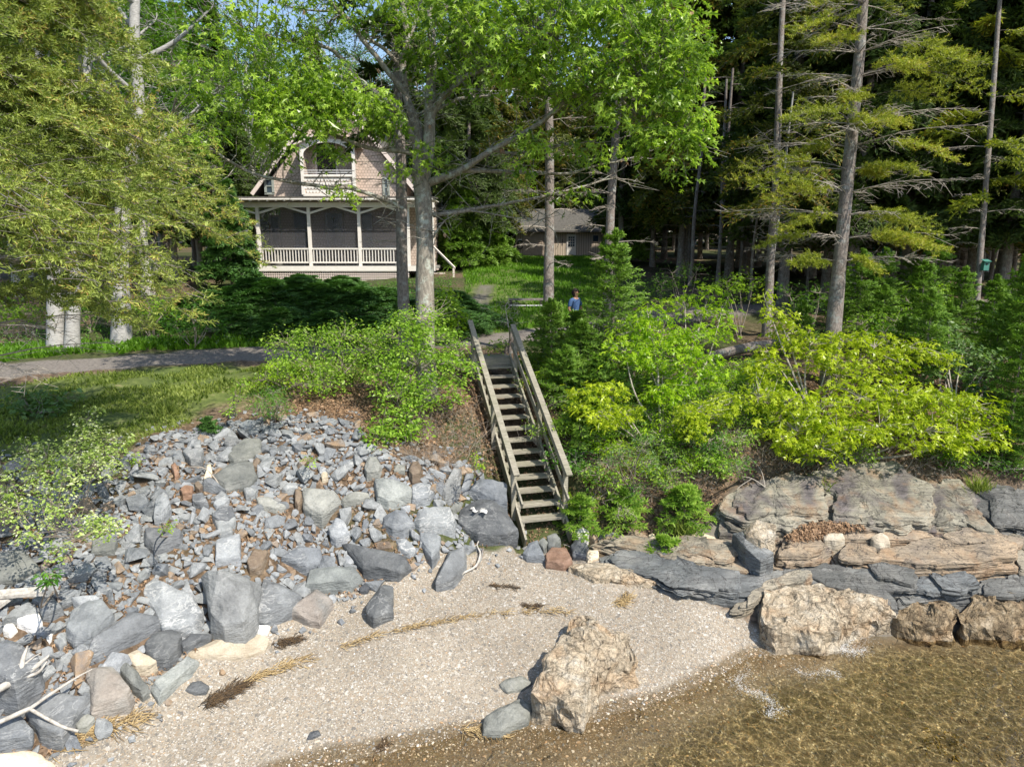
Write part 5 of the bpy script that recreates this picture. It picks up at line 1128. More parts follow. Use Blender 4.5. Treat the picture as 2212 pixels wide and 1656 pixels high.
b3 = lambda *q: [(737.3 + x / 3, 1106 + y / 3, r, l) for x, y, r, l in q]
branchthing('dead_root', 'twisted grey root lying from the charcoal boulder down to the gravel', 'root', [b3((655,515,.006,.02),(700,480,.012,.03),(790,410,.02,.05),(870,370,.022,.06),(900,300,.02,.08),(880,250,.015,.08),(910,205,.018,.1)), b3((910,205,.014,.1),(870,140,.01,.15),(850,60,.006,.2)), b3((910,205,.012,.1),(960,180,.008,.1),(1010,170,.005,.1)), b3((880,250,.012,.08),(820,270,.008,.06),(780,240,.005,.06))])
branchthing('dark_root', 'short dark root below the charcoal boulder', 'root', [b3((870,375,.03,.03),(905,320,.028,.06),(920,270,.02,.08))], 'bark_spruce')
branchthing('dead_branch', 'grey forked stick under the lowest stair tread', 'stick', [b3((1240,185,.012,.03),(1250,140,.016,.1),(1258,100,.01,.14)), b3((1245,150,.01,.08),(1210,130,.008,.06),(1190,128,.005,.05))])
branchthing('dead_branch', 'thin pale stick bridging the dark rounded stone by the stairs', 'stick', [b3((1440,180,.005,.2),(1480,200,.008,.2),(1530,250,.006,.2))])
branchthing('dead_branch', 'long pale dead branch sweeping down the bank right of the stairs', 'dead branch', [[(1600,1052,.006,.3),(1622,1062,.012,.35),(1650,1088,.018,.35),(1672,1105,.02,.3)],[(1622,1062,.01,.35),(1590,1075,.008,.25),(1578,1100,.005,.1)],[(1650,1086,.01,.35),(1640,1060,.007,.5),(1612,1040,.004,.6)]], 'twig_grey')
branchthing('dead_branch', 'slim bare stick lying across the upper left stone bank', 'stick', [[(405,1019,.006,.12),(440,1025,.012,.14),(462,1045,.014,.14),(480,1070,.01,.12)]], 'twig_grey')
branchthing('fallen_log', 'mossy fallen log on the wooded bank right of the stairs', 'log', [[(1530,790,.13,.25),(1600,778,.15,.28),(1690,762,.15,.3),(1760,756,.1,.3)]], 'bark_spruce', 12)
def weed(label, path, wdt, n, mat='litter', seed=0, dark=.1, ln_=.25):
    rs = np.random.default_rng(seed); P = np.array([gnd(*p) for p in path]); S = spline(P, 8); g = Geo(); A = []; B = []
    for k in range(n):
        i = rs.integers(0, len(S) - 1); d = nrm(S[min(i + 1, len(S) - 1)] - S[i]) if i < len(S) - 1 else nrm(S[i] - S[i - 1]); o = S[i] + np.r_[rs.normal(0, wdt, 2), 0]
        a = rs.normal(0, .5); dd = np.array([d[0] * math.cos(a) - d[1] * math.sin(a), d[0] * math.sin(a) + d[1] * math.cos(a), 0]); L = rs.uniform(.4, 1) * ln_
        m = o + dd * L * .5 + np.r_[rs.normal(0, .02, 2), 0]; e = o + dd * L; ps = []
        for q in (o, m, e): ps.append([q[0], q[1], float(hs([q[0]], [q[1]])[0]) + rs.uniform(.006, .05)])
        A += [ps[0], ps[1]]; B += [ps[1], ps[2]]
    segs(g, A, B, .005, .004, 3, np.repeat(rs.uniform(0, 1, len(A)), 6)); c = S.mean(0); c[2] = float(hs([c[0]], [c[1]])[0])
    g2 = Geo(); g2.add(g.verts() - c, g.Fs, np.concatenate(g.rn)); o = g2.build('dried_seaweed', M[mat]); o.location = tuple(c); return tag(o, label, 'seaweed')
N = NM('dry_straw_weed'); M['straw'] = N.fin(N.ramp(N.attr('rnd'), [(0, (.10, .065, .03)), (.4, (.26, .18, .08)), (1, (.48, .36, .18))]), .8)
N = NM('dark_weed'); M['dweed'] = N.fin(N.ramp(N.attr('rnd'), [(0, (.02, .015, .01)), (1, (.10, .06, .025))]), .6)
p3 = lambda l, ox=0: [(ox + x / 3, 1106 + y / 3) for x, y in l]
weed('thick strand of straw coloured seaweed right of the driftwood', p3([(360,1530),(520,1470),(700,1400),(960,1330)]), .05, 260, 'straw', 1)
weed('dark strand of seaweed in the middle of the left beach', p3([(1340,1255),(1440,1200),(1590,1120)]), .035, 240, 'dweed', 2)
weed('thin straw line running on from the dark seaweed strand', p3([(1590,1115),(1700,1060),(1850,1000),(2000,960)]), .03, 120, 'straw', 3)
weed('faint tide line of straw across the middle of the beach', p3([(0,885),(220,810),(450,750),(700,705),(1000,665),(1250,650),(1500,655)], 737.3), .03, 260, 'straw', 4, ln_=.18)
weed('short dark wisp of weed near the top of the gravel', p3([(960,480),(1050,488),(1140,500)], 737.3), .015, 70, 'dweed', 5, ln_=.15)
weed('dark knot of weed in the middle of the gravel', p3([(1160,605),(1230,620),(1290,610)], 737.3), .02, 80, 'dweed', 6, ln_=.12)
weed('tangled weed below the long blue grey ledge', p3([(1780,600),(1840,590),(1870,540)], 737.3), .05, 130, 'straw', 7, ln_=.16)
weed('olive kelp strand at the water edge below the striated slab', p3([(780,1415),(880,1425),(1000,1440),(1060,1435)], 737.3), .02, 120, 'straw', 8)
weed('dark wrack at the bottom of the wet gravel', p3([(225,1545),(260,1535),(300,1500)], 737.3), .03, 80, 'dweed', 9, ln_=.12)
weed('matted dark weed on the flat gravel right of the low cream rock', p3([(1790,870),(1860,845),(1950,830)]), .035, 160, 'dweed', 10, ln_=.12)
# ---------------------------------------------------------------- bench by the firs and bird house
def simple(nm, g, mat, par): o = g.build(nm, M[mat]); o.parent = par; return o
p = gpt(1136, 662); r = empty('bench', p, 'low dark bench with a pale edge standing on the grass behind the firs', 'bench')
g = Geo(); box(g, (0, 0, .34), (1.5, .4, .07)); simple('seat', g, 'bark_spruce', r); g = Geo(); box(g, (0, -.22, .1), (1.4, .03, .04)); simple('stretcher', g, 'metal_white', r)
for x in (-.65, .65):
    g = Geo(); box(g, (x, 0, .15), (.1, .36, .32)); simple('leg', g, 'dark_room', r)
# ---------------------------------------------------------------- foliage builders
OVAL = (np.array([[0, 0, 0], [.45, .30, .06], [1, 0, -.05], [.45, -.30, .06]]), np.array([[0, 3, 2, 1]]))
LANCE = (np.array([[0, 0, 0], [.5, .16, .05], [1, 0, -.08], [.5, -.16, .05]]), np.array([[0, 3, 2, 1]]))
LOBED = (np.array([[0, 0, 0], [.5, .10, .03], [1, 0, -.12], [.5, -.10, .03], [.22, .0, .0], [.42, .34, -.03], [.46, .08, .03], [.22, 0, 0], [.42, -.34, -.03], [.46, -.08, .03], [.55, .05, .03], [.80, .30, -.08], [.78, .03, 0], [.55, -.05, .03], [.80, -.30, -.08], [.78, -.03, 0]]),
         [np.array([[0, 3, 2, 1]]), np.array([[4, 5, 6], [9, 8, 7], [10, 11, 12], [15, 14, 13]])])
MAPLE = (np.array([[0, 0, 0], [.35, .16, .02], [1, 0, -.1], [.35, -.16, .02], [.2, .05, .02], [.62, .48, -.05], [.5, .08, .02], [.2, -.05, .02], [.62, -.48, -.05], [.5, -.08, .02]]),
         [np.array([[0, 3, 2, 1]]), np.array([[4, 5, 6], [9, 8, 7]])])
def rnd_frames(rs, n, up=1.0, droop=.25, az=None):
    """leaf frames: X along the leaf, Z its face, mostly upward"""
    a = rs.uniform(0, 2 * np.pi, n) if az is None else az
    X = np.c_[np.cos(a), np.sin(a), -np.abs(rs.normal(droop, .35, n))]; Z = np.c_[rs.normal(0, .55, (n, 2)), np.full(n, up)]
    X = nrm(X); Y = nrm(np.cross(Z, X)); Z = np.cross(X, Y); return X, Y, Z
def cluster_leaves(G, C, rs, per, spread, size, tmpl, lo=0.0, hi=.8, up=1.0, droop=.25, flat=.6, szv=.3):
    """C (n,3) twig ends; `per` leaves round each"""
    n = len(C); N_ = n * per; az = rs.uniform(0, 6.283, N_); O = np.repeat(C, per, 0); rr = rs.uniform(0, 1, N_) ** .6 * spread
    O = O + np.c_[np.cos(az) * rr, np.sin(az) * rr, rs.normal(0, .75, N_) * spread * flat]
    X, Y, Z = rnd_frames(rs, N_, up, droop, az + rs.normal(0, .5, N_)); S = size * (1 + rs.normal(0, szv, N_)).clip(.4, 1.8)
    cv = np.repeat(rs.uniform(lo, hi, n), per); rn = np.clip(cv + rs.normal(0, .16, N_), 0, hi)
    inst(G, tmpl[0], tmpl[1], O, X, Y, Z, S, rn)
def ell(rs, n, c, r, shell=.45):
    d = nrm(rs.normal(0, 1, (n, 3))); q = (shell + (1 - shell) * rs.random(n) ** .5)[:, None]; return np.asarray(c) + d * q * np.asarray(r)
def link(G, nodes, targets, r0, r1, sag=.0, rs=None, n=3):
    """thin curved branches from the nearest node to each target"""
    nodes = np.asarray(nodes); 
    d = np.linalg.norm(targets[:, None] - nodes[None, :, :3], axis=-1) + .35 * np.clip(nodes[None, :, 2] - targets[:, None, 2], 0, 9); i = d.argmin(1); A = nodes[i, :3]; Mid = (A + targets) / 2; L = np.linalg.norm(targets - A, axis=1)[:, None]
    j = (rs.normal(0, .08, (len(A), 3)) * L if rs is not None else 0); Mid = Mid + j + np.array([0, 0, -1.]) * sag * L
    segs(G, A, Mid, r0, (r0 + r1) / 2, n); segs(G, Mid, targets, (r0 + r1) / 2, r1, n); return A, Mid
# spruce bough: local X outward, Z up, unit length; returns shoots and twigs
def bough(seed, nside=26, nshoot=9, droopk=.25, wid=.42, hang=.3):
    rs = np.random.default_rng(seed); O = []; X = []; tw = []; ax = lambda t: np.array([t, .03 * math.sin(4 * t + seed), .10 * math.sin(t * 2.6) - droopk * t * t])
    for i in range(12): tw.append((ax(i / 12), ax((i + 1) / 12), .006 * (1 - i / 13)))
    for i in range(nside):
        t = .12 + .88 * (i + rs.random() * .5) / nside; sd = 1 if i % 2 else -1; L = wid * (1 - t) ** .6 * min(1, t * 2.5) * rs.uniform(.7, 1.15) + .05; a = R(rs.uniform(42, 68)) * sd
        o = ax(t); d = np.array([math.cos(a), math.sin(a), rs.normal(-.05, .25)]); e = o + d * L - [0, 0, hang * L * L * 1.5]; m = (o + e) / 2 + [0, 0, .03 * L]
        tw.append((o, m, .0022)); tw.append((m, e, .0015))
        k = max(3, int(nshoot * L / .25))
        for j in range(k):
            u = (j + .6) / k; p = o * (1 - u) ** 2 + 2 * u * (1 - u) * m + u * u * e; s2 = 1 if j % 2 else -1; aa = a + R(48) * s2 * rs.uniform(.5, 1.2) * (0 if j == k - 1 else 1)
            O.append(p); X.append([math.cos(aa), math.sin(aa), rs.normal(-.05, .5)])
    return np.array(O), nrm(np.array(X)), tw
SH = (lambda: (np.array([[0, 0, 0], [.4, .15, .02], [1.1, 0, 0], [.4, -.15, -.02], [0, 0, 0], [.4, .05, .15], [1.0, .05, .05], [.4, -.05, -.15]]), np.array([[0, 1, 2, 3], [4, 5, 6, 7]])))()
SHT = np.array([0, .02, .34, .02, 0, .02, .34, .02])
def _ndl():
    V = []; T = []; k = 0
    for t in (.05, .3, .55, .8):
        for j in range(3):
            a = j * 2.094 + t * 5; r = np.array([0, math.cos(a), math.sin(a)]); w_ = np.array([0, -math.sin(a), math.cos(a)]) * .055 + np.array([.03, 0, 0]); o = np.array([t, 0, 0]); V += [o - w_, o + w_, o + r * .30 + [.30, 0, 0]]; T += [0, 0, .30]
    V += [np.array([.8, -.06, 0]), np.array([.8, .06, 0]), np.array([1.15, 0, 0])]; T += [.1, .1, .38]
    return np.array(V), np.arange(len(V)).reshape(-1, 3), np.array(T)
NDL = _ndl()
BOUGHS = [bough(i, 28, 13, .22 + .06 * i, .40) for i in range(4)]
SPARSE = [bough(10 + i, 16, 6, .15, .30) for i in range(3)]
FIRB = [bough(20 + i, 16, 7, .05, .38, .0) for i in range(3)]
SPFINE = [bough(50 + i, 22, 17, .12 + .05 * i, .24, .2) for i in range(3)]
FINE = [bough(30 + i, 30, 22, .22 + .05 * i, .36, .35) for i in range(4)]
def put_bough(Gn, Gt, B, o, yaw, pitch, L, shoot, rs, roll=0.0, drop=0.0, bare=0.0, needles=False):
    O, X, tw = B; cy_, sy_ = math.cos(yaw), math.sin(yaw); cp, sp = math.cos(pitch), math.sin(pitch)
    Rm = np.array([[cy_, -sy_, 0], [sy_, cy_, 0], [0, 0, 1]]) @ np.array([[cp, 0, -sp], [0, 1, 0], [sp, 0, cp]]) @ np.array([[1, 0, 0], [0, math.cos(roll), -math.sin(roll)], [0, math.sin(roll), math.cos(roll)]])
    k = rs.random(len(O)) > drop
    if bare: k &= (O[:, 0] > bare)
    P = o + (O[k] * L) @ Rm.T; D = nrm(X[k] @ Rm.T + rs.normal(0, .18, (k.sum(), 3))); a, b = frames(D)
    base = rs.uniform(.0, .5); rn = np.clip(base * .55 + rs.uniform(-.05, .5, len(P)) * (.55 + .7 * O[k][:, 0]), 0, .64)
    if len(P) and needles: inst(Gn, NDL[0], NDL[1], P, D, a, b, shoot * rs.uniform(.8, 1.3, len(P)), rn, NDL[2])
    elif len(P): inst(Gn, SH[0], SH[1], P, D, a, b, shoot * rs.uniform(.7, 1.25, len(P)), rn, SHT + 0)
    A = np.array([t[0] for t in tw]); Bb = np.array([t[1] for t in tw]); r = np.array([t[2] for t in tw]); segs(Gt, o + (A * L) @ Rm.T, o + (Bb * L) @ Rm.T, r * L * .8, r * L * .55, 3)
def dead_twigs(G, o, yaw, L, rs, n=10, pitch=-.1):
    d = np.array([math.cos(yaw) * math.cos(pitch), math.sin(yaw) * math.cos(pitch), math.sin(pitch)]); P = [o + d * L * t + [0, 0, .08 * L * math.sin(3 * t) + .12 * L * t * t] for t in np.linspace(0, 1, 6)]
    P = np.array(P); segs(G, P[:-1], P[1:], .016 * np.linspace(1, .4, 5), .016 * np.linspace(.85, .25, 5), 4)
    A = []; Bq = []
    for k in range(n):
        t = rs.uniform(.25, 1); p = P[0] + (P[-1] - P[0]) * t; i = min(int(t * 5), 4); p = P[i] + (P[i + 1] - P[i]) * (t * 5 - i); a = yaw + rs.choice([-1, 1]) * rs.uniform(.4, 1.1); l = L * rs.uniform(.12, .3) * (1.2 - t * .6)
        q = p + np.array([math.cos(a), math.sin(a), rs.normal(-.15, .3)]) * l; A.append(p); Bq.append(q)
        for _ in range(3):
            w_ = rs.uniform(.3, 1); b = a + rs.normal(0, .8); s = p + (q - p) * w_; A.append(s); Bq.append(s + np.array([math.cos(b), math.sin(b), rs.normal(-.2, .4)]) * l * .45)
    segs(G, np.array(A), np.array(Bq), .005, .002, 3)
def trunk_tube(g, base, top, r0, r1, n=12, wob=.05, seed=0, flare=.35, sides=12):
    base = np.asarray(base, float); top = np.asarray(top, float); t = np.linspace(0, 1, n); P = base + (top - base) * t[:, None]; L = np.linalg.norm(top - base)
    P[:, :2] += fbm(np.c_[t * 3 + seed, t * 0, t * 0], 2, seed)[:, None] * wob * L * .1 * np.sin(t * np.pi)[:, None]
    r = r0 + (r1 - r0) * t + r0 * flare * np.exp(-t * L / .35); S = spline(P, 3); rr = np.interp(np.linspace(0, 1, len(S)), t, r); tube(g, S, rr, sides, .5, bump=.10); return S, rr
# ---- spruce trees
def spruce(name, label, base, top, r0, boughs, needle, shoot, rs, dead=(), cat='spruce tree', group=None, bset=None, bark='bark_spruce', drop=0.0, bare=.0, needles=False):
    bset = bset or BOUGHS; base = np.asarray(base, float); root = empty(name, base, label, cat, group); g = Geo(); S, rr = trunk_tube(g, base - [0, 0, .3], top, r0, .05, 12, .05, int(abs(base[0]) * 10) % 50)
    gn = Geo(); 
    for k, (z, yaw, L, pitch) in enumerate(boughs):
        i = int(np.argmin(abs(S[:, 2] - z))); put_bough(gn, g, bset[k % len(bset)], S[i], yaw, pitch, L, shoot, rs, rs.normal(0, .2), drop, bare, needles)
    g.build('trunk', M[bark], root, smooth=True)
    if gn.n: gn.build('crown', M[needle], root)
    if len(dead):
        gd = Geo()
        for z, yaw, L in dead: i = int(np.argmin(abs(S[:, 2] - z))); dead_twigs(gd, S[i], yaw, L, rs, 12)
        gd.build('dead_branches', M['twig_grey'], root)['kind'] = 'stuff'
    return root
# front left spruce: its trunk stands just outside the left edge
rs = np.random.default_rng(3)
fb = gpt(-12, 1140); ftop = at(-60, -500, 11.2); ftop = np.array([fb[0] - .5, fb[1] + .3, 19.0])
def Lf(z): return np.interp(z, [5.0, 6.5, 8.5, 10.5, 14, 18], [3.6, 4.7, 3.9, 3.1, 2.2, .8])
bl = []
for z in np.arange(6.1, 17.5, .25):
    for _ in range(2 if z > 8.3 or rs.random() < .5 else 1):
        yaw = rs.uniform(-1.5, 1.5) if rs.random() < .85 else rs.uniform(0, 6.28); bl.append((z, yaw, Lf(z) * rs.uniform(.6, 1.08) * (1.0 if abs(yaw) < .9 else .75), rs.uniform(-.12, .12)))
for k in range(30): z = rs.uniform(7, 13); bl.append((z, rs.uniform(-.8, .6), Lf(z) * rs.uniform(.85, 1.15), rs.uniform(-.1, .14)))
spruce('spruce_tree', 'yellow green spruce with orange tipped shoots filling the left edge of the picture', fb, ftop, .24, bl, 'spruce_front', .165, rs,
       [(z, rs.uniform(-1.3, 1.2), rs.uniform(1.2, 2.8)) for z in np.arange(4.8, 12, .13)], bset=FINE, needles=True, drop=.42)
# tall bright spruce on the right bank
tb = gpt(1790, 832); ttop = at(1868, -20, 17.6); d_ = ttop - tb; ttop = tb + d_ * 1.9
bl = []
for px, py, side, Lx in [(1862,120,-1,2.6),(1862,90,1,2.8),(1868,30,-1,2.2),(1866,180,1,3.0),(1860,230,-1,1.6),(1858,250,-1,3.4),(1858,215,1,2.4),(1855,330,-1,1.5),(1850,345,1,1.3),(1850,365,-1,3.6),(1848,375,1,1.9),(1845,440,-1,2.8),(1842,455,1,2.2),(1840,470,1,2.6),(1838,420,-1,3.4),(1836,540,-1,2.3),(1834,520,1,2.4),(1830,500,1,2.9),(1870,-30,-1,3.0),(1872,-60,1,3.0),(1862,150,1,3.3),(1862,60,-1,3.1),(1858,290,1,2.8)]:
    z = at(px, py, 17.7)[2]; yaw = (0 if side > 0 else math.pi) + rs.normal(0, .35) - (.35 * side); bl.append((z, yaw, Lx * .9, rs.uniform(-.1, .1)))
    if rs.random() < .35: bl.append((z - .3, yaw - .6 * side + rs.normal(0, .3), Lx * .6, rs.uniform(-.15, .05)))
for z in np.arange(tb[2] + 9.5, ttop[2] - .5, .4): bl.append((z, rs.uniform(0, 6.28), np.interp(z, [10, 14, 22], [3.0, 2.6, .6]), .05))
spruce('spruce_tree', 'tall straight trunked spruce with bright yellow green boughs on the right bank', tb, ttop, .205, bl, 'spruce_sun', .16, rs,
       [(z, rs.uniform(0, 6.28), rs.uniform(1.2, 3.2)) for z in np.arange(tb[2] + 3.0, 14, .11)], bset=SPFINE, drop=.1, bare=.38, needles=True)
# mid distance bare spruce trunks with boughs high up
MID = [(1187,690,20.5,.17,1181,340,'grey spruce trunk in front of the shed, right of the oak'),(1308,650,22.5,.17,1336,255,'leaning grey spruce trunk left of the dark wood, in front of the shed end'),(1660,668,23.5,.15,1672,430,'slim spruce trunk left of the tall bright spruce'),
       (2168,648,26,.22,2180,430,'thick dark spruce trunk at the right edge of the wood'),(2112,672,22.5,.10,2128,420,'thin bare spruce trunk in front of the thick one at the right edge')]
for i, (px, py, D, r, tx, ty, lab) in enumerate(MID):
    b = at(px, py, D); b[2] = G3(b[0], b[1]); t = at(tx, ty, D); top = b + (t - b) * (2.6 if i < 2 else 2.8); top[2] = min(top[2], b[2] + 18); zlo = b[2] + (6.5 if i < 2 else 4.2)
    top = b + (t - b) * ((18 + b[2] - b[2]) / max(t[2] - b[2], .1)) if False else b + (t - b) / max(t[2] - b[2], .1) * 17
    bl = [(z, rs.uniform(0, 6.28), np.interp(z, [zlo, zlo + 3, b[2] + 17], [2.2, 2.6, .6]) * rs.uniform(.7, 1.1), rs.uniform(-.2, .1)) for z in np.arange(zlo, b[2] + 16.5, .42 if i < 2 else .26 if i != 4 else .6)]
    spruce('spruce_tree', lab, b, top, r, bl, 'spruce' if i != 4 else 'spruce_sun', .19, rs, [(z, rs.uniform(0, 6.28), rs.uniform(.8, 1.8)) for z in np.arange(b[2] + 3.0, zlo + 2, .35)], drop=.1)
# spruce beside the oak (dark straight stem just left of it)
b = at(876, 700, 19); b[2] = G3(b[0], b[1]); t = at(858, 200, 19); top = b + (t - b) / (t[2] - b[2]) * 17
bl = [(z, rs.uniform(0, 6.28), 2.2 * rs.uniform(.6, 1), rs.uniform(-.2, .1)) for z in np.arange(b[2] + 6.2, b[2] + 16.5, .3)]
spruce('spruce_tree', 'dark straight spruce stem immediately left of the oak trunk', b, top, .185, bl, 'spruce_dark', .2, rs, [(z, rs.uniform(0, 6.28), rs.uniform(.8, 1.6)) for z in np.arange(b[2] + 3.4, b[2] + 8, .3)])
# small white stem
b = at(1655, 640, 24); b[2] = G3(b[0], b[1]); r_ = empty('birch_tree', b, 'thin white birch stem touching the slim spruce trunk', 'birch tree'); g = Geo(); trunk_tube(g, b - [0, 0, .2], b + [.5, .2, 8], .06, .03, 8, .05, 3, .1, 8); g.build('trunk', M['bark_birch'], r_, smooth=True)
# ---- the dark wood: three spruce kinds, copied
def wood_spruce(seed, H, zl, needle, label):
    rs = np.random.default_rng(seed); bl = []
    for z in np.arange(zl, H - .4, .21):
        for _ in range(2): bl.append((z, rs.uniform(0, 6.28), np.interp(z, [zl, zl + 3, H], [2.5, 3.0, .4]) * rs.uniform(.6, 1.15), rs.uniform(-.28, .1)))
    return spruce('spruce_tree', label, (0, 300 + seed * 10, 0), (rs.normal(0, .4), 300 + seed * 10, H), .19, bl, needle, .25, rs, [(z, rs.uniform(0, 6.28), rs.uniform(.8, 2.4)) for z in np.arange(1.5, zl + 1, .3)], drop=.05, group='dark spruces of the wood')
WL = 'dark spruce with dead lower branches in the shaded wood'
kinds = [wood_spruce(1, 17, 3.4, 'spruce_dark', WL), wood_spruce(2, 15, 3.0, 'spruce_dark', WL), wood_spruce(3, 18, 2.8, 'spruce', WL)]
spots = []
# right wood
for row, (D, n, x0, x1) in enumerate([(26, 6, 1800, 2330), (30, 8, 1640, 2330), (36, 10, 1430, 2330), (39, 8, 1450, 2330), (42, 12, 1380, 2350), (50, 13, 1350, 2300), (58, 14, 1330, 2350), (70, 22, 900, 2400)]):
    for k in range(n):
        px = x0 + (x1 - x0) * (k + .5 + rs.uniform(-.35, .35)) / n
        if 1100 < px < 1330 and D < 64: continue
        if 1920 < px < 2060 and 30 < D < 62 and rs.random() < .75: continue
        spots.append((px, D + rs.uniform(-1.5, 1.5)))
# behind the lawn on both sides of the shed, and behind the cottage
spots += [(1000, 44), (1040, 49), (985, 52), (1080, 53), (1060, 64), (950, 58), (1015, 40), (1345, 50), (1340, 41), (1120, 67), (1180, 66), (1240, 67), (1300, 66), (300, 46), (120, 42), (-60, 38), (420, 50), (520, 48), (470, 40), (600, 60), (800, 60), (900, 56), (700, 62), (200, 36), (360, 34)]
first = {}
for i, (px, D) in enumerate(spots):
    p = at(px, 537, D); z = G3(p[0], p[1], -.1); k = 2 if (D > 45 and i % 3) else i % 3; s = rs.uniform(.85, 1.15)
    if k not in first: first[k] = 1; kinds[k].location = (p[0], p[1], z); kinds[k].rotation_euler = (0, 0, rs.uniform(0, 6.28)); kinds[k].scale = (s, s, s)
    else: copy_tree(kinds[k], (p[0], p[1], z), rs.uniform(0, 6.28), s)
# extra slim bare poles inside the wood
pg = Geo(); trunk_tube(pg, (0, 0, -.2), (.25, .1, 9), .085, .05, 8, .08, 5, .2, 8)
for k in range(14): z = rs.uniform(1.5, 8.5); dead_twigs(pg, np.array([.25 * z / 9, 0, z]), rs.uniform(0, 6.28), rs.uniform(.5, 1.3), rs, 5)
pole0 = empty('dead_spruce', (0, 0, 0), 'thin dead spruce pole standing in the shaded wood', 'dead tree', 'thin dead poles of the wood'); pg.build('trunk', M['bark_spruce'], pole0)
for i in range(34):
    px = rs.uniform(1480, 2260); D = rs.uniform(29, 48)
    if px < 1500 and D < 30: px += 180
    p = at(px, 537, D); q = (p[0], p[1], G3(p[0], p[1]))
    if i == 0: pole0.location = q
    else: copy_tree(pole0, q, rs.uniform(0, 6.28), rs.uniform(.7, 1.2))
# far wood as one mass closing the view
g = Geo(); n = 26000; x = rs.uniform(-75, 85, n); y = 78 + rs.uniform(0, 10, n); z = 5.5 + rs.uniform(0, 1, n) ** .8 * (17 + 4 * vnoise(np.c_[x * .2, x * 0, x * 0])); C = np.c_[x, y, z]; C[:, 2] -= 1
O = C; D3 = nrm(np.c_[rs.normal(0, 1, (n, 2)), rs.normal(-.3, .4, n)]); a, b = frames(D3); inst(g, SH[0] * [1, 1.6, 1.6], SH[1], O, D3, a, b, rs.uniform(.9, 2.0, n), rs.uniform(0, .6, n))
tag(g.build('far_wood', M['spruce_dark']), 'distant mass of dark evergreens closing the view', 'wood', kind='stuff')

# ---------------------------------------------------------------- the oak in the middle
rs = np.random.default_rng(21)
def L3(*q, D0=17.0): return [np.r_[at(px, py, D0 + dd), r] for px, py, dd, r in q]
ob = gpt(928, 905); 
limbs = [
 L3((928,915,.0,.27),(922,800,.0,.24),(918,640,.05,.215),(917,520,.0,.205),(914,430,.0,.20),(910,380,0,.20),(905,330,0,.15),(905,290,.0,.125),(892,250,.0,.11),(878,210,.0,.09),(870,140,.1,.085),(880,90,.1,.08),(872,20,.1,.07),(868,-60,.1,.06),(860,-200,.3,.04)),
 L3((914,400,.0,.15),(925,330,-.1,.15),(928,270,-.2,.14),(930,200,-.2,.125),(934,120,-.1,.11),(930,50,0,.09),(925,-40,0,.07),(915,-200,0,.04)),
 L3((928,265,-.2,.10),(945,225,-.3,.085),(975,195,-.6,.07),(1010,165,-1.,.055),(1070,135,-1.5,.04),(1130,100,-2,.025),(1180,85,-2.3,.012)),
 L3((925,395,.0,.11),(950,385,-.2,.095),(985,370,-.4,.085),(1030,345,-.7,.075),(1090,310,-1.1,.065),(1160,270,-1.4,.055),(1230,215,-1.8,.045),(1310,185,-2.2,.033),(1390,150,-2.5,.018),(1450,130,-2.8,.01)),
 L3((985,370,-.4,.06),(1060,368,-.3,.05),(1140,375,0,.045),(1240,370,.2,.032),(1330,350,.3,.02),(1400,335,.4,.01)),
 L3((935,465,.2,.06),(1010,455,.4,.048),(1090,440,.8,.04),(1180,425,1.1,.035),(1250,405,1.3,.028),(1330,385,1.5,.018),(1390,400,1.6,.008)),
 L3((1010,455,.4,.025),(1080,465,.4,.018),(1150,475,.3,.012),(1190,465,.3,.006)),
 L3((870,450,.1,.05),(820,425,-.2,.055),(760,410,-.4,.05),(690,405,-.6,.045),(610,390,-.9,.04),(540,370,-1.2,.033),(470,335,-1.5,.025),(400,285,-1.8,.014),(370,255,-2,.008)),
 L3((897,335,.0,.06),(860,325,-.2,.055),(800,320,-.4,.05),(740,300,-.6,.045),(680,270,-.8,.042),(600,240,-1.0,.036),(520,205,-1.2,.03),(430,175,-1.4,.02),(370,140,-1.6,.01)),
 L3((905,330,0,.075),(880,270,-.1,.07),(850,225,-.3,.068),(810,200,-.4,.065),(770,165,-.5,.06),(735,125,-.6,.05),(680,95,-.8,.04),(600,80,-1,.026),(520,60,-1.2,.014)),
 L3((885,215,0,.07),(850,170,-.2,.068),(800,110,-.3,.065),(760,55,-.4,.055),(720,10,-.5,.045),(670,-60,-.6,.03)),
 L3((872,150,.1,.05),(830,105,0,.048),(785,75,-.1,.045),(745,35,-.1,.04),(700,20,0,.03),(640,20,0,.015)),
 L3((905,300,0,.04),(860,245,.2,.035),(820,215,.3,.03),(760,200,.3,.02),(690,205,.3,.01)),
 L3((878,95,.1,.06),(900,40,.2,.055),(915,-10,.3,.045),(930,-80,.3,.03)),
 L3((934,120,-.1,.05),(985,60,-.3,.045),(1040,10,-.5,.04),(1110,-30,-.8,.03),(1220,-60,-1.2,.015)),
 L3((940,240,-.2,.05),(990,215,.3,.04),(1050,205,.8,.03),(1120,190,1.2,.015)),
 L3((1060,325,-.9,.04),(1120,330,-.8,.03),(1200,318,-.8,.022),(1290,300,-.9,.012)),
 L3((930,520,-.1,.025),(950,490,-.2,.022),(968,478,-.2,.010)),
]
limbs += [L3((930,60,0,.05),(1000,-10,-.6,.045),(1100,-80,-1.2,.03),(1250,-120,-1.8,.015)), L3((800,-20,-.5,.035),(700,-80,-1,.03),(560,-120,-1.6,.015)), L3((1310,185,-2.2,.03),(1370,240,-2.3,.022),(1430,270,-2.4,.014),(1480,300,-2.4,.008)), L3((1390,150,-2.5,.018),(1450,60,-2.4,.014),(1490,20,-2.4,.008)), L3((1100,-30,-.8,.03),(1250,20,-1.4,.025),(1380,10,-1.8,.018),(1470,-20,-2,.01))]
root = empty('oak_tree', ob, 'big grey barked oak with spreading limbs and bright new leaves in the middle', 'oak tree')
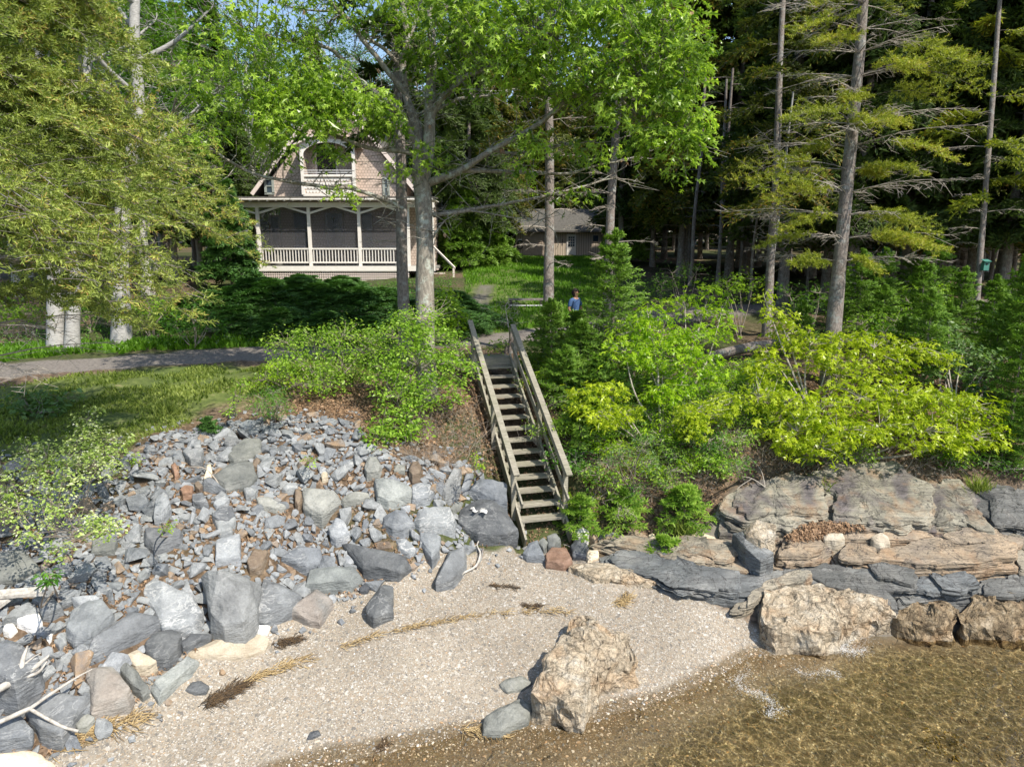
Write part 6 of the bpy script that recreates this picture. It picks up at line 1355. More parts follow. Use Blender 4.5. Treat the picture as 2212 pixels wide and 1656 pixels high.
g = Geo(); nodes = []; gb = Geo()
for k, Lm in enumerate(limbs):
    S = spline(np.array(Lm), 5); rr = np.maximum(S[:, 3], .006)
    if k > 1: S[:, :3] += np.c_[fbm(S[:, :3] * 1.5, 3, k), fbm(S[:, :3] * 1.5, 3, k + 50), fbm(S[:, :3] * 1.5, 3, k + 90)] * .07 * np.linspace(0, 1, len(S))[:, None] ** .5
    if k == 0: rr = rr + .10 * np.exp(-np.arange(len(S)) / 3.0)
    tube(g, S[:, :3], rr, 12 if k < 2 else 7, .5, bump=.10); 
    if k: nodes.append(S[:, :3])
nodes = np.concatenate(nodes)
# crooked side twigs everywhere along the limbs
A = nodes[rs.integers(0, len(nodes), 620)]; az = rs.uniform(0, 6.28, 620); L_ = rs.uniform(.25, 1.0, 620)[:, None]; d1 = np.c_[np.cos(az), np.sin(az) * .6, rs.normal(.0, .45, 620)]
P1 = A + d1 * L_ * .5; P2 = P1 + (d1 + rs.normal(0, .5, (620, 3))) * L_ * .4; P3_ = P2 + (d1 + rs.normal(0, .7, (620, 3))) * L_ * .3
segs(g, A, P1, .013, .010, 4); segs(g, P1, P2, .010, .007, 3); segs(g, P2, P3_, .007, .004, 3)
q = rs.integers(0, 620, 700); segs(g, P1[q], P1[q] + rs.normal(0, .22, (700, 3)), .006, .003, 3)
blobs = [(630,215,15.6,.75,.38,60),(700,195,15.7,.7,.35,56),(770,225,15.8,.7,.35,56),(690,262,15.5,.6,.22,34),(600,280,15.4,.45,.25,24),(830,250,16,.4,.3,20),(1000,70,15.6,.8,.5,34),(1070,50,15.2,1.1,.7,60),(1150,60,14.8,1.2,.8,85),(1240,90,14.6,1.2,.9,85),(1330,110,14.5,1.2,.9,85),(1420,120,14.3,1.0,1.0,80),(1470,200,14.3,.6,1.1,60),(1480,300,14.5,.5,.8,42),(1400,230,14.4,.9,.8,44),(1300,190,14.7,1.0,.5,38),
         (1200,150,15,1.2,.6,60),(1090,150,15.2,1.0,.5,50),(1380,30,14.5,1.2,.7,60),(1460,70,14.3,.8,.9,50),(1270,10,14.8,1.3,.6,60),(1120,0,15,1.4,.5,60),(1430,310,14.6,.6,.35,20),(960,180,16.4,.5,.35,12),(915,110,16.4,.35,.3,9),(965,130,16.3,.5,.4,14),
         (1150,310,15.5,.35,.35,10),(1130,370,16,.3,.2,6),(710,325,16.3,.3,.25,9),(870,50,16,.5,.3,8),(800,0,16,.9,.4,18),(940,10,16,.7,.4,18),(1000,20,15.8,1.,.5,36),
         (560,40,15.2,1.3,.5,36),(470,100,15,1.1,.6,36),(430,170,14.9,.8,.45,22),(620,130,15.6,1.1,.4,26),(520,240,15.2,.8,.4,16),(430,300,15,.5,.4,12),(640,20,15.5,1.2,.5,36),(700,160,15.9,.7,.3,14),(560,180,15.4,.9,.3,16),(600,330,15.8,.6,.2,8),(900,-60,16,2.5,.7,80),(600,-80,15.5,2.5,.7,80),(1250,-90,14.8,2.4,.7,80),
         (1310,330,16.8,.4,.3,8),(1230,420,18,.5,.2,6),(950,330,16.4,.4,.25,7),(740,405,16.2,.3,.2,5),(870,375,16.6,.3,.2,5),(1230,330,15.8,.4,.2,6)]
Cs = []
for px, py, D, rx, rz, n in blobs: Cs.append(ell(rs, max(3, int(n * (.62 if n > 20 else .9))), at(px, py, D), (rx * 1.08, rx * .95, rz * 1.12)))
Cs = np.concatenate(Cs); link(g, nodes, Cs, .010, .004, -.03, rs, 3)
gl = Geo(); cluster_leaves(gl, Cs, rs, 13, .25, .195, LOBED, .0, 1.0, .7, .6, .7, .4)
g.build('trunk', M['bark_oak'], root, smooth=True); gl.build('crown', M['oak_leaf'], root)
gl = Geo(); q = nodes[rs.integers(0, len(nodes), 34)] + rs.normal(0, .12, (34, 3)) - [0, 0, .08]; cluster_leaves(gl, q, rs, 2, .05, .12, OVAL, .1, .6, .3, 1.2, .5); gl.build('dead_leaves', M['litter'], root)

# ---------------------------------------------------------------- generic leafy plants
def leafy(name, label, cat, base, stems, blobs, mat, size, tmpl=OVAL, per=12, spread=.16, twig='twig', seed=1, rr=.018, hi=.85, up=1.0, droop=.25, extra=None, group=None, szv=.3, clamp=True):
    rs = np.random.default_rng(seed); base = np.asarray(base, float); root = empty(name, base, label, cat, group); g = Geo(); nodes = []
    cs = [np.asarray(b[0]) for b in blobs]
    for i in range(stems):
        c = cs[i % len(cs)]; m = (base + c) / 2 + rs.normal(0, .12, 3) * np.linalg.norm(c - base) * .5; m[2] = max(m[2], base[2] + .1); S = spline(np.array([base + np.r_[rs.normal(0, .05, 2), -.05], m, c]), 5); tube(g, S, np.linspace(rr, rr * .35, len(S)), 6); nodes.append(S)
    nodes = np.concatenate(nodes); C = np.concatenate([ell(rs, n, c, r) for c, r, n in blobs])
    if clamp: C[:, 2] = np.maximum(C[:, 2], hs(C[:, 0], C[:, 1]) + .06)
    link(g, nodes, C, .006 if rr < .03 else .012, .0025, -.02, rs); gl = Geo(); cluster_leaves(gl, C, rs, per, spread, size, tmpl, .0, hi, up, droop, .6, szv)
    g.build('stems', M[twig], root); gl.build('foliage', M[mat], root)
    if extra:
        gf = Geo(); q = C[rs.random(len(C)) < extra[1]]; cluster_leaves(gf, q + [0, 0, spread * .5], rs, extra[2], spread * .8, extra[3], OVAL, .3, .9, 1.5, 0, .4); gf.build('flowers', M[extra[0]], root)['kind'] = 'stuff'
    return root
def PB(l, a=1.0, b=1.0, c=1.0): return [(at(px, py, D), (rx * a, rx * a, rz * b), max(4, int(n * c))) for (px, py, D, rx, rz, n) in l]
# background maples: three kinds copied
def maple_proto(seed, mat, lab, H=15, rx=3.6, n=560, grp='leafy trees behind the cottage', size=.17):
    rs = np.random.default_rng(seed); root = empty('maple_tree', (0, 400 + seed, 0), lab, 'maple tree', grp); o = np.array([0, 400.0 + seed, 0]); g = Geo(); S, _ = trunk_tube(g, o, o + [.3, 0, H * .85], .2, .05, 10, .1, seed); nodes = [S]
    bl = []
    for k in range(16):
        z = H * (.28 + .7 * (k / 15)); a = k * 2.4; r = rx * math.sin(math.pi * min(1, (z / H - .15) / .95)) * .65; c = o + [r * math.cos(a), r * math.sin(a), z]; i = int(len(S) * max(.15, z / H - .18)); Sp = spline(np.array([S[min(i, len(S) - 1)], (S[min(i, len(S) - 1)] + c) / 2 + [0, 0, .3], c]), 4); tube(g, Sp, np.linspace(.06, .02, len(Sp)), 5); nodes.append(Sp); bl.append(ell(rs, n // 16, c, (1.7, 1.7, 1.0), .3))
    C = np.concatenate(bl); link(g, np.concatenate(nodes), C, .014, .005, 0, rs); gl = Geo(); cluster_leaves(gl, C, rs, 20, .42, size, MAPLE, 0, 1, 1.0, .3, .5)
    g.build('trunk', M['bark_pale'], root, smooth=True); gl.build('crown', M[mat], root); return root
ML = 'mid green maple standing behind the cottage and the birches'
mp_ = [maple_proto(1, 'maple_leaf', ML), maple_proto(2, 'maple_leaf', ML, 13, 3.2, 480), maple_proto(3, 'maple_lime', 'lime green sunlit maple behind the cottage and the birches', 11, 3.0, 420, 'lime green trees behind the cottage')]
mspots = [(430,44,0),(370,36,1),(560,44,0),(310,30,1),(500,46,2),(600,50,0),(430,42,2),(760,50,0),(850,48,1),(940,46,0),(240,31,0),(120,27,1),(30,30,0),(-60,27,1),(180,36,2),(680,54,1),(1010,60,0),(1080,58,2),(1180,72,1),(330,40,1),(60,40,0),(350,54,0),(450,56,2),(250,52,0),(150,50,2),(650,66,0),(780,66,0)]
ff = {}
for i, (px, D, k) in enumerate(mspots):
    p = at(px, 537, D); q = (p[0], p[1], G3(p[0], p[1])); s = rs.uniform(.9, 1.2)
    if k not in ff: ff[k] = 1; mp_[k].location = q; mp_[k].scale = (s, s, s)
    else: copy_tree(mp_[k], q, rs.uniform(0, 6.28), s)
# birches at the roadside
def birch(px, py, D, r, tx, ty, lab, lean=0):
    b = at(px, py, D); b[2] = G3(b[0], b[1]); t = at(tx, ty, D); dd = (t - b) / (t[2] - b[2]); root = empty('birch_tree', b, lab, 'birch tree'); g = Geo()
    S, _ = trunk_tube(g, b - dd * .2, b + dd * 11.5, r, r * .45, 12, .12, int(px), .25); nodes = []
    for k in range(7):
        z0 = int(len(S) * (.45 + .075 * k)); a = k * 2.1 + px; e = S[z0] + [2.4 * math.cos(a), 2.4 * math.sin(a), 1.8]; Sp = spline(np.array([S[z0], (S[z0] + e) / 2 + [0, 0, -.2], e]), 4); tube(g, Sp, np.linspace(r * .4, .03, len(Sp)), 6); nodes.append(Sp)
    N_ = np.concatenate(nodes); rs = np.random.default_rng(int(px)); C = np.concatenate([ell(rs, 34, nd[-1], (1.3, 1.3, .9), .2) for nd in nodes]); link(g, N_, C, .012, .004, 0, rs); gl = Geo(); cluster_leaves(gl, C, rs, 16, .35, .12, OVAL, 0, 1, 1, .4, .6)
    g.build('trunk', M['bark_birch'], root, smooth=True); gl.build('crown', M['maple_leaf'], root)
birch(122, 752, 21.3, .24, 95, 300, 'left stem of the pair of white birches by the road')
birch(156, 752, 21.2, .20, 185, 280, 'right stem of the pair of white birches by the road')
birch(262, 744, 21.6, .27, 282, 230, 'thick single white birch right of the pair by the road')

# ---------------------------------------------------------------- shrubs and saplings, one by one
leafy('leafy_shrub', 'bright green shrub in front of the oak trunk, left of the stairs', 'shrub', gpt(880, 905), 12,
      PB([(900,690,16,.5,.35,46),(860,730,15.8,.7,.4,76),(940,740,15.9,.7,.4,70),(900,790,15.6,.9,.45,96),(990,800,15.8,.45,.35,36),(830,800,15.6,.5,.35,44),(940,850,15.4,.7,.35,60),(860,860,15.2,.6,.35,56),(850,920,14.8,.45,.3,46),(820,945,14.5,.4,.25,34),(900,930,14.8,.35,.3,22),(990,770,16.2,.4,.3,24),(960,660,17.5,.3,.3,16)]), 'shrub_leaf', .075, OVAL, 15, .16, seed=31)
leafy('leafy_shrub', 'wide green shrub at the road bend left of the bright one', 'shrub', gpt(700, 850), 10,
      PB([(620,740,17.5,.6,.35,54),(680,740,17.4,.7,.4,64),(740,730,17.3,.7,.45,66),(800,740,17,.5,.4,46),(660,790,16.8,.7,.35,60),(740,790,16.6,.7,.35,66),(700,825,16.3,.6,.25,40),(600,790,17,.3,.25,18)]), 'shrub_leaf', .07, OVAL, 14, .17, seed=32)
leafy('small_shrub', 'small dense green bush on the dead leaves at the top of the stone bank', 'shrub', gpt(588, 905), 6, PB([(570,862,14.6,.32,.22,30),(600,878,14.4,.3,.25,34),(560,885,14.3,.25,.2,20),(590,850,14.7,.25,.2,20)]), 'fern', .05, LANCE, 16, .12, seed=33)
leafy('small_shrub', 'little yellow green sprig left of the small dense bush', 'shrub', gpt(505, 900), 4, PB([(510,850,14.9,.2,.2,12),(497,880,14.6,.15,.2,10),(520,830,15,.15,.12,8)]), 'shrub_leaf', .06, OVAL, 8, .1, seed=34)
leafy('small_shrub', 'green bush under the left end of the roadside shrub', 'shrub', gpt(620, 840), 6, PB([(600,800,16.4,.3,.22,20),(650,830,16.1,.4,.25,26),(560,820,16.2,.25,.2,14)]), 'green_sap_leaf', .06, OVAL, 12, .14, seed=35)
leafy('flowering_shrub', 'pale green shrub with small white blossoms at the lower left', 'shrub', gpt(120, 1170), 14,
      PB([(190,905,12.0,.2,.2,12),(180,950,11.6,.3,.25,22),(230,950,11.7,.35,.2,22),(150,985,11.4,.3,.2,18),(240,985,11.3,.45,.15,28),(100,985,11.2,.3,.2,18),(60,975,11.3,.25,.2,14),(60,1010,11,.4,.2,26),(200,1010,11,.45,.18,28),(140,1040,10.7,.3,.2,16),(30,1050,10.7,.35,.2,20),(100,1075,10.5,.25,.2,10),(40,1100,10.3,.4,.2,22),(210,1145,9.9,.3,.12,26),(130,1110,10.2,.25,.15,10),(60,1150,9.8,.25,.12,10),(120,1190,9.5,.15,.12,9),(190,1125,10.1,.2,.1,10)]), 'pale_leaf', .052, OVAL, 17, .12, 'twig', 36, .012, extra=('flower', .5, 3, .028))
leafy('weed_clump', 'dark green clump of long leaves among the stones at the lower left', 'plant', gpt(108, 1262), 3, PB([(108,1244,8.9,.1,.06,10)]), 'fern', .10, LANCE, 7, .06, seed=37, droop=-.2)
leafy('small_plant', 'tiny bright green plant in the upper left stones', 'plant', gpt(297, 1015), 2, PB([(295,995,12.4,.08,.14,8)]), 'shrub_leaf', .05, OVAL, 8, .07, seed=38)
leafy('small_plant', 'small green plant in the middle of the stone bank', 'plant', gpt(668, 1002), 2, PB([(668,993,13.3,.12,.1,9)]), 'green_sap_leaf', .05, OVAL, 8, .07, seed=39)
leafy('small_plant', 'green sprig in the stones above the dark flat topped stone', 'plant', gpt(368, 1145), 2, PB([(362,1138,10.6,.16,.06,9)]), 'green_sap_leaf', .04, OVAL, 9, .07, seed=40)
leafy('small_plant', 'green sprig in the gap left of the stair foot', 'plant', gpt(1035, 1025), 2, PB([(1030,1000,13.6,.12,.2,12)]), 'green_sap_leaf', .05, OVAL, 7, .08, seed=41)
leafy('leafy_plant', 'broad leaved yellow green plants in the shaded grass at the left', 'plant', gpt(75, 895), 8, PB([(50,860,15,.35,.2,16),(85,868,14.8,.4,.2,22),(130,862,15,.4,.2,16),(60,885,14.5,.3,.12,10),(110,890,14.4,.3,.1,10)]), 'grey_leaf', .12, OVAL, 8, .14, seed=42)
SL_ = [(1530,640,19,.5,.25,20),(1560,670,18.5,.35,.25,16),(1480,660,18.8,.5,.25,22),(1400,680,17.6,.4,.25,16),(1370,715,17.2,.5,.3,34),(1430,720,17,.6,.3,44),(1500,730,16.9,.5,.25,34),(1350,760,16.6,.5,.25,34),(1420,770,16.5,.6,.3,44),(1480,780,16.5,.5,.25,30),(1540,790,16.4,.4,.22,24),(1460,830,16,.4,.2,24),(1430,850,15.9,.35,.2,18),(1550,710,17.2,.4,.2,16)]
leafy('oak_sapling', 'bright yellow green oak sapling right of the firs beside the stairs', 'sapling', gpt(1430, 940), 9, PB(SL_, 1.15, 1.4, .8), 'green_sap_leaf', .17, LOBED, 9, .17, 'twig_grey', 43, .028, droop=.4, up=.75, szv=.4)
leafy('oak_sapling', 'yellow leaved spray hanging just right of the upper stair rail', 'sapling', gpt(1395, 960), 6, PB([(1270,850,15.6,.4,.2,26),(1310,845,15.6,.3,.2,20),(1250,880,15.4,.25,.12,10),(1300,895,15.2,.5,.16,34),(1350,890,15.3,.3,.15,14),(1500,890,15.3,.35,.2,26),(1555,885,15.4,.3,.2,20),(1490,925,15.1,.3,.15,16),(1570,860,15.6,.2,.15,8)]), 'sapling_leaf', .16, LOBED, 9, .15, 'twig_grey', 44, .026, droop=.4, up=.75, szv=.4)
SR = [(1650,640,17.5,.12,.15,6),(1680,680,17.3,.3,.2,18),(1700,720,17.2,.4,.22,30),(1750,745,17,.5,.22,40),(1820,740,16.9,.5,.22,40),(1660,760,17,.3,.12,14),(1790,780,16.6,.4,.2,28),(1890,750,16.9,.5,.2,34),(1960,750,16.9,.5,.18,30),(1650,790,16.8,.35,.15,18),(1850,800,16.4,.5,.18,30),(1930,790,16.6,.5,.2,28),(2030,780,16.6,.35,.18,14)]
leafy('oak_sapling', 'upper layer of yellow green oak branches across the tall bright spruce', 'sapling', gpt(1755, 905), 9, PB(SR, 1.15, 1.5, .8), 'sapling_leaf', .17, LOBED, 9, .16, 'twig_grey', 45, .03, droop=.35, up=.75, szv=.4)
SR2 = [(1640,860,15.8,.35,.16,20),(1700,870,15.6,.6,.22,48),(1780,880,15.4,.7,.25,64),(1860,860,15.5,.7,.25,60),(1940,850,15.5,.7,.25,56),(2020,870,15.4,.7,.25,54),(2100,880,15.4,.5,.25,36),(1720,930,15,.6,.22,48),(1810,930,14.9,.7,.2,56),(1900,920,14.9,.8,.22,62),(2000,930,14.9,.8,.22,58),(2090,940,15,.6,.22,40),(1770,965,14.6,.5,.15,30),(1690,950,14.8,.3,.14,16),(2150,920,15.1,.3,.2,16),(1650,820,16.2,.3,.16,14)]
leafy('oak_sapling', 'large spreading yellow leaved oak sapling above the rock domes', 'sapling', gpt(1850, 985), 14, PB(SR2, 1.12, 1.5, .72), 'sapling_leaf', .18, LOBED, 9, .17, 'twig_grey', 46, .032, droop=.4, up=.75, szv=.4)
leafy('leafy_sapling', 'paler round leaved sapling at the right above the yellow oak', 'sapling', gpt(2060, 900), 8, PB([(2050,715,17.6,.3,.3,16),(2080,760,17.2,.5,.35,38),(2110,810,16.9,.5,.3,34),(2030,790,17,.4,.3,24),(2140,780,17.2,.4,.3,22),(2130,850,16.4,.35,.2,18),(2000,700,18,.3,.25,12)]), 'grey_leaf', .11, OVAL, 11, .15, 'twig_grey', 47, .025, droop=.4)
for i, (px, py, bqx, bqy, D, w_, n, lb) in enumerate([(1600,610,1600,690,24,.8,60,'low leafy bush at the edge of the wood left of the slim trunk'),(1740,640,1740,720,22,.8,60,'mid green bush between the slim trunk and the bright spruce'),(1900,700,1900,800,20,.9,70,'mid green maple brush right of the bright spruce trunk'),(1400,620,1400,680,23,.7,50,'leafy bush right of the firs at the lawn corner'),
        (1990,640,1990,720,22,.7,44,'lime bush in the wood edge right of the bright spruce'),(1950,720,1950,820,19,.8,60,'broad leaved green bush above the yellow sapling'),(2200,700,2200,800,20,.7,60,'green brush at the right edge below the thick trunk'),(1480,590,1480,650,27,.9,50,'dim leafy bush at the edge of the dark wood')]):
    c = at(px, py, D); b = at(bqx, bqy, D); b[2] = G3(b[0], b[1]); leafy('leafy_bush', lb, 'bush', b, 7, [(c + [dx, 0, dz], (w_ * .7, w_ * .6, w_ * .45), n // 3) for dx, dz in ((-.5, .0), (.45, .1), (0, -.35))], 'maple_leaf' if i % 2 else 'maple_lime', .10, MAPLE, 12, .2, seed=60 + i)
leafy('leafy_bush', 'yellow green bush between the yew hedge and the lawn track', 'bush', gpt(985, 735), 6, PB([(970,640,19.5,.3,.3,26),(985,680,19.3,.35,.3,30),(955,700,19.2,.3,.25,20),(990,715,18.9,.2,.15,10)]), 'green_sap_leaf', .10, OVAL, 10, .14, seed=71)
leafy('leafy_bush', 'small green bush and grass at the head of the stairs', 'bush', gpt(1080, 765), 4, PB([(1070,748,19,.35,.12,18),(1090,740,19.2,.2,.1,10)]), 'green_sap_leaf', .07, OVAL, 9, .12, seed=72)
for i, (px, py, D, lb) in enumerate([(30,720,23,'lime leaved bush left of the birch pair'),(200,715,23,'lime leaved bush between the birches'),(330,720,22.5,'fern green bush right of the single birch'),(420,730,21.5,'low leafy bush left of the yew hedge'),(230,655,24,'tall leafy bush in shade between the birches')]):
    b = at(px, py + 25, D); b[2] = G3(b[0], b[1]); c = b + [0, 0, .7]; leafy('leafy_bush', lb, 'bush', b, 6, [(c + [dx, 0, dz], (.6, .5, .35), 24) for dx, dz in ((-.5, 0), (.5, .1), (0, .3))], 'maple_lime' if i % 2 == 0 else 'fern', .11, MAPLE, 10, .2, seed=80 + i)
leafy('small_plant', 'lime green fir seedling on the dead leaves right of the stair foot', 'plant', gpt(1350, 1125), 3, PB([(1350,1100,12.9,.25,.14,22),(1335,1112,12.8,.15,.1,10)]), 'shrub_leaf', .045, LANCE, 12, .09, seed=90)
leafy('small_plant', 'bright green seedling below the largest yellow sapling', 'plant', gpt(1600, 1035), 3, PB([(1590,1010,14,.35,.16,26),(1610,1000,14.2,.2,.12,10)]), 'fern', .05, LANCE, 12, .1, seed=91)
leafy('leafy_shrub', 'pale green shrub on the bank right of the lower stairs', 'shrub', gpt(1370, 1060), 6, PB([(1390,960,14.6,.25,.25,22),(1340,985,14.3,.3,.2,24),(1310,1000,14,.25,.2,16),(1400,1000,14.2,.25,.2,14)]), 'grey_leaf', .05, OVAL, 12, .13, seed=92)
for i, (px, py, D, w_, h_, n, mt, lb) in enumerate([(1185,905,16.2,.4,.25,30,'shrub_leaf','low bright shrub under the right stair rail, half way up'),(1240,985,15.2,.5,.25,44,'fern','leafy low bush right of the lower stair rail'),(1290,935,15.4,.6,.22,44,'fern','spreading green bush between the stairs and the first yellow spray'),(1370,930,15.3,.5,.22,36,'maple_leaf','dim green bush below the green oak sapling'),
        (1440,1000,14.8,.6,.22,44,'shrub_leaf','light green low bush under the green oak sapling'),(1530,960,15.2,.5,.22,34,'fern','dark green low bush left of the great yellow sapling'),(1260,1085,13.9,.35,.15,26,'green_sap_leaf','lime green seedlings right of the bottom stair post'),(1620,900,15.8,.4,.2,26,'fern','green bush against the left of the great yellow sapling'),
        (2170,1000,14.6,.5,.22,40,'fern','green bush above the right end of the ledges'),(2060,985,14.8,.5,.18,36,'maple_leaf','low maple brush above the broken outcrop'),(1420,880,16,.5,.3,40,'shrub_leaf','bushy shoots between the two yellow green saplings'),(1330,820,17,.5,.3,40,'fern','green shoots under the tallest young fir'),(1600,830,16.8,.6,.3,40,'green_sap_leaf','lime shoots left of the bright spruce foot'),
        (1560,1000,14.7,.4,.2,26,'shrub_leaf','pale seedlings above the left dome'),(1215,800,18,.35,.22,24,'shrub_leaf','lime shoots beside the top of the right stair rail')]):
    c = gpt(px, py, h_); leafy('low_bush', lb, 'bush', gpt(px, py + 12), 6, [(c + [dx * w_, dy * w_, dz], (w_ * .7, w_ * .6, h_), n // 2) for dx, dy, dz in ((-.7, 0, 0), (.6, .2, .05), (0, -.5, -.05))], mt, .062, OVAL if i % 2 else LANCE, 13, .14, 'twig_grey', 110 + i, .012, szv=.45)
pr_ = []
for k, (mt, tm_, sz) in enumerate((('fern', LANCE, .06), ('shrub_leaf', OVAL, .055), ('green_sap_leaf', LANCE, .07), ('fir_lime', LANCE, .06))):
    pr_.append(leafy('seedling_bush', 'low leafy seedlings covering the wooded bank right of the stairs', 'bush', (0, 20, 0), 6, [(np.array([dx, 20 + dy, dz]), (.32, .3, .16), 20) for dx, dy, dz in ((-.3, 0, .3), (.3, .1, .32), (0, -.1, .42))], mt, sz, tm_, 13, .13, 'twig_grey', 200 + k, .008, group='seedlings of the right bank', szv=.45, clamp=False))
R_ = gpoly([(1150,800),(1330,800),(1480,840),(1620,800),(1700,860),(1640,960),(1540,1040),(1400,1080),(1270,1100),(1240,1040),(1200,930)]); rx = rs.uniform(R_[:, 0].min(), R_[:, 0].max(), 900); ry = rs.uniform(R_[:, 1].min(), R_[:, 1].max(), 900); kk = inpoly(rx, ry, R_); rx, ry = rx[kk], ry[kk]; got = []
for x, y in zip(rx, ry):
    if all((x - a) ** 2 + (y - b) ** 2 > .42 ** 2 for a, b in got): got.append((x, y))
R2 = gpoly([(1650,930),(2212,950),(2212,1030),(2100,1045),(1990,1030),(1850,1000),(1700,1010)]); rx = rs.uniform(R2[:, 0].min(), R2[:, 0].max(), 300); ry = rs.uniform(R2[:, 1].min(), R2[:, 1].max(), 300); kk = inpoly(rx, ry, R2); g2_ = []
for x, y in zip(rx[kk], ry[kk]):
    if all((x - a) ** 2 + (y - b) ** 2 > .8 ** 2 for a, b in g2_): g2_.append((x, y))
for i, (x, y) in enumerate(got[:78] + g2_[:14]):
    q = (x, y, G3(x, y, -.04)); 
    if i < 4: pr_[i].location = q
    else: copy_tree(pr_[rs.integers(0, 4)], q, rs.uniform(0, 6.28), rs.uniform(.7, 1.25))
# brush of bare twigs
def brush(label, pts, n, h, seed, mat='twig', base=None):
    rs = np.random.default_rng(seed); P = gpoly(pts); mn, mx = P[:, :2].min(0), P[:, :2].max(0); X_ = rs.uniform(mn[0], mx[0], n * 4); Y_ = rs.uniform(mn[1], mx[1], n * 4); k = inpoly(X_, Y_, P); X_, Y_ = X_[k][:n], Y_[k][:n]; Z_ = hterr(X_, Y_); A = np.c_[X_, Y_, Z_ - .02]; m = len(A)
    d = np.c_[rs.normal(0, .7, (m, 2)), np.abs(rs.normal(.6, .35, m))] * (h * rs.uniform(.4, 1.2, m))[:, None]; B1 = A + d * .55; B2 = B1 + (d + rs.normal(0, .4, (m, 3)) * h) * .5
    g = Geo(); r = .004; segs(g, A, B1, r, r * .8, 3); segs(g, B1, B2, r * .8, r * .4, 3)
    for _ in range(2): q = B1 + (B2 - B1) * rs.random((m, 1)); segs(g, q, q + rs.normal(0, .35, (m, 3)) * h * .7, r * .6, r * .3, 3)
    return tag(g.build('dead_brush', M[mat]), label, 'brush', kind='stuff')
brush('tangle of dry grey twigs on the bank left of the stairs', [(870,960),(920,900),(1000,880),(1040,930),(1050,1010),(990,1060),(920,1040),(870,1000)], 420, .42, 1)
brush('dry twigs and dead stems under the yellow saplings', [(1480,880),(1650,850),(1900,930),(2150,960),(2212,1010),(2000,1040),(1700,1020),(1500,1060),(1300,1100),(1250,1050),(1400,960)], 1500, .4, 2, 'twig_grey')
brush('dry twigs on the slope right of the upper stairs', [(1160,800),(1300,900),(1500,830),(1680,800),(1700,860),(1480,930),(1250,1060),(1200,960)], 500, .35, 3)
# dead sapling at the head of the stairs
g = Geo(); b = gpt(1104, 745); c = lambda px, py: at(px, py, 18.9)
for ps, r in (([b, c(1100, 715), c(1095, 685), c(1091, 660)], .022), ([c(1098, 700), c(1078, 692)], .008), ([c(1091, 672), c(1105, 658), c(1118, 655)], .010), ([c(1091, 662), c(1100, 645), c(1096, 638)], .009), ([b, c(1116, 722)], .012), ([c(1100, 715), c(1112, 700), c(1140, 695)], .008)):
    S = spline(np.array(ps) - b, 4); tube(g, S, np.linspace(r, r * .4, len(S)), 5)
q = np.array([c(rs.uniform(1080, 1122), rs.uniform(640, 700)) - b for _ in range(90)]); segs(g, q, q + rs.normal(0, .12, (90, 3)), .004, .002, 3)
o = g.build('dead_sapling', M['twig_grey']); o.location = tuple(b); tag(o, 'bare dead sapling at the head of the stairs by the right rail', 'dead sapling')
g = Geo(); b = gpt(1102, 765); tube(g, [(0, 0, -.1), (.02, 0, .35), (.05, 0, .75)], [.10, .08, .03], 7); tube(g, [(-.1, 0, -.1), (-.13, 0, .4)], [.06, .02], 6); o = g.build('stump', M['bark_spruce']); o.location = tuple(b); tag(o, 'splintered old stump behind the top of the right stair rail', 'stump')
# ---------------------------------------------------------------- firs
def fir_proto(seed, H, wd, lab, mat='fir', shoot=.10, grp=None, name='fir_tree', cat='fir tree', tiers=.20, per=5, pitch=.12, bset=None, kl=.35):
    rs = np.random.default_rng(seed); root = empty(name, (0, 500 + seed, 0), lab, cat, grp); o = np.array([0, 500. + seed, 0]); g = Geo(); gn = Geo(); tube(g, [o - [0, 0, .1], o + [.02, 0, H * .5], o + [0, 0, H]], [.035 * H / 2.5, .022 * H / 2.5, .006], 6)
    bset = bset or FIRB
    for j, z in enumerate(np.arange(.12 * H, H * .97, tiers)):
        L = wd * (1 - z / H) ** .8 + .12
        for k in range(per):
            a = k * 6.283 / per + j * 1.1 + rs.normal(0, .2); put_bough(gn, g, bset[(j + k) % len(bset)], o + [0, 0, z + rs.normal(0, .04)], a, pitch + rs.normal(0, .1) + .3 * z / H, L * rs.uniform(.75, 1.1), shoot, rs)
    for k in range(10): put_bough(gn, g, bset[0], o + [0, 0, H * (.9 + .01 * k)], k * 2.4, .9, .12, shoot * .6, rs)
    g.build('trunk', M['twig'], root); gn.build('crown', M[mat], root); return root
FL = 'young green fir in the thicket at the edge of the right wood'
fp = [fir_proto(1, 2.8, .95, FL, grp='young firs of the right thicket'), fir_proto(2, 2.1, .85, FL, grp='young firs of the right thicket')]
fs = [(1900,640,24,1.0),(1960,610,26,1.1),(2010,630,24,1.0),(2070,660,22.5,.9),(1850,660,23,.9),(1900,700,20.5,.9),(1980,690,20.5,.9),(2150,690,21,.9),(2210,720,19.5,1.0),(2040,700,19.5,.8),(2200,790,17.6,1.1),(2230,870,16.4,1.1),(2180,900,16,.8),(2140,800,18.5,.9),(2220,970,15,.7),(2160,960,15.2,.6),(1810,650,24.5,.8),(1940,780,18,.8),(2130,740,19.5,.8),(1730,700,20.5,.7),(1990,800,17.5,.8)]
for i, (px, py, D, s) in enumerate(fs):
    p = at(px, py + 55, D); q = (p[0], p[1], G3(p[0], p[1], -.05)); pr = fp[i % 2]
    if i < 2: pr.location = q; pr.scale = (s, s, s)
    else: copy_tree(pr, q, rs.uniform(0, 6.28), s * rs.uniform(.9, 1.15))
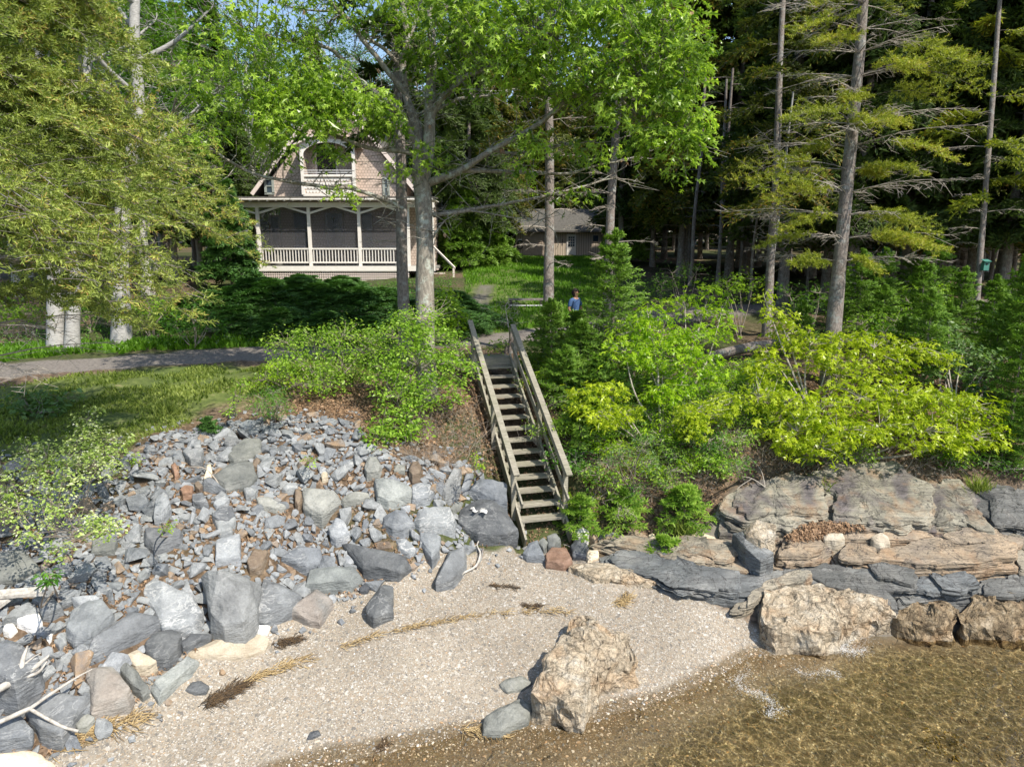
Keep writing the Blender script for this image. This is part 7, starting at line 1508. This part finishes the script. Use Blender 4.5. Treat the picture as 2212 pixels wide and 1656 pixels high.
# firs beside the stairs: one by one
def fir_one(px, py_base, D, H, wd, lab, seed, **k):
    f = fir_proto(seed, H, wd, lab, **k); p = at(px, py_base, D); f.location = (p[0], p[1], G3(p[0], p[1], -.05)); f.rotation_euler = (0, 0, seed); return f
fir_one(1322, 760, 18.6, 4.0, 1.5, 'tallest young fir with a long leader right of the stairs', 11, tiers=.22, per=6, shoot=.105)
fir_one(1190, 765, 18.8, 2.1, .95, 'young fir with a forked top behind the right stair rail', 12, tiers=.17, per=6, shoot=.10)
fir_one(1255, 775, 18.2, 1.7, 1.1, 'broad low fir between the forked fir and the tallest one', 13, tiers=.16, per=6)
fir_one(1222, 850, 17.2, 1.5, .95, 'dark fir on the slope right of the upper stairs', 14, tiers=.16, per=6)
fir_one(1295, 850, 17.0, 1.5, 1.1, 'fir on the slope under the tallest one', 15, tiers=.17, per=6)
fir_one(1262, 940, 15.8, 1.2, .8, 'shaded fir beside the middle of the right stair rail', 16, tiers=.15, per=6, mat='fir_lime', pitch=.0)
fir_one(1255, 1035, 14.4, .8, .6, 'bright low fir beside the foot of the right stair rail', 17, tiers=.2, per=4, mat='fir_lime', pitch=.0)
fir_one(1350, 1015, 14.6, .7, .7, 'low fir on the bank left of the rock domes', 18, tiers=.16, per=5, mat='fir_lime', pitch=.0)
fir_one(1440, 1080, 13.6, .45, .5, 'small fir above the long fallen slab at the foot of the bank', 19, tiers=.12, per=5, mat='fir_lime', pitch=.0)
fir_one(1480, 1030, 14.4, .8, .8, 'low bushy fir left of the pale shrub on the bank', 20, tiers=.13, per=5, mat='fir_lime', pitch=.0)
fir_one(1246, 790, 20.2, 1.55, .8, 'lime tipped fir directly in front of the person in blue', 22, tiers=.16, per=6)
fir_one(450, 905, 14.6, .3, .2, 'tiny fir seedling on the bare earth above the stones', 21, tiers=.07, per=5, mat='yew', shoot=.06)
# yew hedge in front of the cottage
HG = 'dark yew bushes in front of the cottage'
yw = fir_proto(31, 2.4, 1.7, 'dark bushy evergreen in the hedge below the porch', 'yew', .13, HG, 'evergreen_bush', 'evergreen bush', .2, 8, .05, BOUGHS)
for i, (px, D, s) in enumerate([(500,25,.9),(545,25.5,1.05),(590,24.6,1.05),(640,25,1.1),(690,24.6,1.0),(735,25,1.1),(785,24.6,1.05),(830,25.2,1.1),(945,25,1.15),(975,26,1.1),(450,24.5,.85),(520,23,.75),(610,22.6,.8),(700,22.6,.75),(790,22.8,.8),(870,23,.8),(410,24,.8),(740,26.8,1.05),(650,27,1.0),(570,27,.9)]):
    p = at(px, 600, D); q = (p[0], p[1], G3(p[0], p[1], -.15))
    if i == 0: yw.location = q; yw.scale = (s * 1.25, s * 1.25, s * .50)
    else: copy_tree(yw, q, rs.uniform(0, 6.28), (s * 1.25, s * 1.25, s * .50))
# conifers close to the cottage's left and right sides
for px, D, H, wd, lb, sd in ((500,33,5.0,1.7,'dark fir at the left corner of the cottage porch',41),(1000,40,5.0,2.0,'bluish fir between the cottage and the shed',42),(1060,43,4.5,2.0,'low green fir left of the shed',43),(1350,45,5,2,'fir at the right end of the shed',44)):
    f = fir_proto(sd, H, wd, lb, 'yew' if sd == 41 else 'fir', .22, None, 'fir_tree', 'fir tree', .32, 6, .0, BOUGHS); p = at(px, 600, D); f.location = (p[0], p[1], G3(p[0], p[1], -.1))
# ---------------------------------------------------------------- grass, litter, ground cover
def scatter(polys, n, rs, zlo=None):
    P = np.concatenate([p[:, :2] for p in polys]); mn, mx = P.min(0), P.max(0); X_ = rs.uniform(mn[0], mx[0], n * 6); Y_ = rs.uniform(mn[1], mx[1], n * 6); k = np.zeros(len(X_), bool)
    for p in polys: k |= inpoly(X_, Y_, p)
    k &= vis(X_, Y_, 120)[0]; return X_[k][:n], Y_[k][:n]
BL = (np.array([[0, -.06, 0], [0, .06, 0], [.12, .04, .55], [.35, 0, 1.0]]), np.array([[0, 1, 2], [2, 3, 0]]))
def grass(label, polys, n, h, mat, seed, keep=None, name='grass', wd=.012):
    rs = np.random.default_rng(seed); X_, Y_ = scatter(polys, n, rs)
    if keep is not None: k = keep(X_, Y_, rs); X_, Y_ = X_[k], Y_[k]
    m = len(X_); a = rs.uniform(0, 6.28, m); X = np.c_[np.cos(a), np.sin(a), np.zeros(m)]; Y = np.c_[-np.sin(a), np.cos(a), np.zeros(m)]; Z = nrm(np.c_[rs.normal(0, .3, (m, 2)), np.ones(m)])
    H_ = h * rs.uniform(.5, 1.3, m) * (1 + .4 * vnoise(np.c_[X_ * .9, Y_ * .9, X_ * 0])); g = Geo(); T = BL[0].copy(); T[:, 1] *= wd / .06 / h * 2
    inst(g, T, BL[1], np.c_[X_, Y_, hterr(X_, Y_) - .01], X, Y, Z, H_, np.clip(.5 + .35 * vnoise(np.c_[X_ * 1.3, Y_ * 1.3, X_ * 0 + 5]) + rs.normal(0, .2, m), 0, 1)); return tag(g.build(name, M[mat]), label, 'grass', kind='stuff')
dens = lambda X_, Y_, rs: (rs.random(len(X_)) < sstep(-.25, .5, vnoise(np.c_[X_ * 1.2, Y_ * 1.2, X_ * 0]) + .35))
Zg2 = Z_grass.copy()
grass('rough grass on the bank between the road and the stones', [Zg2], 26000, .085, 'grass', 1, dens)
grass('sunny lawn grass beside the cottage track', [Z_lawn], 34000, .17, 'lawn', 2, lambda X_, Y_, rs: (pdist(X_, Y_, TRACK, False) > .45 + .3 * rs.random(len(X_))) & (pdist(X_, Y_, ROAD, False) > .9))
verge = gpoly([(-100,795),(0,782),(300,760),(570,748),(800,735),(980,722),(1000,700),(700,712),(560,735),(300,738),(0,745),(-100,755)])
grass('lily leaved ground cover along the far side of the road', [verge], 9000, .2, 'lawn', 3, name='ground_cover', wd=.03)
sv = gpoly([(560,800),(700,770),(860,765),(1000,760),(1060,780),(960,800),(700,830)]); grass('verge grass near the head of the stairs', [sv], 5000, .12, 'grass', 4)
g = Geo(); X_, Y_ = scatter([verge], 420, rs); m = len(X_); cluster_leaves(g, np.c_[X_, Y_, hterr(X_, Y_) + .17], rs, 2, .03, .03, OVAL, .4, .9); tag(g.build('lily_flowers', M['flower']), 'tiny white flowers in the roadside ground cover', 'flowers', kind='stuff')
def litter(label, polys, n, size, seed, keep=None, lift=.012):
    rs = np.random.default_rng(seed); X_, Y_ = scatter(polys, n, rs)
    if keep is not None: k = keep(X_, Y_, rs); X_, Y_ = X_[k], Y_[k]
    m = len(X_); X, Y, Z = rnd_frames(rs, m, 1.0, -.1); T = MAPLE[0] * [1, 1, 2.5]; g = Geo(); inst(g, T, MAPLE[1], np.c_[X_, Y_, hterr(X_, Y_) + lift + rs.uniform(0, .03, m)], X, Y, Z, size * rs.uniform(.6, 1.3, m), np.clip(rs.normal(.5, .28, m), 0, 1)); return tag(g.build('leaf_litter', M['litter']), label, 'leaf litter', kind='stuff')
patch = lambda X_, Y_, rs: rs.random(len(X_)) < sstep(-.15, .35, vnoise(np.c_[X_ * 1.6, Y_ * 1.6, X_ * 0 + 9]))
litter('dry oak leaves caught between the stones', [Z_pile], 10000, .08, 1, patch, .02)
bankl = gpoly([(560,900),(700,830),(900,840),(1040,780),(1100,900),(1110,1150),(1000,1030),(800,960),(640,900)]); litter('dry oak leaves covering the bank left of the stairs', [bankl], 9000, .09, 2)
bankr = gpoly([(1110,760),(1300,760),(1700,800),(2212,850),(2212,1030),(1850,1000),(1560,1060),(1540,1120),(1280,1165),(1130,1170)]); litter('dry oak leaves on the wooded bank right of the stairs', [bankr], 16000, .09, 3)
drift = gpoly(C_([(660,190),(760,120),(860,85),(1080,95),(1180,130),(1000,160),(850,200),(720,210)]), .3); 
rs2 = np.random.default_rng(8); X_ = rs2.uniform(drift[:, 0].min(), drift[:, 0].max(), 5000); Y_ = rs2.uniform(drift[:, 1].min(), drift[:, 1].max(), 5000); k = inpoly(X_, Y_, drift); X_, Y_ = X_[k][:900], Y_[k][:900]; m = len(X_); X, Y, Z = rnd_frames(rs2, m, 1, -.1); g = Geo(); inst(g, MAPLE[0] * [1, 1, 2.5], MAPLE[1], np.c_[X_, Y_, hs(X_, Y_) + .36 + rs2.uniform(0, .08, m)], X, Y, Z, .09 * rs2.uniform(.6, 1.2, m), rs2.uniform(.5, 1, m)); tag(g.build('leaf_drift', M['litter']), 'drift of pale dry leaves caught on the olive ledge', 'leaf litter', kind='stuff')
gc = gpoly([(1330,700),(1500,690),(2212,690),(2212,960),(1900,930),(1500,900),(1300,860)]); X_, Y_ = scatter([gc], 2200, rs); k = vnoise(np.c_[X_, Y_, X_ * 0]) > -.2; C = np.c_[X_, Y_, hterr(X_, Y_) + .12][k]; g = Geo(); cluster_leaves(g, C, rs, 10, .18, .06, LANCE, 0, .8); tag(g.build('undergrowth', M['fern']), 'low green undergrowth on the right bank', 'undergrowth', kind='stuff')
gc = gpoly([(-100,760),(980,735),(980,600),(400,640),(-100,680)]); X_, Y_ = scatter([gc], 2600, rs); C = np.c_[X_, Y_, hterr(X_, Y_) + .15]; g = Geo(); cluster_leaves(g, C, rs, 9, .22, .09, LANCE, 0, .8); tag(g.build('undergrowth', M['fern']), 'ferns and seedlings under the birches and the hedge', 'undergrowth', kind='stuff')
for px, py, lb in ((1475,1158,'tuft of green grass at the foot of the bank above the tan ledge'),(1775,1062,'yellow grass tuft in the cleft between the two big domes'),(2115,1075,'yellow grass tuft right of the broken outcrop'),(362,895,'dark grass tuft at the edge of the bare earth')):
    b = gpt(px, py); n = 160; a = rs.uniform(0, 6.28, n); X = np.c_[np.cos(a), np.sin(a), np.zeros(n)]; Y = np.c_[-np.sin(a), np.cos(a), np.zeros(n)]; Z = nrm(np.c_[rs.normal(0, .5, (n, 2)), np.ones(n)]); g = Geo(); T = BL[0].copy(); T[:, 1] *= .5; inst(g, T, BL[1], np.c_[rs.normal(0, .12, (n, 2)), np.full(n, .1 if py != 895 else 0.)], X, Y, Z, rs.uniform(.15, .38, n), rs.uniform(.3, 1, n)); o = g.build('grass_tuft', M['grass']); o.location = tuple(b); tag(o, lb, 'grass tuft')
# foam and weed in the water
def foam(label, path, wd, n, seed):
    rs = np.random.default_rng(seed); P = np.array([atz(x, y, .012) for x, y in path]); S = spline(P, 10); g = Geo(); i = rs.integers(0, len(S), n); o = S[i] + np.c_[rs.normal(0, wd, (n, 2)) * rs.uniform(.1, 1, (n, 1)), rs.uniform(0, .012, n)]
    q = bm_arrays(hull_mesh(nrm(np.random.default_rng(2).normal(0, 1, (9, 3))) * [.5, .5, .15])); a = rs.uniform(0, 6.28, n); X = np.c_[np.cos(a), np.sin(a), np.zeros(n)]; Y = np.c_[-np.sin(a), np.cos(a), np.zeros(n)]; inst(g, q[0], q[1], o, X, Y, np.tile([0, 0, 1.], (n, 1)), rs.uniform(.003, .013, n), .5); return tag(g.build('foam', M['foam']), label, 'foam', kind='stuff')
M['foam'] = NM('sea_foam').fin((.8, .82, .82), .5)
foam('white splash where the wave breaks beside the square shouldered rock', C_([(1010,900),(1050,860),(1100,820),(1160,790)]) , .16, 1700, 1)
foam('streak of foam below the splash', C_([(1010,880),(1100,905),(1180,890)]), .12, 900, 4)
foam('curling foam line on the wet gravel', C_([(430,1040),(360,1080),(370,1130),(460,1170),(500,1160)]), .12, 900, 2)
foam('broken foam line towards the middle of the water', C_([(720,1010),(780,1045),(850,1050),(930,1025),(980,1040),(1010,1080)]), .11, 600, 3)
foam('ragged foam patch low in the water', C_([(520,1190),(580,1240),(560,1310),(640,1270)]), .10, 700, 5)
g = Geo(); b = atz(2020, 1600, -.6); C = b + rs.normal(0, 1, (26, 3)) * [.2, .13, .02]; cluster_leaves(g, C - b, rs, 12, .08, .07, LANCE, .3, 1); N = NM('rockweed'); N.fin((.20, .14, .025), .5); o = g.build('seaweed_clump', N.m); o.location = tuple(b); tag(o, 'golden brown clump of rockweed under the water at the lower right', 'seaweed')
# nest box on the thin trunk at the right
p = at(2128, 574, 22.4); r = empty('bird_box', p, 'green nest box on the thin trunk at the right edge of the wood', 'bird box'); g = Geo(); box(g, (0, 0, 0), (.17, .15, .30)); simple('box_body', g, 'green_paint', r); g = Geo(); box(g, (0, -.03, .165), (.22, .22, .02), [[1, 0, 0], [0, .95, -.3], [0, .3, .95]]); simple('lid', g, 'green_paint', r); g = Geo(); tube(g, [(0, -.085, .05), (0, -.07, .05)], .028, 10); simple('entrance_hole', g, 'dark_room', r)
# ---------------------------------------------------------------- the person behind the firs
def person():
    b = at(1242, 690, 23.6); gz = G3(b[0], b[1]); root = empty('person', (b[0], b[1], gz), 'person with dark hair and a blue shirt half hidden behind the firs', 'person'); root.rotation_euler = (0, 0, .6)
    M['skin'] = mat_plain('skin', (.36, .20, .13), .5, .05); M['hair'] = mat_plain('dark_hair', (.02, .015, .012), .6, .3); M['blue_shirt'] = mat_plain('blue_shirt', (.06, .12, .26), .8, .2); M['dark_trousers'] = mat_plain('dark_trousers', (.03, .035, .05), .85, .2)
    def skinm(name, pts, edges, rad, mat, par, sub=2):
        me = bpy.data.meshes.new(name); me.from_pydata(pts, edges, []); o = bpy.data.objects.new(name, me); COL.objects.link(o); o.parent = par; me.materials.append(M[mat])
        md = o.modifiers.new('s', 'SKIN'); 
        for i, r in enumerate(rad): me.skin_vertices[0].data[i].radius = (r, r) if np.isscalar(r) else r
        me.skin_vertices[0].data[0].use_root = True; o.modifiers.new('u', 'SUBSURF').render_levels = sub; md.use_smooth_shade = True; return o
    P = [(0,0,.95),(0,0,1.12),(0,0,1.32),(0,.0,1.46),(0,-.02,1.53),(0,-.03,1.60),(0,-.02,1.70),(.19,0,1.42),(.26,.02,1.14),(.24,-.12,.90),(.23,-.16,.83),(-.19,0,1.42),(-.26,.02,1.14),(-.22,-.16,.96),(-.2,-.24,.92),(.10,0,.88),(.11,-.01,.48),(.12,.02,.07),(.13,-.14,.03),(-.10,0,.88),(-.11,-.02,.48),(-.12,.0,.07),(-.13,-.16,.03),(0,-.02,1.79)]
    E = [(0,1),(1,2),(2,3),(3,4),(4,5),(5,6),(6,23),(3,7),(7,8),(8,9),(9,10),(3,11),(11,12),(12,13),(13,14),(0,15),(15,16),(16,17),(17,18),(0,19),(19,20),(20,21),(21,22)]
    Rr = [(.15,.11),(.13,.10),(.16,.11),(.12,.09),.055,.075,.10,.065,.045,.034,.03,.065,.045,.034,.03,.09,.06,.042,.035,.09,.06,.042,.035,.06]
    body = skinm('person_body', P, E, Rr, 'skin', root)
    for sgn, w in ((1, (.23, -.16, .83)), (-1, (-.2, -.24, .92))):
        w = np.array(w)
        for k in range(4):
            q = w + [(-.028 + .019 * k) * sgn, -.02, -.02]; skinm('finger', [tuple(q), tuple(q + [0, -.02, -.035]), tuple(q + [0, -.02, -.06 - .006 * (k % 3)])], [(0, 1), (1, 2)], [.009, .008, .007], 'skin', body, 1)
        q = w + [-.035 * sgn, -.02, 0]; skinm('thumb', [tuple(q), tuple(q + [-.02 * sgn, -.03, -.02]), tuple(q + [-.02 * sgn, -.04, -.045])], [(0, 1), (1, 2)], [.011, .009, .008], 'skin', body, 1)
    S = [(0,0,.92),(0,0,1.12),(0,0,1.32),(0,0,1.45),(.19,0,1.42),(.25,.02,1.20),(-.19,0,1.42),(-.25,.02,1.20)]
    skinm('shirt', S, [(0,1),(1,2),(2,3),(3,4),(4,5),(3,6),(6,7)], [(.175,.13),(.155,.12),(.18,.13),(.11,.10),.085,.065,.085,.065], 'blue_shirt', root)
    T = [(0,0,.95),(.10,0,.86),(.11,-.01,.48),(.12,.02,.10),(-.10,0,.86),(-.11,-.02,.48),(-.12,0,.10)]
    skinm('trousers', T, [(0,1),(1,2),(2,3),(0,4),(4,5),(5,6)], [(.16,.12),.105,.075,.06,.105,.075,.06], 'dark_trousers', root)
    g = Geo(); rs = np.random.default_rng(4); d = nrm(rs.normal(0, 1, (700, 3))); d = d[(d[:, 1] > -.55) | (d[:, 2] > .35)]; O = np.array([0, .0, 1.71]) + d * [.105, .12, .125]; a, b_ = frames(d); inst(g, LANCE[0], LANCE[1], O, nrm(a + d * .4 - [0, 0, .6]), b_, d, .07, .5)
    for k in range(40):
        pass
    o = g.build('hair', M['hair']); o.parent = root
    V, Fc = rough_hull(np.array([0, .01, 1.715]) + nrm(rs.normal(0, 1, (60, 3))) * [.10, .115, .115] + [0, .012, .01], 0, 0, 1, 1); g = Geo(); g.add(V, Fc); o = g.build('hair_cap', M['hair'], smooth=True); o.parent = root
    for sg in (-1, 1):
        V, Fc = rough_hull(np.array([.033 * sg, -.118, 1.70]) + nrm(rs.normal(0, 1, (14, 3))) * [.013, .008, .008], 0, 0, 1, 1); g = Geo(); g.add(V, Fc); o = g.build('eye', M['hair']); o.parent = body
        V, Fc = rough_hull(np.array([.10 * sg, .0, 1.69]) + nrm(rs.normal(0, 1, (14, 3))) * [.012, .02, .032], 0, 0, 1, 1); g = Geo(); g.add(V, Fc); o = g.build('ear', M['skin']); o.parent = body
    V, Fc = rough_hull(np.array([0, -.125, 1.672]) + nrm(rs.normal(0, 1, (14, 3))) * [.014, .02, .024], 0, 0, 1, 1); g = Geo(); g.add(V, Fc); o = g.build('nose', M['skin']); o.parent = body
    V, Fc = rough_hull(np.array([0, -.108, 1.635]) + nrm(rs.normal(0, 1, (14, 3))) * [.024, .008, .008], 0, 0, 1, 1); g = Geo(); g.add(V, Fc); o = g.build('mouth', M['stone_red']); o.parent = body
person()
